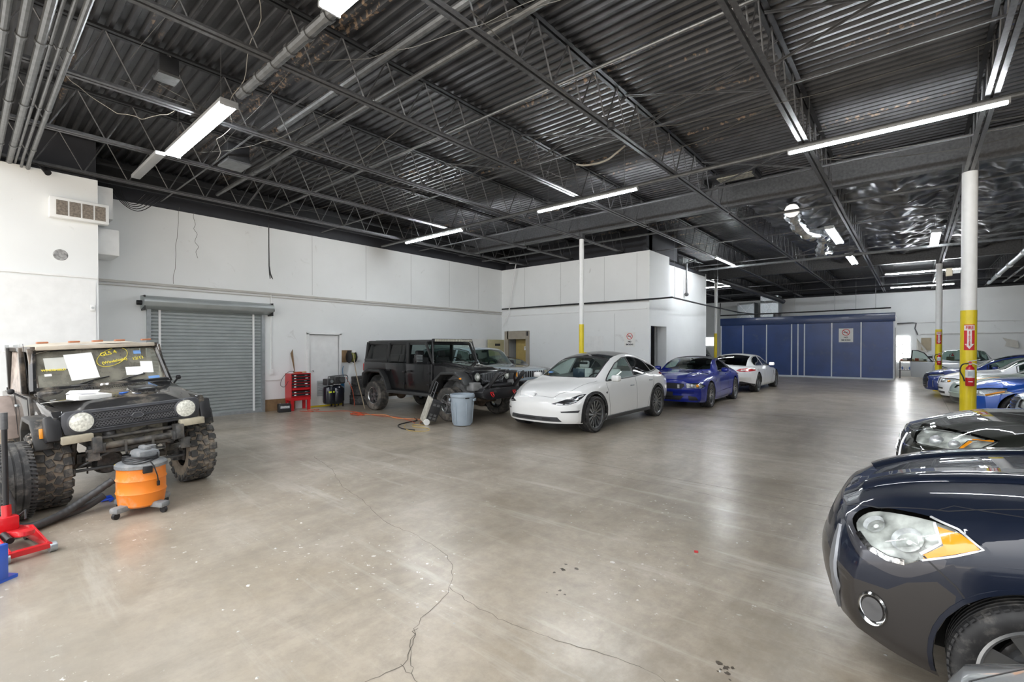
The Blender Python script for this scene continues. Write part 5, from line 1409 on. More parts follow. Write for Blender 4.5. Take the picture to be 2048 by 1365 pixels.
def black_sedan():
    P = paint('greenish_black', (.014, .016, .012), .1, .22)
    S = sedan(4.9, 1.92, 1.48, P, hz=.84, cz=1.09, tz=1.1, xw=1.35, xr=2.2, xq=3.4, xt=4.2, wb=(.98, 3.76), Rt=.34, bowf=.34, bowp=3.0, low=.22, interior=M_INTD, lipw=.012,
        nose=[(.2, .06), (.35, .02), (.5, 0), (.65, .02), (.78, .07), (.86, .13), (.98, .2)], n=110, wheel=dict(rr=.24, spokes=10, style='thin'))
    S['cuts'] = [dict(name='headlight', proj='side', m=M_LENS, p=[(.14, .735), (.16, .82), (.22, .885), (.36, .90), (.55, .89), (.72, .865), (.66, .81), (.56, .765), (.46, .735)]),
        dict(name='grille', proj='front', mir=False, m=M_TRIM, p=[(-.42, .52), (-.36, .78), (.36, .78), (.42, .52)])]
    S['bowl_mat'] = mat('hazy_lamp', (.50, .51, .47), .3, metal=.15, var=.6, scale=12)
    S['strips'] += [('amber_reflector', M_AMBER, [(.46, .755), (.54, .83)], 'side', .028, .002, True, False), ('amber_reflector', M_AMBER, [(.55, .845), (.68, .855)], 'side', .016, .002, True, False),
        ('lamp_rim', M_CHROME, [(.15, .74), (.46, .738), (.57, .768), (.71, .862)], 'side', .008, .003, True, False), ('lamp_divider', M_CHROME, [(.44, .74), (.52, .83), (.66, .862)], 'side', .008, .002, True, False),
        ('chrome_bar', M_CHROME, [(.05, .69), (.2, .70), (.45, .715)], 'side', .012, .006, True, False), ('grille_surround', M_CHROME, [(-.43, .52), (-.37, .79), (.37, .79), (.43, .52)], 'front', .014, .008, False, False)] + [
        ('grille_slat', M_CHROME, [(-.38, z), (.38, z)], 'front', .012, .01, False, False) for z in (.58, .64, .70)] + [
        ('bumper_gap', M_TRIM, [(.45, .735), (.60, .62), (.66, .58)], 'side', .006, .001, True, False)]
    S['proj'] = [(.30, 0, .81, .06, M_LAMP), (.42, 0, .80, .045, M_LAMP)]; S['projside'] = True
    row_car('sedan', 'glossy greenish-black sedan just behind the dark navy hatchback', S, -.15, 6.72)
black_sedan()

def grey_fender():
    P = paint('silver_grey', (.32, .34, .35), .5, .25)
    S = sedan(4.6, 1.8, 1.42, P, hz=.785, cz=.985, tz=.99, xw=1.3, wb=(.9, 3.6), low=.16, bowf=.3)
    row_car('silver_car', 'silver car of which only the front fender edge shows at bottom right corner', S, -.01, 1.415)
def mercedes():
    P = paint('ice_silver_blue', (.36, .42, .48), .5, .25)
    S = sedan(4.75, 1.80, 1.44, P, hz=.76, cz=1.0, tz=1.0, wb=(.85, 3.6), bowf=.32, interior=M_INTG)
    S['cuts'] = [dict(name='grille', proj='front', mir=False, m=M_TRIM, p=[(-.36, .50), (-.40, .72), (.40, .72), (.36, .50)]),
        dict(name='headlight', proj='front', m=M_LENS, p=[(.46, .56), (.44, .70), (.60, .755), (.78, .74), (.85, .66), (.80, .56), (.6, .53)])]
    S['strips'] += [('grille_slat', M_CHROME, [(-.38, z), (.38, z)], 'front', .018, .012, False, False) for z in (.54, .60, .66, .72)] + [('fog_bar', M_TRIM, [(.5, .36), (.82, .38)], 'front', .05, .006, True, False)]
    S['proj'] = [(0, .57, .63, .05, M_LAMP), (0, .73, .64, .045, M_LAMP)]
    row_car('silver_sedan', 'pale silver-blue sedan with dark slatted grille behind the column', S, 1.42, 13.25, 178)
def blue_hatch():
    P = paint('bright_blue', (.01, .10, .52), .25, .25)
    S = sedan(4.4, 1.78, 1.48, P, hz=.80, cz=1.03, tz=1.1, wb=(.85, 3.45), bowf=.38, xt=4.0, xq=3.5)
    S['cuts'] = [dict(name='grille', proj='front', mir=False, m=M_TRIM, p=[(-.5, .32), (-.42, .52), (.42, .52), (.5, .32)]),
        dict(name='headlight', proj='front', m=M_LENS, p=[(.42, .60), (.44, .70), (.62, .775), (.80, .79), (.87, .70), (.82, .60), (.6, .585)])]
    S['strips'] += [('amber_reflector', M_AMBER, [(.79, .62), (.84, .72)], 'front', .035, .004, True, False)]
    S['proj'] = [(0, .6, .66, .05, M_LAMP)]
    row_car('blue_hatchback', 'bright blue compact car with clear headlights beside the nearest yellow column', S, .88, 15.35)
def green_sedan():
    P = paint('pale_green_silver', (.36, .43, .38), .4, .28)
    S = sedan(4.7, 1.78, 1.44, P, hz=.72, cz=1.0, tz=1.0, wb=(.9, 3.55), bowf=.40)
    S['cuts'] = [dict(name='headlight', proj='front', m=M_LENS, p=[(.42, .60), (.44, .68), (.62, .70), (.82, .72), (.86, .64), (.6, .59)]), dict(name='lower_grille', proj='front', mir=False, m=M_TRIM, p=[(-.7, .24), (-.6, .36), (.6, .36), (.7, .24)])]
    S['strips'] += [('amber_strip', M_AMBER, [(.30, .46), (.9, .60)], 'top', .05, .003, True, False), ('bumper_lip', P, [(-.8, .46), (.8, .46)], 'front', .05, .02, False, False)]
    row_car('green_sedan', 'pale grey-green sedan half hidden behind the nearest yellow column', S, .72, 17.5)
def white_sedan():
    P = paint('plain_white', (.74, .75, .77), 0, .28)
    S = sedan(4.9, 1.86, 1.48, P, hz=.78, cz=1.02, tz=1.05, wb=(.95, 3.8), bowf=.30, bowp=3.6)
    S['cuts'] = [dict(name='headlight', proj='front', m=M_LENS, p=[(.48, .62), (.50, .74), (.72, .755), (.86, .72), (.84, .63)]), dict(name='grille', proj='front', mir=False, m=M_TRIM, p=[(-.42, .58), (-.42, .74), (.42, .74), (.42, .58)])]
    S['strips'] += [('bumper_slot', M_TRIM, [(-.66, .45), (.66, .45)], 'front', .05, .004, False, False), ('bumper_slot', M_TRIM, [(-.72, .33), (.72, .33)], 'front', .07, .004, False, False), ('grille_surround', P, [(-.44, .56), (-.44, .76), (.44, .76), (.44, .56)], 'front', .04, .02, False, True)]
    S['proj'] = [(0, .58, .68, .05, M_LAMP), (0, .72, .69, .04, M_AMBER)]
    row_car('white_sedan', 'white sedan with black bumper slots between the dark blue and grey-green cars', S, .55, 19.65)
def darkblue_sedan():
    P = paint('dark_blue_metal', (.012, .03, .16), .4, .25)
    S = sedan(4.85, 1.87, 1.46, P, hz=.78, cz=1.0, tz=1.02, wb=(.9, 3.7), bowf=.36, xw=1.2, xr=2.2, rr=1) if False else sedan(4.85, 1.87, 1.46, P, hz=.78, cz=1.0, tz=1.02, wb=(.9, 3.7), bowf=.36, xw=1.2, xr=2.2, wtrim=M_CHROME)
    S['cuts'] = [dict(name='grille', proj='front', mir=False, m=M_TRIM, p=[(-.55, .30), (-.62, .60), (-.4, .76), (.4, .76), (.62, .60), (.55, .30)]), dict(name='headlight', proj='front', m=M_LENS, p=[(.50, .70), (.52, .76), (.74, .79), (.86, .74), (.72, .69)])]
    S['strips'] += [('grille_slat', M_CHROME, [(-.5, z), (.5, z)], 'front', .012, .01, False, False) for z in (.38, .46, .54, .62, .70)] + [('grille_surround', M_CHROME, [(-.57, .30), (-.64, .60), (-.42, .78), (.42, .78), (.64, .60), (.57, .30)], 'front', .025, .012, False, False), ('side_lamp', M_CHROME, [(.80, .34), (.80, .56)], 'front', .03, .006, True, False)]
    row_car('blue_sedan', 'dark blue sedan with chrome slatted grille, farthest of the right-hand row', S, .22, 22.0)
grey_fender(); mercedes(); blue_hatch(); green_sedan(); white_sedan(); darkblue_sedan()

def open_door_car():
    P = paint('silver_white', (.62, .65, .68), .3, .28)
    S = sedan(4.7, 1.88, 1.60, P, hz=.88, cz=1.12, tz=1.1, xw=1.2, xr=2.0, xq=3.6, xt=4.3, wb=(.9, 3.6), Rt=.35, low=.24, bowf=.34, interior=mat('tan_interior', (.35, .30, .22), .7))
    S['cuts'] = [dict(name='headlight', proj='front', m=M_LENS, p=[(.50, .72), (.52, .86), (.68, .93), (.84, .92), (.84, .78), (.65, .70)]), dict(name='grille', proj='front', mir=False, m=M_TRIM, p=[(-.42, .62), (-.46, .84), (.46, .84), (.42, .62)])]
    S['strips'] += [('grille_slat', M_CHROME, [(-.42, z), (.42, z)], 'front', .02, .01, False, False) for z in (.66, .72, .78)]
    t, sh, off = make_car(S, 'open_door_suv', 'silver-white crossover with its front door open by the far column', 'car', (1.5, 24.3), R(-90))
    # open door swung out from the front hinge, on the car's right side (world -x)
    hx = 1.52; M = Matrix.Translation((hx, .92, 0)) @ Matrix.Rotation(R(42), 4, 'Z')
    mb = MB(); mb.M = M
    mb.prism([(0, .38), (1.0, .38), (1.05, .7), (1.05, 1.05), (0, 1.05)], 'y', -.06, .04, bev=.02); d = mb.build('open_door', P, t, loc=off)
    mb = MB(); mb.M = M
    fr = [(0.02, 1.05), (.42, 1.42), (.72, 1.52), (.98, 1.53), (1.04, 1.05)]
    mb.tube([(p[0], 0, p[1]) for p in fr], .022, 6); mb.build('door_window_frame', M_TRIM, d)
    mb = MB(); mb.M = M; mb.raw([(p[0], 0, p[1]) for p in fr], [list(range(5))]); mb.build('door_glass', M_GLASSC, d)
    mb = MB(); mb.M = M; mb.box((.5, -.07, .75), (.8, .02, .5), bev=.01); mb.build('door_card', M_INTG, d)
open_door_car()
def dark_far():
    P = paint('charcoal', (.03, .033, .038), .4, .3)
    S = sedan(4.9, 1.95, 1.80, P, hz=1.0, cz=1.2, tz=1.2, xw=1.2, xr=1.9, xq=4.2, xt=4.75, wb=(.95, 3.8), Rt=.37, low=.28, bowf=.2, bowp=4)
    S['cuts'] = [dict(name='headlight', proj='front', m=M_LENS, p=[(.6, .84), (.6, .96), (.88, .96), (.88, .84)]), dict(name='grille', proj='front', mir=False, m=M_TRIM, p=[(-.5, .6), (-.5, .96), (.5, .96), (.5, .6)])]
    make_car(S, 'dark_suv', 'dark van-like vehicle glimpsed between the partition and the booth', 'car', (-9.6, 25.4), R(-80))
    P2 = paint('gloss_black', (.008, .008, .01), .3, .2)
    S = sedan(3.75, 1.75, 1.38, P2, hz=.84, cz=1.08, tz=1.05, xw=1.55, xr=2.2, xq=2.7, xt=3.2, wb=(.8, 3.05))
    S['cuts'] = [dict(name='headlight', proj='front', m=M_LENS, p=[(.5, .6), (.5, .7), (.84, .72), (.84, .62)])]
    make_car(S, 'black_coupe', 'black car mostly hidden between pale blue off-roader and white electric car', 'car', (-8.75, 12.35), 0)
dark_far()
# ================================================================== OFF-ROADERS
M_DUST = (.36, .31, .25)
def arc(cx, cz, r, a0, a1, n): return [(cx + r * math.cos(a0 + (a1 - a0) * i / n), cz + r * math.sin(a0 + (a1 - a0) * i / n)) for i in range(n + 1)]
def mudwheel(parent, loc, sgn, Rt=.395, W=.27, rr=.20):
    tm = mat('mud_tyre', (.055, .054, .053), .7, var=.3, scale=14, dust=M_DUST, dustamt=.35, dscale=9)
    dm = mat('dried_mud', (.30, .25, .195), .9, var=.25, scale=12)
    o = MB(); p = [(rr, -W * .42), (rr + .015, -W * .49), (Rt - .09, -W * .52), (Rt - .04, -W * .50), (Rt - .022, -W * .40), (Rt - .020, 0), (Rt - .022, W * .40), (Rt - .04, W * .5), (Rt - .09, W * .52), (rr + .015, W * .49), (rr, W * .42)]
    o.lathe(p, axis='y', seg=60); ty = o.build('wheel', dm, parent, smooth=30, loc=loc, rot=(0, 0, 0 if sgn > 0 else PI))
    mb = MB(); N = 20
    for i in range(N):
        for j, (yy, off_, w_, rz) in enumerate(((-.37, 0, .27, .12), (-.125, .5, .235, -.38), (.125, 0, .235, .38), (.37, .5, .27, -.12))):
            a = 2 * PI * (i + off_) / N
            mb.M = Matrix.Rotation(a, 4, 'Y') @ Matrix.Translation((Rt - .010, yy * W, 0)) @ Matrix.Rotation(rz, 4, 'X')
            mb.box((0, 0, 0), (.024, W * w_ * .95, Rt * .205), bev=.005, seg=1)
        for s_ in (-1, 1):
            a = 2 * PI * (i + (.0 if s_ < 0 else .5)) / N
            mb.M = Matrix.Rotation(a, 4, 'Y') @ Matrix.Translation((Rt - .055, s_ * W * .505, 0)) @ Matrix.Rotation(s_ * .25, 4, 'Z')
            mb.box((0, 0, 0), (.075, .02, Rt * (.20 if i % 2 else .13)), bev=.004, seg=1)
    mb.M = Matrix.Identity(4); mb.build('tread', tm, ty, smooth=None)
    m = MB(); f = W * .34
    m.lathe([(rr + .006, f), (rr + .01, f + .012), (rr - .008, f + .014), (rr - .018, f), (rr - .024, -.02), (rr - .03, -W * .4)], axis='y', seg=40)
    m.lathe([(0, f - .05), (.07, f - .045), (.075, f - .10), (rr - .025, f - .11)], axis='y', seg=32)
    m.build('rim', mat('rim_black', (.02, .02, .021), .35, coat=.4, dust=M_DUST, dustamt=.3), ty)
    m = MB()
    for i in range(8):
        a = i * PI / 4; m.cyl((math.cos(a) * (rr - .012), f - .005, math.sin(a) * (rr - .012)), (math.cos(a) * (rr - .012), f + .02, math.sin(a) * (rr - .012)), .008, seg=6)
    m.build('bolts', M_GALV, ty)
    return ty
def samurai():
    BLK = paint('scuffed_black', (.012, .012, .013), .1, .28, dust=M_DUST, dustamt=.28, dscale=2.2)
    SIDE = paint('dusty_black', (.03, .028, .026), .1, .45, dust=(.28, .22, .17), dustamt=.45, dscale=1.7, coat=.6)
    ROOF = mat('dusty_roof', (.50, .44, .36), .8, var=.18, scale=5)
    PLAS = mat('grille_plastic', (.05, .052, .06), .42, var=.1, coat=.2)
    FLAR = mat('faded_flare', (.26, .21, .185), .75, var=.2, scale=6)
    FR = mat('greasy_metal', (.09, .09, .09), .45, metal=.5, var=.5, scale=14, dust=(.25, .22, .18), dustamt=.5)
    TAN = mat('tan_metal', (.42, .38, .29), .55, metal=.2, var=.25, scale=8)
    nose = (-6.49, 1.27)
    head = R(3.0); L = 3.25
    hx, hy = math.cos(head), math.sin(head)
    t = thing('off_roader', 'muddy lifted black off-roader with papers on windshield, at left', 'car', (nose[0], nose[1], 0), head - PI)
    ph = -R(3.0); cz = .4
    rot = (ph, 0, 0); loc = Vector((0, .4 * math.sin(ph), .4 - .4 * math.cos(ph)))
    def B(mb, nm, m, par=None, **k):
        if par: return mb.build(nm, m, par, **k)
        return mb.build(nm, m, t, loc=loc, rot=rot, **k)
    W = .60
    # hood with raised centre
    rows = []
    for i in range(15):
        u = i / 14; x = -.02 + .98 * u; r_ = []
        for j in range(-14, 15):
            v = j / 14; w = .575 + .075 * u; y = v * w
            z = 1.055 + .145 * u + .018 * math.sin(PI * min(1, u * 1.1)) - .02 * abs(v) ** 4 + (.022 if abs(v) < .62 else .022 * max(0, 1 - (abs(v) - .62) / .08)) * min(1, u * 6)
            r_.append((x, y, z))
        rows.append(r_)
    mb = MB(); mb.grid(rows); mb.grid([[(-.02, p[1], p[2]) for p in rows[0]], [(-.035, p[1], p[2] - .035) for p in rows[0]]])
    hood = B(mb, 'hood', BLK, recalc=False)
    mb = MB()
    for k in range(34): mb.box((.86, -.33 + k * .02, 1.222), (.05, .008, .006))
    mb.build('cowl_vent_slots', M_BLACK, hood)
    mb = MB(); mb.prism([(.36, 1.12), (.44, 1.195), (.66, 1.205), (.74, 1.165), (.70, 1.14)], 'y', -.34, -.10, bev=.015); sc = B(mb, 'hood_scoop', mat('scoop_black', (.012, .012, .012), .35))
    MB().box((.40, -.22, 1.168), (.03, .17, .022)).build('scoop_mouth', M_INTD, sc)
    # grille panel
    mb = MB(); mb.prism([(-.585, .83), (-.605, .93), (-.60, 1.03), (-.57, 1.055), (.57, 1.055), (.60, 1.03), (.605, .93), (.585, .83), (.5, .81), (-.5, .81)], 'x', -.06, .04, bev=.012)
    gp = B(mb, 'grille_panel', PLAS)
    for k, z in enumerate((.985, .90)):
        mb = MB(); mb.box((-.064, 0, z), (.012, .72, .062)); mb.build('grille_recess', M_INTD, gp)
        mb = MB()
        for i in range(26):
            for j in range(3):
                y = -.35 + i * .028 + (.014 if j % 2 else 0); zz = z - .02 + j * .02
                mb.tube([(-.074, y + .013 * math.cos(a), zz + .011 * math.sin(a)) for a in [PI / 3 * q for q in range(6)]], .0022, 4, closed=True)
        mb.build('grille_mesh', mat('mesh_grey', (.13, .13, .14), .5), gp)
    mb = MB(); mb.box((-.066, 0, .943), (.02, .76, .016), bev=.004); mb.box((-.066, 0, 1.03), (.02, .8, .014), bev=.004); mb.box((-.066, 0, .852), (.02, .8, .014), bev=.004)
    mb.build('grille_bar', PLAS, gp)
    mb = MB(); dm = [(-.062, 0), (-.035, .033), (.035, .033), (.062, 0), (.035, -.033), (-.035, -.033)]
    mb.prism([(a, b + .943) for a, b in dm], 'x', -.092, -.07); mb.build('emblem', PLAS, gp)
    mb = MB(); mb.tube([(-.094, a * .85, b * .8 + .943) for a, b in dm], .004, 4, closed=True); mb.build('emblem_outline', M_PIPE, gp)
    for s in (-1, 1):
        mb = MB(); mb.lathe([(.108, -.058), (.112, -.078), (.098, -.086), (.092, -.068)], (0, s * .455, .945), 'x', 32); rg = mb.build('headlight_ring', PLAS, gp)
        mb = MB(); mb.lathe([(0, -.045), (.04, -.05), (.088, -.072)], (0, s * .455, .945), 'x', 32); mb.build('reflector', mat('sealed_beam', (.85, .85, .76), .35, metal=.1, var=.3, scale=40), rg, recalc=False)
        mb = MB(); mb.lathe([(0, -.100), (.05, -.096), (.098, -.080)], (0, s * .455, .945), 'x', 32); mb.build('headlight', mat('beam_glass', (.78, .78, .68), .25, coat=1, var=.35, scale=45), rg, recalc=True)
    # fenders
    for s in (-1, 1):
        mb = MB(); mb.prism([(-.04, .80), (-.05, 1.02), (.0, 1.07), (.95, 1.14), (1.0, 1.1), (1.0, .66), (.90, .66), (.86, .82), (.68, .93), (.30, .93), (.14, .82), (.10, .76), (0, .78)], 'y', s * .575, s * .665, bev=.012)
        f = B(mb, 'front_fender', BLK)
        mb = MB(); A = [(.06, .70), (.10, .86), (.24, .985), (.72, .985), (.90, .86), (.96, .66)]; Ai = [(.91, .66), (.86, .82), (.69, .935), (.28, .935), (.145, .82), (.11, .70)]
        mb.prism(A + Ai, 'y', s * .65, s * .79, bev=.012); fl = B(mb, 'fender_flare', mat('flare_black', (.03, .03, .03), .5, dust=M_DUST, dustamt=.25))
        MB().box((.085, s * .72, .86), (.02, .05, .10), bev=.005).build('amber_marker', M_AMBER, fl)
        mb = MB(); mb.prism([(-.10, .79), (-.04, 1.03), (.03, 1.03), (.10, .97), (.12, .80), (.04, .76)], 'y', s * .60, s * .72, bev=.02); B(mb, 'corner_cap', M_BLACK)
        mb = MB(); mb.prism([(1.0, .60), (1.0, 1.16), (3.2, 1.10), (3.2, .66), (3.05, .66), (2.98, .88), (2.78, 1.0), (2.42, 1.0), (2.2, .88), (2.10, .60)], 'y', s * .635, s * .69, bev=.01)
        B(mb, 'body_side', SIDE)
        mb = MB(); A = [(2.02, .58), (2.10, .86), (2.36, 1.06), (2.84, 1.06), (3.06, .90), (3.14, .66)]; Ai = [(3.06, .66), (2.99, .86), (2.80, 1.0), (2.40, 1.0), (2.19, .86), (2.10, .58)]
        mb.prism(A + Ai, 'y', s * .68, s * .83, bev=.015); B(mb, 'rear_flare', FLAR)
        # cab pillars and window frames
        m = SIDE
        mb = MB()
        def bar(a, b, w=.045, y=.64, dy=.05):
            a = Vector((a[0], s * (y - (a[1] - 1.15) * .10), a[1])); b = Vector((b[0], s * (y - (b[1] - 1.15) * .10), b[1]))
            d = b - a; mb.box((a + b) / 2, (d.length, dy, w), ry=-math.atan2(d.z, d.x), bev=.008)
        bar((1.04, 1.14), (1.33, 1.68), .05); bar((1.3, 1.68), (3.1, 1.68), .06); bar((1.98, 1.1), (1.95, 1.7), .07); bar((3.12, 1.08), (3.02, 1.7), .08); bar((1.0, 1.13), (3.15, 1.09), .05)
        B(mb, 'cab_frame', m)
        mb = MB(); mb.raw([(2.03, s * .625, 1.13), (3.05, s * .625, 1.12), (2.98, s * .585, 1.64), (2.02, s * .585, 1.64)], [[0, 1, 2, 3]]); B(mb, 'side_window', glass('dusty_glass', (.4, .42, .4), dust=.55, dcol=(.55, .47, .42)), recalc=False)
        mb = MB()
        for x in (1.06, 1.99): mb.box((x, s * .695, .88), (.008, .006, .5))
        B(mb, 'door_gap', M_INTD)
        mb = MB(); mb.box((1.86, s * .70, 1.0), (.11, .03, .03), bev=.01); B(mb, 'door_handle', M_GALV)
        mb = MB(); mb.box((1.22, s * .80, 1.22), (.05, .06, .06), bev=.02); mb.tube([(1.1, s * .68, 1.12), (1.2, s * .78, 1.2)], .012, 6); B(mb, 'mirror_stub', M_BLACK)
    # apron, cowl, windshield frame
    mb = MB(); mb.box((.98, 0, 1.165), (.12, 1.26, .10), bev=.015); mb.box((1.0, 0, .9), (.06, 1.24, .6)); B(mb, 'cowl', BLK)
    wa, wb_ = Vector((1.03, 0, 1.20)), Vector((1.33, 0, 1.69))
    def ws(u, v):  # u lateral -1..1, v 0..1
        p = wa.lerp(wb_, v); return Vector((p.x + .02 * (u * u), u * (.645 - .055 * v), p.z))
    mb = MB()
    for (u0, v0, u1, v1) in ((-1, .03, 1, .03), (-1, .97, 1, .97), (-1, 0, -1, 1), (1, 0, 1, 1)):
        mb.tube([ws(u0 + (u1 - u0) * k / 6, v0 + (v1 - v0) * k / 6) for k in range(7)], .034, 8)
    B(mb, 'windshield_frame', BLK)
    GL = glass('muddy_windshield', (.6, .63, .57), dust=.32, dcol=(.42, .40, .33))
    mb = MB(); mb.grid([[ws(-.97 + 1.94 * i / 10, .03 + .94 * j / 4) for i in range(11)] for j in range(5)]); wsd = B(mb, 'windshield', GL, recalc=False)
    nrm = Vector((-(wb_.z - wa.z), 0, wb_.x - wa.x)).normalized()
    # camera-left of the glass is +y
    def sheet(u, v, w, h, m, nm, tilt=0, offn=.004):
        c = ws(u, v) + nrm * offn; ux = Vector((0, -1, 0)); uz = (wb_ - wa).normalized()
        a, b = ux * math.cos(tilt) + uz * math.sin(tilt), uz * math.cos(tilt) - ux * math.sin(tilt)
        mb = MB(); mb.raw([c - a * w / 2 - b * h / 2, c + a * w / 2 - b * h / 2, c + a * w / 2 + b * h / 2, c - a * w / 2 + b * h / 2], [[0, 1, 2, 3]]); return mb.build(nm, m, wsd, recalc=False)
    sheet(.32, .52, .26, .36, M_PAPER, 'taped_sheet', .08); sheet(.63, .62, .26, .16, mat('faint_paper', (.5, .5, .46), .7), 'taped_sheet', .02)
    sheet(-.47, .32, .17, .12, M_PAPER, 'taped_sheet', -.05); sheet(-.70, .40, .13, .17, M_PAPER, 'taped_sheet', -.08); sheet(.80, .36, .06, .03, M_PAPER, 'sticker'); sheet(-.76, .12, .12, .04, MATS['blue_sticker'], 'sticker'); sheet(-.62, .8, .08, .05, MATS['blue_sticker'], 'sticker')
    YW = mat('yellow_marker', (.75, .62, .05), .6)
    mb = MB(); c = ws(-.18, .70) + nrm * .006; uz = (wb_ - wa).normalized()
    mb.tube([c + Vector((0, -1, 0)) * (.155 * math.cos(a) + .04 * math.sin(a)) + uz * (.13 * math.sin(a) + .03 * math.cos(a)) for a in [2 * PI * k / 30 for k in range(30)]], .003, 4, closed=True)
    mb.build('yellow_ring_mark', YW, wsd)
    tilt = math.atan2(wb_.z - wa.z, wb_.x - wa.x)
    # text rotates: local x -> -y, local y -> up the glass
    def wtext(s_, u, v, size, extra=0):
        c = ws(u, v) + nrm * .006; o = text_mesh(s_, size, 'yellow_writing', YW, wsd, c, (0, 0, 0), ext=.0005, bold=.001)
        X = Vector((0, -1, 0)); Y = uz; X2 = X * math.cos(extra) + Y * math.sin(extra); Y2 = Y * math.cos(extra) - X * math.sin(extra); Z = X2.cross(Y2)
        o.rotation_euler = Matrix((X2, Y2, Z)).transposed().to_euler()
    wtext('GLS 4', -.13, .80, .07, .25); wtext('(Windshield)', -.2, .60, .05, .2); wtext('12/12', -.60, .64, .055, .15); wtext('WINDSHIELD', .72, .47, .035, 0)
    for (u0, u1) in ((.45, -.05), (-.12, -.62)):
        mb = MB(); a = ws(u0 + .02, -.02) + nrm * .02; b = ws(u1, .22) + nrm * .015
        mb.tube([ws(u0, -.06), a, ws((u0 + u1) / 2, .12) + nrm * .02], .007, 6); mb.tube([ws(u0 + .12, .02) + nrm * .012, ws((u0 + u1) / 2, .16) + nrm * .012, b], .008, 6); mb.build('wiper', M_BLACK, wsd)
    # roof
    mb = MB(); rows = []
    for i in range(13):
        u = i / 12; x = 1.27 + 1.80 * u; rows.append([(x, v * .59, 1.715 + .035 * math.sin(PI * min(max(u, .06), .95)) * 1 - .05 * abs(v) ** 5) for v in [k / 8 for k in range(-8, 9)]])
    mb.grid(rows); mb.grid([[(p[0], p[1], p[2] - .05) for p in r_] for r_ in rows]); mb.box((1.29, 0, 1.69), (.05, 1.14, .05), bev=.01); B(mb, 'roof', ROOF, recalc=False)
    for y in (-.5, -.22, .0, .22, .5):
        mb = MB(); mb.box((1.36, y, 1.755), (.09, .10, .022), bev=.008); B(mb, 'roof_marker_light', mat('amber_marker_dusty', (.45, .17, .08), .5))
    mb = MB(); mb.box((3.12, 0, 1.4), (.05, 1.2, .6)); mb.box((3.15, 0, .9), (.06, 1.3, .5)); B(mb, 'tail_panel', SIDE)
    mb = MB(); mb.box((2.0, 0, .68), (2.2, 1.2, .05)); B(mb, 'floor_pan', M_INTD)
    for y in (-.3, .3): B(seat_mb(1.55, y, .72), 'seat', M_INTG)
    mb = MB(); mb.box((1.12, 0, 1.08), (.2, 1.2, .14), bev=.03); B(mb, 'dashboard', M_INTD)
    mb = MB(); mb.tube([(1.0, .68, 1.16), (1.0, .70, 1.75)], .003, 4); B(mb, 'antenna', M_BLACK)
    # chassis front
    mb = MB()
    for s in (-1, 1): mb.box((1.0, s * .33, .66), (2.3, .07, .10), bev=.01); mb.box((-.10, s * .36, .70), (.14, .08, .16), bev=.01)
    mb.cyl((-.06, -.42, .66), (-.06, .42, .66), .035, seg=12); mb.cyl((.0, -.4, .74), (.0, .4, .74), .02, seg=10)
    mb.box((-.02, 0, .60), (.03, .60, .03)); mb.box((-.09, .12, .63), (.02, .02, .12)); mb.box((-.09, -.12, .63), (.02, .02, .12))
    ch = B(mb, 'frame_rail', FR)
    mb = MB(); mb.box((.10, .05, .80), (.06, .62, .30)); rd = B(mb, 'radiator', mat('rad_tan', (.26, .24, .19), .6, var=.4, scale=20))
    mb = MB(); mb.lathe([(.16, .05), (.17, .05), (.17, .07), (.16, .07), (.16, .05)], (0, .05, .78), 'x', 24); mb.tube([(.04, -.25, .72), (.03, -.1, .78), (.03, .1, .72), (.03, .3, .80)], .008, 6); mb.tube([(.02, .25, .85), (.02, .0, .70), (.02, -.3, .74)], .006, 6); mb.build('fan_shroud', FR, rd)
    for s in (-1, 1):
        mb = MB(); mb.box((-.09, s * .50, .785), (.10, .24, .075), bev=.006); B(mb, 'bumper_bracket', TAN)
        mb = MB()
        for k in range(5): mb.tube([(-.12 + .02 * k, s * .40, .60 - k * .012), (.2, s * .40, .52 - k * .014), (.42, s * .40, .47 - k * .012), (.7, s * .40, .53 - k * .012), (.95, s * .40, .60)], .008, 5)
        mb.box((.42, s * .40, .47), (.12, .09, .10)); mb.cyl((.36, s * .36, .62), (.36, s * .36, .30), .008, seg=6); mb.cyl((.48, s * .44, .62), (.48, s * .44, .30), .008, seg=6)
        mb.box((-.12, s * .40, .58), (.05, .09, .12)); mb.cyl((-.12, s * .46, .62), (-.12, s * .34, .62), .02, seg=8); mb.cyl((-.12, s * .46, .54), (-.12, s * .34, .54), .02, seg=8)
        mb.cyl((.30, s * .50, .42), (.20, s * .48, .88), .03, seg=10)
        mb.build('leaf_spring', FR, t)
    mb = MB(); mb.cyl((.45, -.56, .395), (.45, .56, .395), .042, seg=14); mb.ball((.45, .18, .40), .145, (.8, 1, 1)); mb.cyl((.32, .18, .40), (.30, .18, .40), .11, seg=16)
    for s in (-1, 1): mb.cyl((.45, s * .50, .28), (.45, s * .50, .52), .06, seg=12); mb.box((.45, s * .56, .395), (.16, .05, .26), bev=.02)
    mb.build('front_axle', FR, t)
    mb = MB(); mb.tube([(.27, -.52, .36), (.24, 0, .37), (.27, .52, .36)], .016, 8); mb.tube([(.20, -.3, .50), (.18, .2, .54), (.27, .45, .40)], .014, 8); mb.build('tie_rod', M_PIPE, t)
    mb = MB(); mb.box((.35, -.15, .70), (.40, .35, .3), bev=.04); mb.cyl((.15, .28, .62), (.28, .28, .62), .07, seg=16); mb.cyl((.08, -.32, .62), (.2, -.32, .62), .06, seg=16); mb.ball((.05, .24, .76), .06); mb.build('engine', FR, t)
    w = mudwheel(t, (.45, .66, .395), 1); dup_wheel(w, (.45, -.66, .395), -1); dup_wheel(w, (2.55, .66, .395), 1); dup_wheel(w, (2.55, -.66, .395), -1)
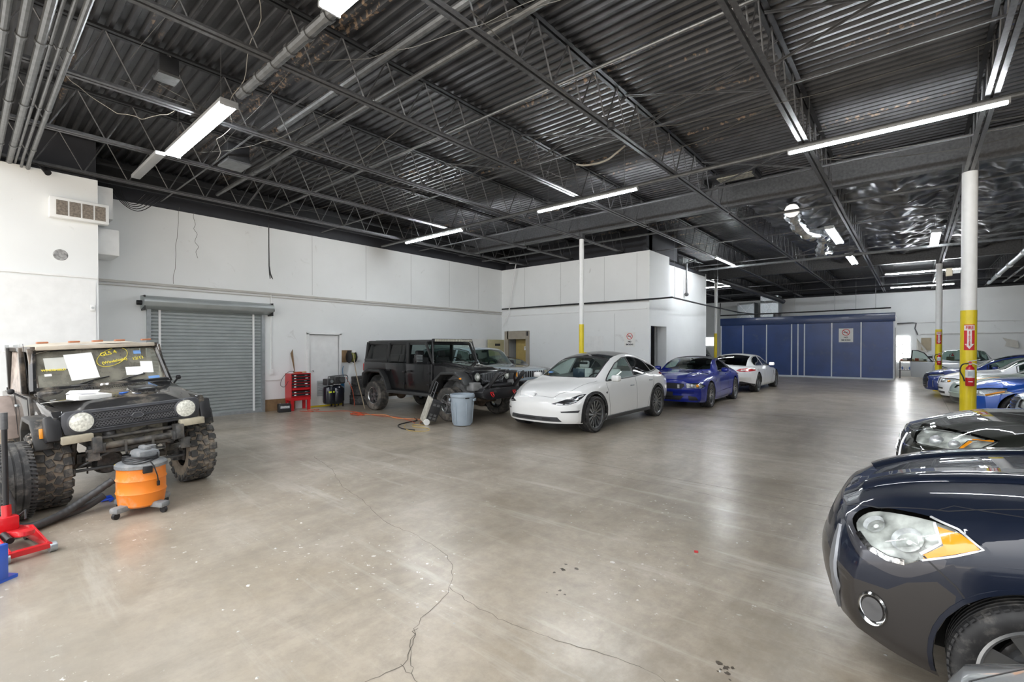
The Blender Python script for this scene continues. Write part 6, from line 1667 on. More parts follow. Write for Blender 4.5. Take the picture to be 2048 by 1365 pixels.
    mb = MB(); mb.cyl((2.55, -.6, .395), (2.55, .6, .395), .045, seg=12); mb.build('rear_axle', FR, t)
    # things lying on the hood
    def W_(x, y, z):
        s_, c_ = math.sin(ph), math.cos(ph); p = Vector((x, y * c_ - z * s_, y * s_ + z * c_)) + loc
        return t.matrix_basis @ p if False else Vector((t.location.x + p.x * math.cos(head - PI) - p.y * math.sin(head - PI), t.location.y + p.x * math.sin(head - PI) + p.y * math.cos(head - PI), p.z))
    b = thing('parts_box', 'white flat box with papers on top lying on the muddy off-roader hood', 'box', W_(.36, .30, 1.155), head - PI + .25)
    MB().box((0, 0, .0), (.24, .30, .05), bev=.004).build('box', M_PAPER, b); MB().box((.01, .0, .028), (.2, .26, .004), rz=.1).build('sheet', M_PAPER, b); MB().box((-.01, .03, .032), (.15, .12, .003), rz=-.2).build('label', M_INK if False else mat('grey_print', (.4, .4, .42), .7), b)
    mb = MB(); c = W_(.30, .52, 1.135); mb.box((0, 0, 0), (.26, .24, .003), rz=.4, rx=.06, ry=.12); o = mb.build('paper_sheet', M_PAPER, None); o.location = c; o.rotation_euler = (0, 0, head - PI); tag(o, 'loose white paper sheet on the off-roader hood edge', 'paper')
    mb = MB(); c = W_(.62, .30, 1.19); mb.box((0, 0, 0), (.18, .26, .006), rz=-.3, ry=.12); o = mb.build('paper_sheet', M_PAPER, None); o.location = c; tag(o, 'small paper sheet near the off-roader windshield', 'paper')
    mb = MB(); c = W_(.40, -.02, 1.155); mb.box((0, 0, 0), (.05, .15, .012), rz=.9, bev=.004); o = mb.build('blue_rag', mat('blue_rag', (.02, .12, .5), .7), None); o.location = c; tag(o, 'small blue plastic strip lying beside the hood scoop', 'strip')
def seat_mb(x, y, z):
    t = MB(); t.box((x, y, z + .1), (.45, .42, .14), bev=.05); t.box((x + .26, y, z + .38), (.13, .42, .5), ry=.25, bev=.05); t.box((x + .34, y, z + .70), (.09, .24, .16), bev=.04)
    return t
samurai()

def wrangler():
    BLK = paint('jeep_black', (.007, .007, .008), .1, .22)
    TOP = mat('hardtop_black', (.02, .021, .022), .45, var=.1)
    PL = mat('flare_plastic', (.028, .029, .03), .5, var=.1, coat=.15)
    STL = mat('bumper_black', (.018, .018, .02), .45, coat=.3, dust=(.25, .24, .22), dustamt=.1)
    t = thing('four_door_off_roader', 'black boxy four-door off-roader with light bar and slanted front bar by left wall', 'car', (-7.25, 8.03, 0), -PI)
    L_ = 4.45
    def bx(nm, m, c, d, par=None, bev=.01, **k): mb = MB(); mb.box(c, d, bev=bev, **k); return mb.build(nm, m, par or t)
    # hood (local x back)
    rows = []
    for i in range(15):
        u = i / 14; x = .30 + 1.18 * u; r_ = []
        for j in range(-16, 17):
            v = j / 16; w = .55 + .19 * u; y = v * w
            z = 1.135 + .15 * u ** .8 - .03 * max(0, .15 - u) * 6 - .045 * abs(v) ** 5 + (.035 * (1 if abs(v) < .55 else max(0, 1 - (abs(v) - .55) / .1))) * min(1, u * 5 + .3)
            r_.append((x, y, z))
        rows.append(r_)
    mb = MB(); mb.grid(rows); mb.grid([[(p[0], s * (abs(p[1]) + .002), p[2]) for p in (r_[0] if s < 0 else r_[-1],)] + [(r_[0][0], s * (abs(r_[0][1]) + .02), .95)] for s in (1,) for r_ in rows]) if False else None
    hood = mb.build('hood', BLK, t, recalc=False)
    for s in (-1, 1):
        mb = MB(); mb.grid([[(r_[0][0], s * abs(r_[0][1]), r_[0][2]), (r_[0][0], s * (abs(r_[0][1]) + .015), .90)] for r_ in rows]); mb.build('hood_side', BLK, hood, recalc=False)
        mb = MB()
        for k in range(3): mb.box((.72 + k * .14, s * .26, 1.285 + k * .016), (.05, .2, .012), bev=.003)
        mb.build('hood_louvre', M_BLACK, hood)
        bx('hood_latch', M_BLACK, (.52, s * .60, 1.11), (.05, .03, .08), hood, .008)
    # tub side with doors
    for s in (-1, 1):
        prof = [(1.42, .58), (1.42, 1.27), (4.30, 1.27), (4.34, .95), (4.34, .62), (4.14, .62), (4.10, .80), (3.95, .98), (3.40, .98), (3.24, .80), (3.12, .56)]
        mb = MB(); mb.prism(prof, 'y', s * .70, s * .79, bev=.012); mb.build('body_side', BLK, t)
        for (a, b, nm) in ((1.50, 2.42, 'front_door'), (2.46, 3.24, 'rear_door')):
            pp = [(a, .62), (a, 1.25), (b, 1.25), (b, .62)] if nm == 'front_door' else [(a, .62), (a, 1.25), (b + .06, 1.25), (b + .02, .98), (b - .16, .80), (b - .26, .62)]
            mb = MB(); mb.prism([(x + (.012 if x < (a + b) / 2 else -.012), z) for x, z in pp], 'y', s * .785, s * .80, bev=.006); d = mb.build(nm, BLK, t)
            hxx = b - .16 if nm == 'front_door' else b - .12
            bx('door_handle', M_BLACK, (hxx, s * .825, 1.08), (.17, .035, .04), d, .01)
            for zz in (.76, 1.05): bx('hinge', BLK, (a + .03, s * .81, zz), (.10, .03, .06), d, .008)
        mb = MB(); A = [(.16, .84), (.30, 1.02), (.50, 1.115), (.98, 1.10), (1.26, .88), (1.40, .60)]; Ai = [(1.32, .60), (1.20, .84), (.96, 1.04), (.52, 1.055), (.36, .98), (.26, .84)]
        mb.prism(A + Ai, 'y', s * .60, s * .93, bev=.02); fl = mb.build('front_flare', PL, t)
        bx('side_lamp', M_AMBER, (.30, s * .935, .98), (.07, .012, .035), fl, .003)
        mb = MB(); A = [(3.02, .58), (3.20, .92), (3.38, 1.08), (3.98, 1.08), (4.20, .98), (4.24, .66)]; Ai = [(4.16, .66), (4.12, .94), (3.94, 1.01), (3.42, 1.01), (3.26, .88), (3.10, .58)]
        mb.prism(A + Ai, 'y', s * .76, s * .93, bev=.02); mb.build('rear_flare', PL, t)
        mb = MB(); mb.lathe([(.43, s * .72), (.44, s * .42), (.1, s * .40)], (.74, 0, .50), 'y', 20, -.1, PI + .1); mb.build('wheel_liner', mat('dusty_liner', (.20, .20, .20), .8, var=.3, scale=10), t, recalc=False)
        mb = MB(); mb.lathe([(.43, s * .76), (.44, s * .46), (.1, s * .44)], (3.69, 0, .50), 'y', 20, -.1, PI + .1); mb.build('wheel_liner', MATS['dusty_liner'], t, recalc=False)
        mb = MB(); mb.prism([(1.30, .50), (3.16, .50), (3.10, .58), (1.36, .58)], 'y', s * .70, s * .90, bev=.015); mb.build('rock_rail', PL, t)
        # cab: pillars
        mb = MB(); y = .76
        def bar(a, b, w=.06, dy=.05):
            yy = lambda z: s * (y - (z - 1.27) * .14)
            a = Vector((a[0], yy(a[1]), a[1])); b = Vector((b[0], yy(b[1]), b[1])); d = b - a
            mb.box((a + b) / 2, (d.length, dy, w), ry=-math.atan2(d.z, d.x), bev=.008)
        bar((1.44, 1.26), (1.72, 1.77), .05); bar((2.42, 1.27), (2.40, 1.78), .10); bar((3.24, 1.27), (3.20, 1.78), .10); bar((4.30, 1.27), (4.18, 1.80), .09); bar((1.70, 1.765), (4.2, 1.79), .09); bar((3.24, 1.31), (4.3, 1.31), .08)
        mb.build('cab_frame', TOP, t)
        for (a, b, c, d, m, nm) in ((2.47, 3.19, 2.45, 3.15, M_GLASSM, 'rear_door_window'), (3.29, 4.25, 3.26, 4.14, M_GLASSM, 'quarter_window')):
            yy = lambda z: s * (y - (z - 1.27) * .14 + .006)
            mb = MB(); mb.raw([(a, yy(1.3), 1.3), (b, yy(1.3), 1.3), (d, yy(1.74), 1.74), (c, yy(1.74), 1.74)], [[0, 1, 2, 3]]); mb.build(nm, m, t, recalc=False)
        mm_ = mirror(t, 1.78, s * .80, 1.40, s, M_BLACK if s > 0 else BLK, sz=(.10, .21, .19))
        if s > 0:
            mb = MB()
            for k in range(5): mb.box((1.725, s * (.80 + .115), 1.33 + k * .035), (.02, .17, .02))
            mb.build('mirror_signal', M_GALV, mm_)
    mb = MB(); mb.box((2.95, 0, 1.815), (2.55, 1.36, .06), bev=.025); mb.box((2.95, 0, 1.845), (2.3, 1.1, .02), bev=.01); mb.build('roof', TOP, t)
    mb = MB(); mb.box((4.30, 0, 1.0), (.05, 1.5, .7)); mb.box((4.25, 0, 1.55), (.05, 1.4, .5)); mb.build('tail_panel', BLK, t)
    bx('tail_lamp', mat('tail_red', (.45, .01, .015), .2, coat=1), (4.37, .70, 1.12), (.06, .13, .20)); bx('rear_bumper', PL, (4.44, 0, .66), (.2, 1.6, .22), bev=.03)
    mb = MB(); mb.raw([(1.46, -.70, 1.29), (1.46, .70, 1.29), (1.70, .66, 1.74), (1.70, -.66, 1.74)], [[0, 1, 2, 3]]); wsd = mb.build('windshield', M_GLASSC, t, recalc=False)
    mb = MB(); mb.box((1.44, 0, 1.265), (.08, 1.5, .05), bev=.01); mb.box((1.71, 0, 1.765), (.06, 1.40, .06), bev=.01); mb.build('windshield_frame', BLK, t)
    for k in (-.4, .15):
        mb = MB(); mb.tube([(1.36, k, 1.29), (1.44, k + .2, 1.34), (1.47, k + .42, 1.36)], .008, 5); mb.build('wiper', M_BLACK, wsd)
    lb = bx('light_bar', M_BLACK, (1.56, 0, 1.835), (.08, 1.30, .085), bev=.015)
    mb = MB()
    for k in range(24): mb.box((1.515, -.60 + k * .052, 1.835), (.012, .042, .055), bev=.004)
    mb.build('led_lens', mat('led_cream', (.55, .53, .44), .3), lb)
    for s in (-1, 1): mb = MB(); mb.tube([(1.44, s * .74, 1.3), (1.50, s * .70, 1.6), (1.56, s * .66, 1.83)], .02, 6); mb.build('mount_arm', M_BLACK, lb)
    # grille and lamps
    mb = MB(); mb.prism([(-.62, .80), (-.66, 1.05), (-.56, 1.14), (.56, 1.14), (.66, 1.05), (.62, .80)], 'x', .22, .34, bev=.02); gp = mb.build('grille_panel', BLK, t)
    mb = MB(); mb.prism([(-.36, .84), (-.40, .96), (-.34, 1.09), (.34, 1.09), (.40, .96), (.36, .84)], 'x', .205, .235); mb.build('grille_recess', M_INTD, gp)
    mb = MB()
    for k in range(13):
        y = -.33 + k * .055; mb.box((.195, y, .97 - abs(y) * .04), (.03, .013, .22), bev=.004)
    mb.tube([(.195, -.40, .98), (.19, -.30, .90), (.185, 0, .865), (.19, .30, .90), (.195, .40, .98)], .012, 6); mb.tube([(.195, -.42, 1.06), (.19, 0, 1.095), (.195, .42, 1.06)], .014, 6)
    mb.build('grille_bars', mat('grille_metal', (.35, .36, .38), .3, metal=.8), gp)
    for s in (-1, 1):
        mb = MB(); mb.lathe([(0, .205), (.06, .19), (.09, .20)], (0, s * .50, 1.0), 'x', 28); mb.build('headlight', mat('projector_glass', (.45, .47, .42), .15, metal=.3, coat=1, var=.5, scale=25), gp, recalc=False)
        mb = MB(); mb.lathe([(.092, .20), (.10, .185), (.105, .21)], (0, s * .50, 1.0), 'x', 28); mb.build('headlight_ring', M_BLACK, gp)
        mb = MB(); mb.cyl((.20, s * .50, 1.0), (.183, s * .50, 1.0), .035); mb.build('halo', M_PAPER, gp)
        mb = MB(); mb.box((.16, s * .66, .80), (.22, .24, .18), bev=.02); mb.cyl((.04, s * .55, .78), (.1, s * .55, .78), .05); mb.build('inner_fender', mat('raw_grey', (.20, .20, .20), .6, var=.3), t)
    # steel bumper with slanted stinger hoop
    mb = MB(); mb.prism([(-.62, .56), (-.66, .68), (-.58, .76), (.58, .76), (.66, .68), (.62, .56), (.45, .50), (-.45, .50)], 'x', -.10, .16, bev=.02); bp = mb.build('front_bumper', STL, t)
    mb = MB(); mb.cyl((-.05, -.35, .80), (-.05, .35, .80), .05, seg=14); mb.box((-.04, 0, .62), (.1, .3, .1), bev=.02); mb.build('winch', M_BLACK, bp)
    for s in (-1, 1):
        mb = MB(); mb.prism([(-.08, .72), (-.02, .76), (-.30, 1.10), (-.36, 1.14), (-.42, 1.08)], 'y', s * .44 - .02, s * .44 + .02, bev=.006)
        mb.build('hoop_plate', STL, bp)
        mb = MB(); mb.tube([(-.03, s * .56, .76), (-.20, s * .30, .98), (-.36, s * .16, 1.12)], .028, 8); mb.build('hoop_bar', STL, bp)
        mb = MB(); mb.tube([(-.12 + .0, s * .38 - .03, .66), (-.17, s * .38 - .035, .60), (-.18, s * .38, .57), (-.17, s * .38 + .035, .60), (-.12, s * .38 + .03, .66)], .012, 6); mb.cyl((-.13, s * .38 - .045, .665), (-.13, s * .38 + .045, .665), .013); mb.build('red_shackle', M_RED, bp)
    mb = MB(); mb.tube([(-.36, -.18, 1.12), (-.37, 0, 1.13), (-.36, .18, 1.12)], .03, 8); mb.build('hoop_top', STL, bp)
    # chassis
    mb = MB(); mb.box((2.2, 0, .52), (4.0, .8, .12)); mb.cyl((.72, -.65, .37), (.72, .65, .37), .045); mb.ball((.72, -.15, .37), .13); mb.cyl((3.69, -.65, .37), (3.69, .65, .37), .05); mb.ball((3.69, 0, .37), .14); mb.build('chassis', mat('rusty_chassis', (.12, .085, .06), .8, var=.5, scale=8), t)
    mb = MB(); mb.box((2.85, 0, .62), (2.8, 1.4, .06)); mb.box((1.55, 0, 1.16), (.3, 1.36, .18), bev=.04); mb.build('cabin_floor', M_INTD, t)
    for x, y in ((2.05, -.36), (2.05, .36)): seat(t, x, y, .74, M_INTD)
    mb = MB(); mb.box((3.15, 0, .9), (.5, 1.2, .2), bev=.05); mb.box((3.4, 0, 1.2), (.15, 1.2, .55), ry=.2, bev=.05); mb.build('rear_seat', M_INTD, t)
    mb = MB(); mb.M = Matrix.Translation((1.78, -.36, 1.24)) @ Matrix.Rotation(R(-65), 4, 'Y'); mb.lathe([(.18 + .013 * math.cos(a), .013 * math.sin(a)) for a in [2 * PI * k / 8 for k in range(9)]], seg=24); mb.box((0, 0, 0), (.05, .34, .03)); mb.build('steering_wheel', M_INTD, t)
    kw = dict(rr=.225, spokes=5, style='twin', rim=M_RIMS, face=mat('rim_two_tone', (.20, .20, .21), .3, metal=.8, var=.8, scale=20), grooves=5, tire=mat('dusty_tyre', (.045, .044, .042), .7, var=.2, scale=12, dust=(.24, .21, .18), dustamt=.5))
    w = make_wheel(t, (.74, .80, .385), 1, .385, .25, **kw)
    dup_wheel(w, (.74, -.80, .385), -1); dup_wheel(w, (3.69, .80, .385), 1); dup_wheel(w, (3.69, -.80, .385), -1)
wrangler()

def cherokee():
    P = paint('pale_blue_silver', (.40, .47, .53), .35, .3, dust=(.45, .45, .43), dustamt=.1)
    W = 1.72
    S = dict(L=4.2, paint=P, wheels=(.75, 3.32), Rt=.37, tw=.23, arch=.43, archdz=.03, lipw=.05, liph=.02, lip=M_TRIM, n=90, FX=.5, RX=.4, bulge=0, inset=.11, low=[(0, .66), (4.2, .66)],
        top=[(0, 1.05), (.05, 1.075), (1.2, 1.15), (1.28, 1.155), (1.75, 1.60), (1.9, 1.655), (2.8, 1.68), (3.9, 1.66), (4.1, 1.5), (4.2, 1.1)],
        belt=[(0, 1.02), (1.2, 1.115), (1.4, 1.12), (4.0, 1.13), (4.2, 1.05)],
        wmax=[(0, .75), (.1, .77), (.6, .80), (1.4, .83), (3.8, .83), (4.2, .80)], wbelt=[(0, .68), (.1, .71), (1.2, .76), (1.6, .79), (3.9, .78), (4.2, .76)],
        rail=[(0, .62), (1.2, .69), (1.75, .64), (2.8, .64), (3.9, .64), (4.2, .66)], drop=[(0, .012), (1.25, .02), (1.8, .05), (3.8, .05), (4.2, .03)],
        side=[(0, .97), (.12, .99), (.5, 1.0), (.85, 1.0), (.96, .985), (1, None)],
        nose=[(.6, .02), (1.0, .0), (1.05, .02), (1.1, .04)], tail=[(.6, 0), (1.1, .0)], bowf=.05, bowr=.04, bowp=8,
        windshield=[(1.29, 0), (1.31, .5), (1.36, .69), (1.80, .63), (1.76, .3), (1.75, 0)], wglass=M_GLASSC, rear_glass=[(3.95, 0), (3.95, .55), (4.1, .55), (4.1, 0)],
        side_windows=[dict(p=[(1.62, 1.16), (1.92, 1.52), (2.35, 1.585), (2.38, 1.16)], m=M_GLASSC), dict(p=[(2.46, 1.16), (2.44, 1.59), (3.1, 1.59), (3.2, 1.16)], m=M_GLASSM), dict(p=[(3.3, 1.17), (3.22, 1.58), (3.85, 1.56), (3.95, 1.17)], m=M_GLASSM)],
        hood=[(.06, 0), (.06, .66), (1.2, .72), (1.22, 0)], cabin=(1.45, 3.9), seatz=.62, mirror=(1.62, .80, 1.20), mirror_mat=M_TRIM, handles=[(2.25, 1.04)], handle_mat=M_TRIM, interior=M_INTG, vmirror=1.9,
        wheel=dict(rr=.2, spokes=5, style='steel', rim=M_RIMD), bowl=False,
        cuts=[dict(name='headlight', proj='front', m=mat('square_lamp', (.50, .52, .50), .2, metal=.4, coat=1, var=.6, scale=25), p=[(.47, .90), (.47, 1.01), (.64, 1.01), (.64, .90)]),
              dict(name='turn_signal', proj='front', m=M_AMBER, p=[(.47, .845), (.47, .885), (.64, .885), (.64, .845)]),
              dict(name='corner_marker', proj='front', m=M_AMBER, p=[(.685, .85), (.685, 1.0), (.76, 1.0), (.76, .85)]),
              dict(name='grille', proj='front', mir=False, m=M_TRIM, p=[(-.43, .845), (-.43, 1.015), (.43, 1.015), (.43, .845)])],
        strips=[('grille_bar', mat('silver_bar', (.55, .56, .58), .3, metal=.6), [(y, .845), (y, 1.015)], 'front', .022, .012, False, False) for y in [-.40 + .1 * k for k in range(9)]] +
               [('lamp_surround', M_TRIM, [(.455, .835), (.455, 1.02), (.655, 1.02), (.655, .835)], 'front', .014, .008, True, True), ('hood_gap', M_TRIM, [(.07, -.68), (.07, .68)], 'top', .01, .001, False, False),
                ('window_trim', M_TRIM, [(1.57, 1.14), (3.98, 1.15), (3.88, 1.59), (3.1, 1.615), (2.3, 1.61), (1.9, 1.54)], 'side', .025, .004, True, True)])
    t, sh, off = make_car(S, 'pale_blue_off_roader', 'pale silver-blue boxy off-roader between the black off-roader and white car', 'car', (-8.02, 10.32), 0)
    MB().box((-.10, 0, .70), (.26, 1.5, .15), bev=.02).build('front_bumper', M_TRIM, t, loc=off)
    mb = MB(); mb.cyl((.75, -.7, .36), (.75, .7, .36), .045); mb.box((.4, -.4, .52), (.8, .08, .12)); mb.box((.4, .4, .52), (.8, .08, .12)); mb.ball((.75, -.2, .36), .12); mb.build('chassis', M_STEELD, t, loc=off)
cherokee()

# ================================================================== WORKSHOP ITEMS
# drum vacuum -------------------------------------------------------------
t = thing('wet_dry_vacuum', 'orange and grey drum vacuum on casters in front of the muddy off-roader', 'vacuum cleaner', (-6.02, 1.20, 0), R(10))
M_VO = mat('vacuum_orange', (.80, .22, .02), .45, var=.08, scale=4, dust=(.6, .4, .25), dustamt=.25, dscale=6)
M_VG = mat('vacuum_grey', (.16, .17, .18), .55, var=.15, scale=8, dust=(.35, .34, .32), dustamt=.4)
MB().lathe([(0, .07), (.165, .07), (.19, .09), (.205, .20), (.212, .215), (.205, .23), (.205, .33), (.213, .345), (.205, .36), (.200, .46), (.205, .475)], axis='z', seg=40).build('drum', M_VO, t)
MB().lathe([(.205, .46), (.218, .465), (.218, .495), (.20, .51), (.16, .52), (0, .52)], axis='z', seg=40).build('lid', M_VG, t)
mb = MB(); mb.box((-.05, .05, .56), (.24, .20, .12), bev=.04); mb.box((-.05, .05, .63), (.16, .07, .05), bev=.02); mb.cyl((-.1, .12, .53), (-.1, .12, .64), .05); mb.build('motor_head', M_VG, t)
mb = MB()
for k in range(5): mb.tube([(.03 + (.16 - k * .004) * math.cos(a), -.02 + (.14) * math.sin(a), .53 + k * .012 + .01 * math.sin(a * 2 + k)) for a in [2 * PI * q / 22 for q in range(22)]], .0065, 6, closed=True)
mb.tube([(.19, .0, .53), (.225, .02, .48), (.222, .05, .38), (.215, .06, .32)], .006, 6); mb.box((.216, .06, .30), (.02, .025, .05), bev=.005)
mb.build('power_cord', M_BLACK, t)
for a in (R(-8), R(172)): MB().box((.212 * math.cos(a), .212 * math.sin(a), .455), (.025, .08, .07), rz=a, bev=.008).build('latch', M_BLACK, t)
for a in (R(-70), R(20), R(110), R(200)):
    c, s = math.cos(a), math.sin(a)
    mb = MB(); mb.box((.215 * c, .215 * s, .085), (.16, .10, .06), rz=a, bev=.02); f = mb.build('caster_foot', M_VG, t)
    mb = MB(); mb.cyl((.265 * c - .015 * s, .265 * s + .015 * c, .032), (.265 * c + .015 * s, .265 * s - .015 * c, .032), .032, seg=18); mb.build('caster', M_BLACK, f)
mb = MB(); mb.box((-.06, -.19, .49), (.03, .02, .03)); mb.build('yellow_tag', M_YEL, t)
# hose from vacuum around to the jack
mb = MB()
hp = smoothp([(-6.30, 1.02, .30), (-6.28, .80, .16), (-6.22, .62, .07), (-6.05, .40, .045), (-5.95, .20, .045), (-5.95, .03, .045), (-6.1, -.12, .05)], 14, False)
mb.tube(hp, lambda u: .036 + .003 * math.sin(u * 700), 10)
hp = smoothp([(-6.38, .96, .14), (-6.35, .80, .06), (-6.25, .60, .045), (-6.10, .42, .045), (-6.06, .30, .10), (-6.10, .28, .30), (-6.12, .22, .44), (-6.12, .10, .50), (-6.12, -.05, .50), (-6.15, -.2, .4)], 14, False)
mb.tube(hp, lambda u: .036 + .003 * math.sin(u * 800), 10)
tag(mb.build('vacuum_hose', mat('hose_grey', (.045, .047, .05), .5, var=.2), None, smooth=60), 'dark grey ribbed vacuum hose looping round the off-roader front tyre', 'hose')
# loose tyre
def plain_tyre(lab, loc, rot, Rt=.37, W=.24, rr=.21, group=None, m=None):
    t = thing('loose_tyre', lab, 'tyre', loc, 0, group); t.rotation_euler = rot
    mb = MB(); p = [(rr, -W * .38), (rr + .02, -W * .47), (Rt - .1, -W * .51), (Rt - .03, -W * .48), (Rt - .006, -W * .42)]
    for i in range(4):
        c = -W * .42 + W * .84 * (i + .5) / 4; p += [(Rt, c - .008), (Rt - .01, c - .005), (Rt - .01, c + .005), (Rt, c + .008)]
    p += [(a, -b) for a, b in p[4::-1]] + [(rr + .03, W * .3), (rr + .03, -W * .3), (rr, -W * .38)]
    mb.lathe(p, axis='z', seg=48); mb.build('carcass', m or M_TIRE, t)
    mb = MB()
    for i in range(60):
        a = 2 * PI * i / 60
        for s_ in (-1, 1):
            mb.M = Matrix.Rotation(a, 4, 'Z') @ Matrix.Translation((Rt - .004, 0, s_ * W * .36)) @ Matrix.Rotation(.3 * s_, 4, 'X'); mb.box((0, 0, 0), (.014, Rt * .05, W * .2))
    mb.build('tread', m or M_TIRE, t, smooth=None)
    return t
plain_tyre('loose black tyre standing beside the muddy off-roader front wheel', (-6.62, .30, .375), (R(90), 0, R(8)), Rt=.375, W=.26)
for k in range(3):
    plain_tyre(['bottom tyre of the stack of three behind the black off-roader', 'middle tyre of the stack of three behind the black off-roader', 'top tyre of the stack of three behind the black off-roader'][k], (-12.40 + .02 * k, 7.72 + .015 * k, .135 + .272 * k), (0, 0, k), Rt=.36, W=.265, group='stacked tyres by the left wall')
# floor jack and blue stand
t = thing('floor_jack', 'red trolley floor jack with long black handle at lower left edge', 'floor jack', (-5.62, .29, 0), R(12))
mb = MB()
for s in (-1, 1): mb.prism([(-.25, .04), (-.25, .13), (-.05, .17), (.28, .09), (.30, .04)], 'y', s * .11 - .008, s * .11 + .008, bev=.003)
mb.box((-.18, 0, .12), (.16, .2, .03)); mb.box((.28, 0, .06), (.05, .26, .04)); mb.build('frame', M_RED, t)
mb = MB(); mb.box((.05, 0, .15), (.34, .07, .05), ry=-.2, bev=.01); mb.cyl((.22, 0, .18), (.22, 0, .21), .05); mb.build('lift_arm', M_RED, t)
mb = MB(); mb.box((-.20, 0, .19), (.10, .13, .12), bev=.015); mb.cyl((-.2, 0, .2), (-.22, 0, .34), .032); mb.build('handle_socket', M_RED, t)
mb = MB(); mb.cyl((-.22, 0, .30), (-.25, 0, 1.08), .019, seg=12); mb.build('handle', M_BLACK, t); mb = MB(); mb.cyl((-.25, 0, .98), (-.255, 0, 1.12), .024, seg=12); mb.build('grip', M_STEEL, t)
mb = MB(); mb.cyl((-.05, -.06, .14), (.1, -.06, .12), .025); mb.tube([(-.2, .06, .22), (-.15, .1, .28), (-.08, .08, .22)], .008, 6); mb.build('cylinder', M_BLACK, t)
for x in (-.24, .28):
    for s in (-1, 1): MB().cyl((x, s * .115, .04), (x, s * .16, .04), .04, seg=20).build('wheel', M_GALV if x > 0 else M_BLACK, t)
t = thing('blue_jack_stand', 'blue painted steel stand cut by the left edge beside the red jack', 'jack stand', (-5.02, .10, 0), R(35))
M_BJ = mat('blue_stand_paint', (.02, .09, .50), .35, coat=.4)
mb = MB(); mb.box((0, 0, .16), (.17, .14, .28), bev=.02, taper=(.7, .7)); mb.build('body', M_BJ, t); mb = MB(); mb.box((.11, 0, .14), (.04, .11, .26), bev=.01); mb.build('rib', M_BJ, t)
mb = MB(); mb.box((0, 0, .012), (.26, .22, .024)); mb.build('base', M_BJ, t); mb = MB(); mb.box((0, 0, .34), (.08, .06, .05), bev=.01); mb.build('saddle', M_BLACK, t)
# blue gloves
t = thing('blue_glove', 'crumpled blue nitrile glove on floor under the off-roader', 'glove', (-6.75, 1.02, 0)); mb = MB()
for k in range(6): mb.tube(smoothp([(.03 * k - .07, -.02 * (k % 3), .012), (.03 * k - .02, .05, .022 + .01 * (k % 2)), (.03 * k + .01, .02, .014)], 4, False), .012, 6)
mb.build('crumple', mat('nitrile_blue', (.01, .06, .5), .45), t)
# red tool chest ------------------------------------------------------------
t = thing('tool_cabinet', 'red open-front drawer cabinet on legs against the left wall', 'tool cabinet', (-12.52, 5.86, 0), 0)
# local: front faces +x, width along y
mb = MB(); mb.box((-.17, 0, .66), (.02, .52, .60)); mb.box((0, -.255, .66), (.36, .015, .62)); mb.box((0, .255, .66), (.36, .015, .62)); mb.box((0, 0, .965), (.36, .52, .015)); mb.box((0, 0, .355), (.36, .52, .015)); mb.build('case', M_RED, t)
for k in range(8):
    z = .395 + k * .073
    if k == 2: MB().box((.17, 0, z + .02), (.012, .46, .045)).build('red_drawer', M_RED, t); continue
    d = MB().box((.15, 0, z + .012), (.06, .48, .045), bev=.004).build('drawer', M_BLACK, t)
    MB().box((.182, -.16, z + .012), (.006, .05, .025)).build('label', M_PAPER, d); MB().box((.182, .15 - .02 * (k % 3), z + .014), (.006, .07, .018)).build('label', M_GALV if k % 2 else M_PAPER, d)
    MB().box((.165, 0, z - .02), (.02, .5, .012)).build('shelf_lip', M_RED, t)
for x in (-.14, .14):
    for y in (-.22, .22): MB().box((x, y, .15), (.05, .075, .30)).build('leg', M_RED, t)
MB().box((.0, 0, .31), (.36, .52, .09)).build('stand_top', M_RED, t)
t = thing('orange_tool', 'orange hand tools and leads lying on top of the red cabinet', 'tool', (-12.5, 5.86, .975)); MB().box((0, .0, .02), (.1, .18, .035), rz=.3, bev=.01).build('body', M_ORANGE, t); MB().box((.05, .14, .025), (.06, .1, .04), rz=.5, bev=.01).build('body_tan', mat('tan_tool', (.5, .35, .2), .6), t); MB().tube(smoothp([(0, -.05, .03), (.02, -.25, .05), (.03, -.42, -.1), (.03, -.48, -.28), (.03, -.38, -.34), (.03, -.28, -.2)], 6, False), .006, 6).build('lead', M_BLACK, t)
mb = MB(); mb.raw([(-12.74, 5.86, 1.02), (-12.74, 5.88, 1.02), (-12.76, 5.83, 1.62), (-12.76, 5.77, 1.50)], [[0, 1, 2, 3]]); mb.box((-12.74, 5.85, 1.0), (.02, .02, .06)); tag(mb.build('wooden_slat', M_WOOD, None, recalc=False), 'narrow brown slat leaning upright on wall above red cabinet', 'slat')
t = thing('car_battery', 'black car battery with white lettering on the floor beside red cabinet', 'battery', (-12.35, 5.42, 0), R(-12)); MB().box((0, 0, .10), (.19, .30, .20), bev=.01).build('case', M_BLACK, t); MB().box((.098, 0, .13), (.003, .22, .06)).build('label', mat('grey_print', (.4, .4, .42), .7), t); MB().box((0, 0, .205), (.18, .28, .012)).build('lid', M_STEELD, t)
text_mesh('DieHard', .06, 'lettering', M_PAPER, t, (.102, 0, .14), (PI / 2, 0, PI / 2), sx=.9)
for y in (-.09, .09): MB().cyl((-.03, y, .2), (-.03, y, .225), .012).build('terminal', M_GALV, t)
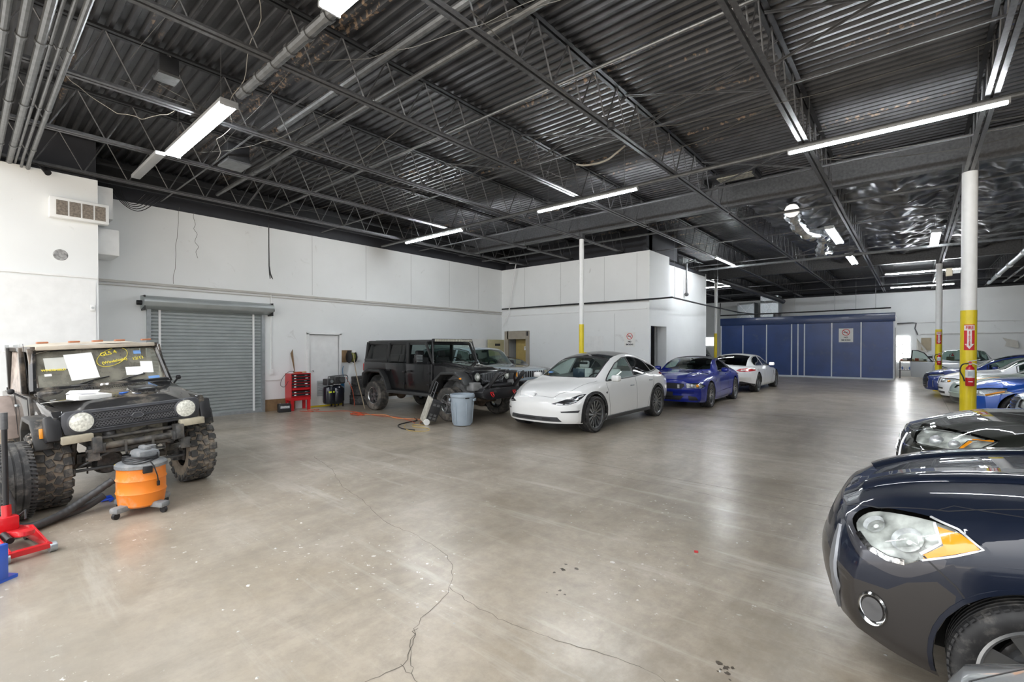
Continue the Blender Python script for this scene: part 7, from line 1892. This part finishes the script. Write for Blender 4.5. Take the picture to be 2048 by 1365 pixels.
# air compressor --------------------------------------------------------------
t = thing('air_compressor', 'black vertical air compressor with finned motor beside white door', 'air compressor', (-12.40, 6.90, 0))
mb = MB(); mb.lathe([(0, .06), (.10, .07), (.17, .11), (.20, .17), (.20, .50), (.17, .56), (.10, .60), (0, .61)], axis='z', seg=36); mb.build('tank', paint('tank_black', (.01, .012, .02), .2, .2), t)
MB().lathe([(.0, .07), (.155, .1), (.175, .16), (.175, .5), (.15, .56), (0, .6)], (.0, -.22, 0), 'z', 28).build('second_tank', MATS['tank_black'], t)
mb = MB(); mb.box((.168, -.24, .43), (.01, .16, .04)); mb.build('yellow_label', mat('label_yellow', (.75, .85, .05), .5), t)
for (x, y) in ((.12, -.12), (-.12, -.1), (.12, .12), (-.12, .12)): MB().box((x, y, .07), (.03, .03, .14)).build('foot', M_BLACK, t)
mb = MB(); mb.box((0, .02, .74), (.30, .34, .20), bev=.04)
for k in range(7): mb.box((.155, -.10 + k * .04, .76), (.02, .012, .14))
mb.box((0, -.25, .70), (.24, .22, .18), bev=.03); mb.build('motor_cover', mat('motor_grey', (.05, .05, .052), .5, var=.4, scale=20), t)
mb = MB(); mb.cyl((.165, .08, .76), (.185, .08, .76), .08, seg=24); mb.build('fan_guard', M_PIPE, t); MB().cyl((.13, -.22, .72), (.15, -.22, .72), .045).build('gauge', M_GALV, t)
mb = MB(); mb.tube(smoothp([(.17, -.34, .86), (.18, 0, .88), (.18, .22, .86), (.16, .24, .68)], 5, False), .013, 6); mb.tube([(.17, -.34, .86), (.15, -.35, .62)], .013, 6); mb.build('handle_tube', M_STEEL, t)
t = thing('blue_air_hose', 'coiled blue air hose hanging behind the compressor', 'hose', (-12.68, 7.24, 0)); mb = MB()
for k in range(14): mb.tube([(.05 * math.cos(a), .05 * math.sin(a), .35 + k * .022 + .003 * math.sin(a)) for a in [2 * PI * q / 12 for q in range(12)]], .008, 5, closed=True)
mb.tube(smoothp([(0, .05, .66), (0, .02, .85), (0, 0, 1.0), (0, .03, 1.12)], 5, False), .008, 5); mb.build('coil', mat('hose_blue', (.01, .18, .42), .4), t)
# hose reel -------------------------------------------------------------------
t = thing('hose_reel', 'black hose reel on a wooden board right of the white door', 'hose reel', (-12.8, 7.45, 1.38)); MB().box((.02, -.02, .02), (.03, .34, .36)).build('backboard', M_WOOD, t)
mb = MB()
for y in (-.07, .09): mb.lathe([(0, y), (.17, y), (.175, y + .01), (.17, y + .02), (0, y + .02)], (.22, 0, 0), 'y', 32)
mb.box((.22, 0, .17), (.06, .2, .03)); mb.build('drum', M_BLACK, t); MB().lathe([(.13, -.06), (.145, 0), (.13, .08)], (.22, 0, 0), 'y', 28).build('wound_hose', mat('hose_olive', (.20, .22, .03), .5), t)
MB().box((.08, 0, -.12), (.14, .06, .05)).build('bracket', M_STEELD, t); MB().box((.30, .04, .16), (.06, .10, .07), bev=.01).build('hose_guide', M_PAPER, t)
rod('hanging_air_hose', smoothp([(-12.5, 7.48, 1.5), (-12.25, 7.38, 1.15), (-11.95, 7.28, .75), (-11.6, 7.2, .3), (-11.4, 7.15, .03), (-11.3, 7.1, .02)], 6, False), .013, mat('hose_tan', (.40, .32, .22), .5), 'tan air hose hanging from the wall reel down to the floor', 'hose')
rod('red_air_hose', smoothp([(-12.42, 7.2, .80), (-12.2, 7.25, .5), (-12.0, 7.2, .2), (-11.9, 7.15, .02)], 6, False), .008, M_ORANGE, 'thin red hose dropping from compressor beside the stacked tyres', 'hose')
# cords on the floor
mb = MB(); mb.tube(smoothp([(-12.1, 5.7, .012), (-11.8, 5.9, .012), (-12.05, 6.2, .012), (-12.2, 5.95, .012), (-11.7, 6.0, .012), (-11.2, 6.5, .012), (-10.6, 6.6, .012), (-10.0, 6.55, .012), (-9.3, 6.7, .012), (-8.7, 6.6, .012), (-8.3, 6.45, .012)], 8, False), .006, 6)
tag(mb.build('extension_cord', M_ORANGE, None), 'orange-red extension cord running along floor from the red cabinet', 'cord')
mb = MB(); P = []
for k in range(42):
    a = k * .62; P.append((-10.45 + (.17 + .05 * math.sin(k * 1.7)) * math.cos(a) * 1.3, 6.35 + (.10 + .03 * math.sin(k * 2.3)) * math.sin(a), .010 + .0006 * k))
mb.tube(smoothp(P, 3, False), .006, 6); tag(mb.build('cord_coil', M_ORANGE, None), 'coiled pile of orange cord on the floor before the black off-roader', 'cord')
rod('orange_air_line', smoothp([(-10.3, 6.45, .012), (-9.9, 6.75, .012), (-9.2, 6.62, .012), (-8.6, 6.85, .012), (-8.2, 6.5, .012)], 8, False), .008, mat('peach_line', (.75, .30, .12), .5), 'peach coloured air line beside the extension cord', 'hose')
rod('black_lead', smoothp([(-8.9, 6.9, .012), (-8.55, 6.7, .012), (-8.5, 6.4, .012), (-8.35, 6.05, .012), (-7.95, 5.85, .012), (-7.6, 5.9, .012)], 8, False), .012, M_BLACK, 'black clamp lead curving over the floor before leaning charger', 'cable')
mb = MB(); mb.tube(smoothp([(-8.3, 6.2, .012), (-8.0, 5.95, .012), (-7.6, 5.8, .012), (-7.35, 6.0, .012), (-7.55, 6.2, .012), (-7.95, 6.15, .012), (-8.15, 6.3, .012), (-7.9, 6.4, .012)], 8, False), .008, 6)
tag(mb.build('yellow_lead', mat('yellow_tan', (.5, .36, .12), .5), None), 'tan-yellow lead coiled on floor before the leaning charger', 'cable')
# battery charger leaning on the front tyre
t = thing('battery_charger', 'wheeled black and beige battery charger tipped against the black off-roader tyre', 'battery charger', (-8.02, 6.52, .09), 0)
Rg = Vector((.76, .65, 0)); Up = Vector((0, 0, 1)); a_ = R(20)
X_ = Rg * math.cos(a_) - Up * math.sin(a_); Z_ = Rg * math.sin(a_) + Up * math.cos(a_)
t.rotation_euler = (Matrix((X_, Z_.cross(X_), Z_)).transposed() @ Matrix.Rotation(R(25), 3, 'Z')).to_euler(); t.scale = (.88, .88, .88)
M_BEI = mat('dusty_beige', (.48, .46, .40), .7, var=.25, scale=10)
MB().box((.08, 0, .30), (.26, .30, .50), bev=.01).build('case', mat('charger_black', (.02, .02, .022), .5, dust=(.3, .28, .25), dustamt=.2), t)
MB().box((-.08, -.0, .28), (.06, .30, .62), bev=.01).build('front_panel', M_BEI, t)
for (x, z) in ((.03, .45), (.13, .45), (.03, .20), (.13, .20), (.03, .12), (.13, .12)):
    MB().box((x, -.153, z), (.07, .006, .055)).build('vent_patch', M_PIPE, t)
for y in (-.17, .17): MB().cyl((-.02, y - .02, .0), (-.02, y + .02, .0), .075, seg=24).build('wheel', M_PAPER if y < 0 else M_BEI, t)
mb = MB()
for y in (-.11, .11): mb.tube([(-.06, y, .5), (-.06, y, .98)], .012, 8)
mb.tube([(-.06, -.11, .98), (-.06, .11, .98)], .012, 8); mb.tube([(-.06, -.11, .72), (-.06, .11, .72)], .008, 8); mb.build('handle', M_STEEL, t)
# trash can
t = thing('trash_can', 'grey plastic trash can in front of the black off-roader wheel', 'trash can', (-7.36, 6.98, 0), 0)
M_CAN = mat('can_grey', (.34, .40, .46), .5, var=.06, scale=6)
mb = MB(); mb.lathe([(0, .012), (.185, .012), (.195, .03), (.245, .60), (.262, .615), (.262, .66), (.255, .675), (.243, .675), (.243, .62), (.19, .05), (0, .045)], axis='z', seg=48); mb.build('bin', M_CAN, t)
for a in (R(210), R(30)):
    c, s = math.cos(a), math.sin(a); mb = MB(); mb.box((.265 * c, .265 * s, .55), (.04, .15, .05), rz=a, bev=.012); mb.build('handle', M_CAN, t)
for a in [R(k * 60 - 20) for k in range(6)]:
    c, s = math.cos(a), math.sin(a); mb = MB(); mb.box((.222 * c, .222 * s, .28), (.02, .014, .46), rz=a, ry=.085, bev=.004); mb.build('rib', M_CAN, t)
MB().box((.262 * math.cos(R(-20)), .262 * math.sin(R(-20)), .60), (.006, .09, .02), rz=R(-20)).build('brand_mark', M_BLACK, t)
# scraps
mb = MB(); mb.box((-1.35, 3.9, .004), (.03, .03, .006), rz=.4); tag(mb.build('red_scrap', M_RED, None), 'tiny red scrap on the bare floor in the middle', 'scrap')
rnd = random.Random(12); mb = MB()
for k in range(260):
    x, y = rnd.uniform(-6.5, .6), rnd.uniform(.9, 6.5); r = rnd.uniform(.003, .011) * (1.6 if rnd.random() < .06 else 1)
    if y > 5 and x < -5: continue
    V = [(x + math.cos(a) * r * rnd.uniform(.5, 1.3), y + math.sin(a) * r * rnd.uniform(.5, 1.3), 0.0) for a in [PI / 3 * q for q in range(6)]]
    mb.raw(V + [(x, y, r * .45)], [[0, 1, 6], [1, 2, 6], [2, 3, 6], [3, 4, 6], [4, 5, 6], [5, 0, 6]])
stuff(tag(mb.build('floor_debris', mat('debris', (.5, .49, .46), .9, var=.4, scale=3), None, smooth=None), 'scattered pale grit and paint chips on the concrete floor', 'debris'))
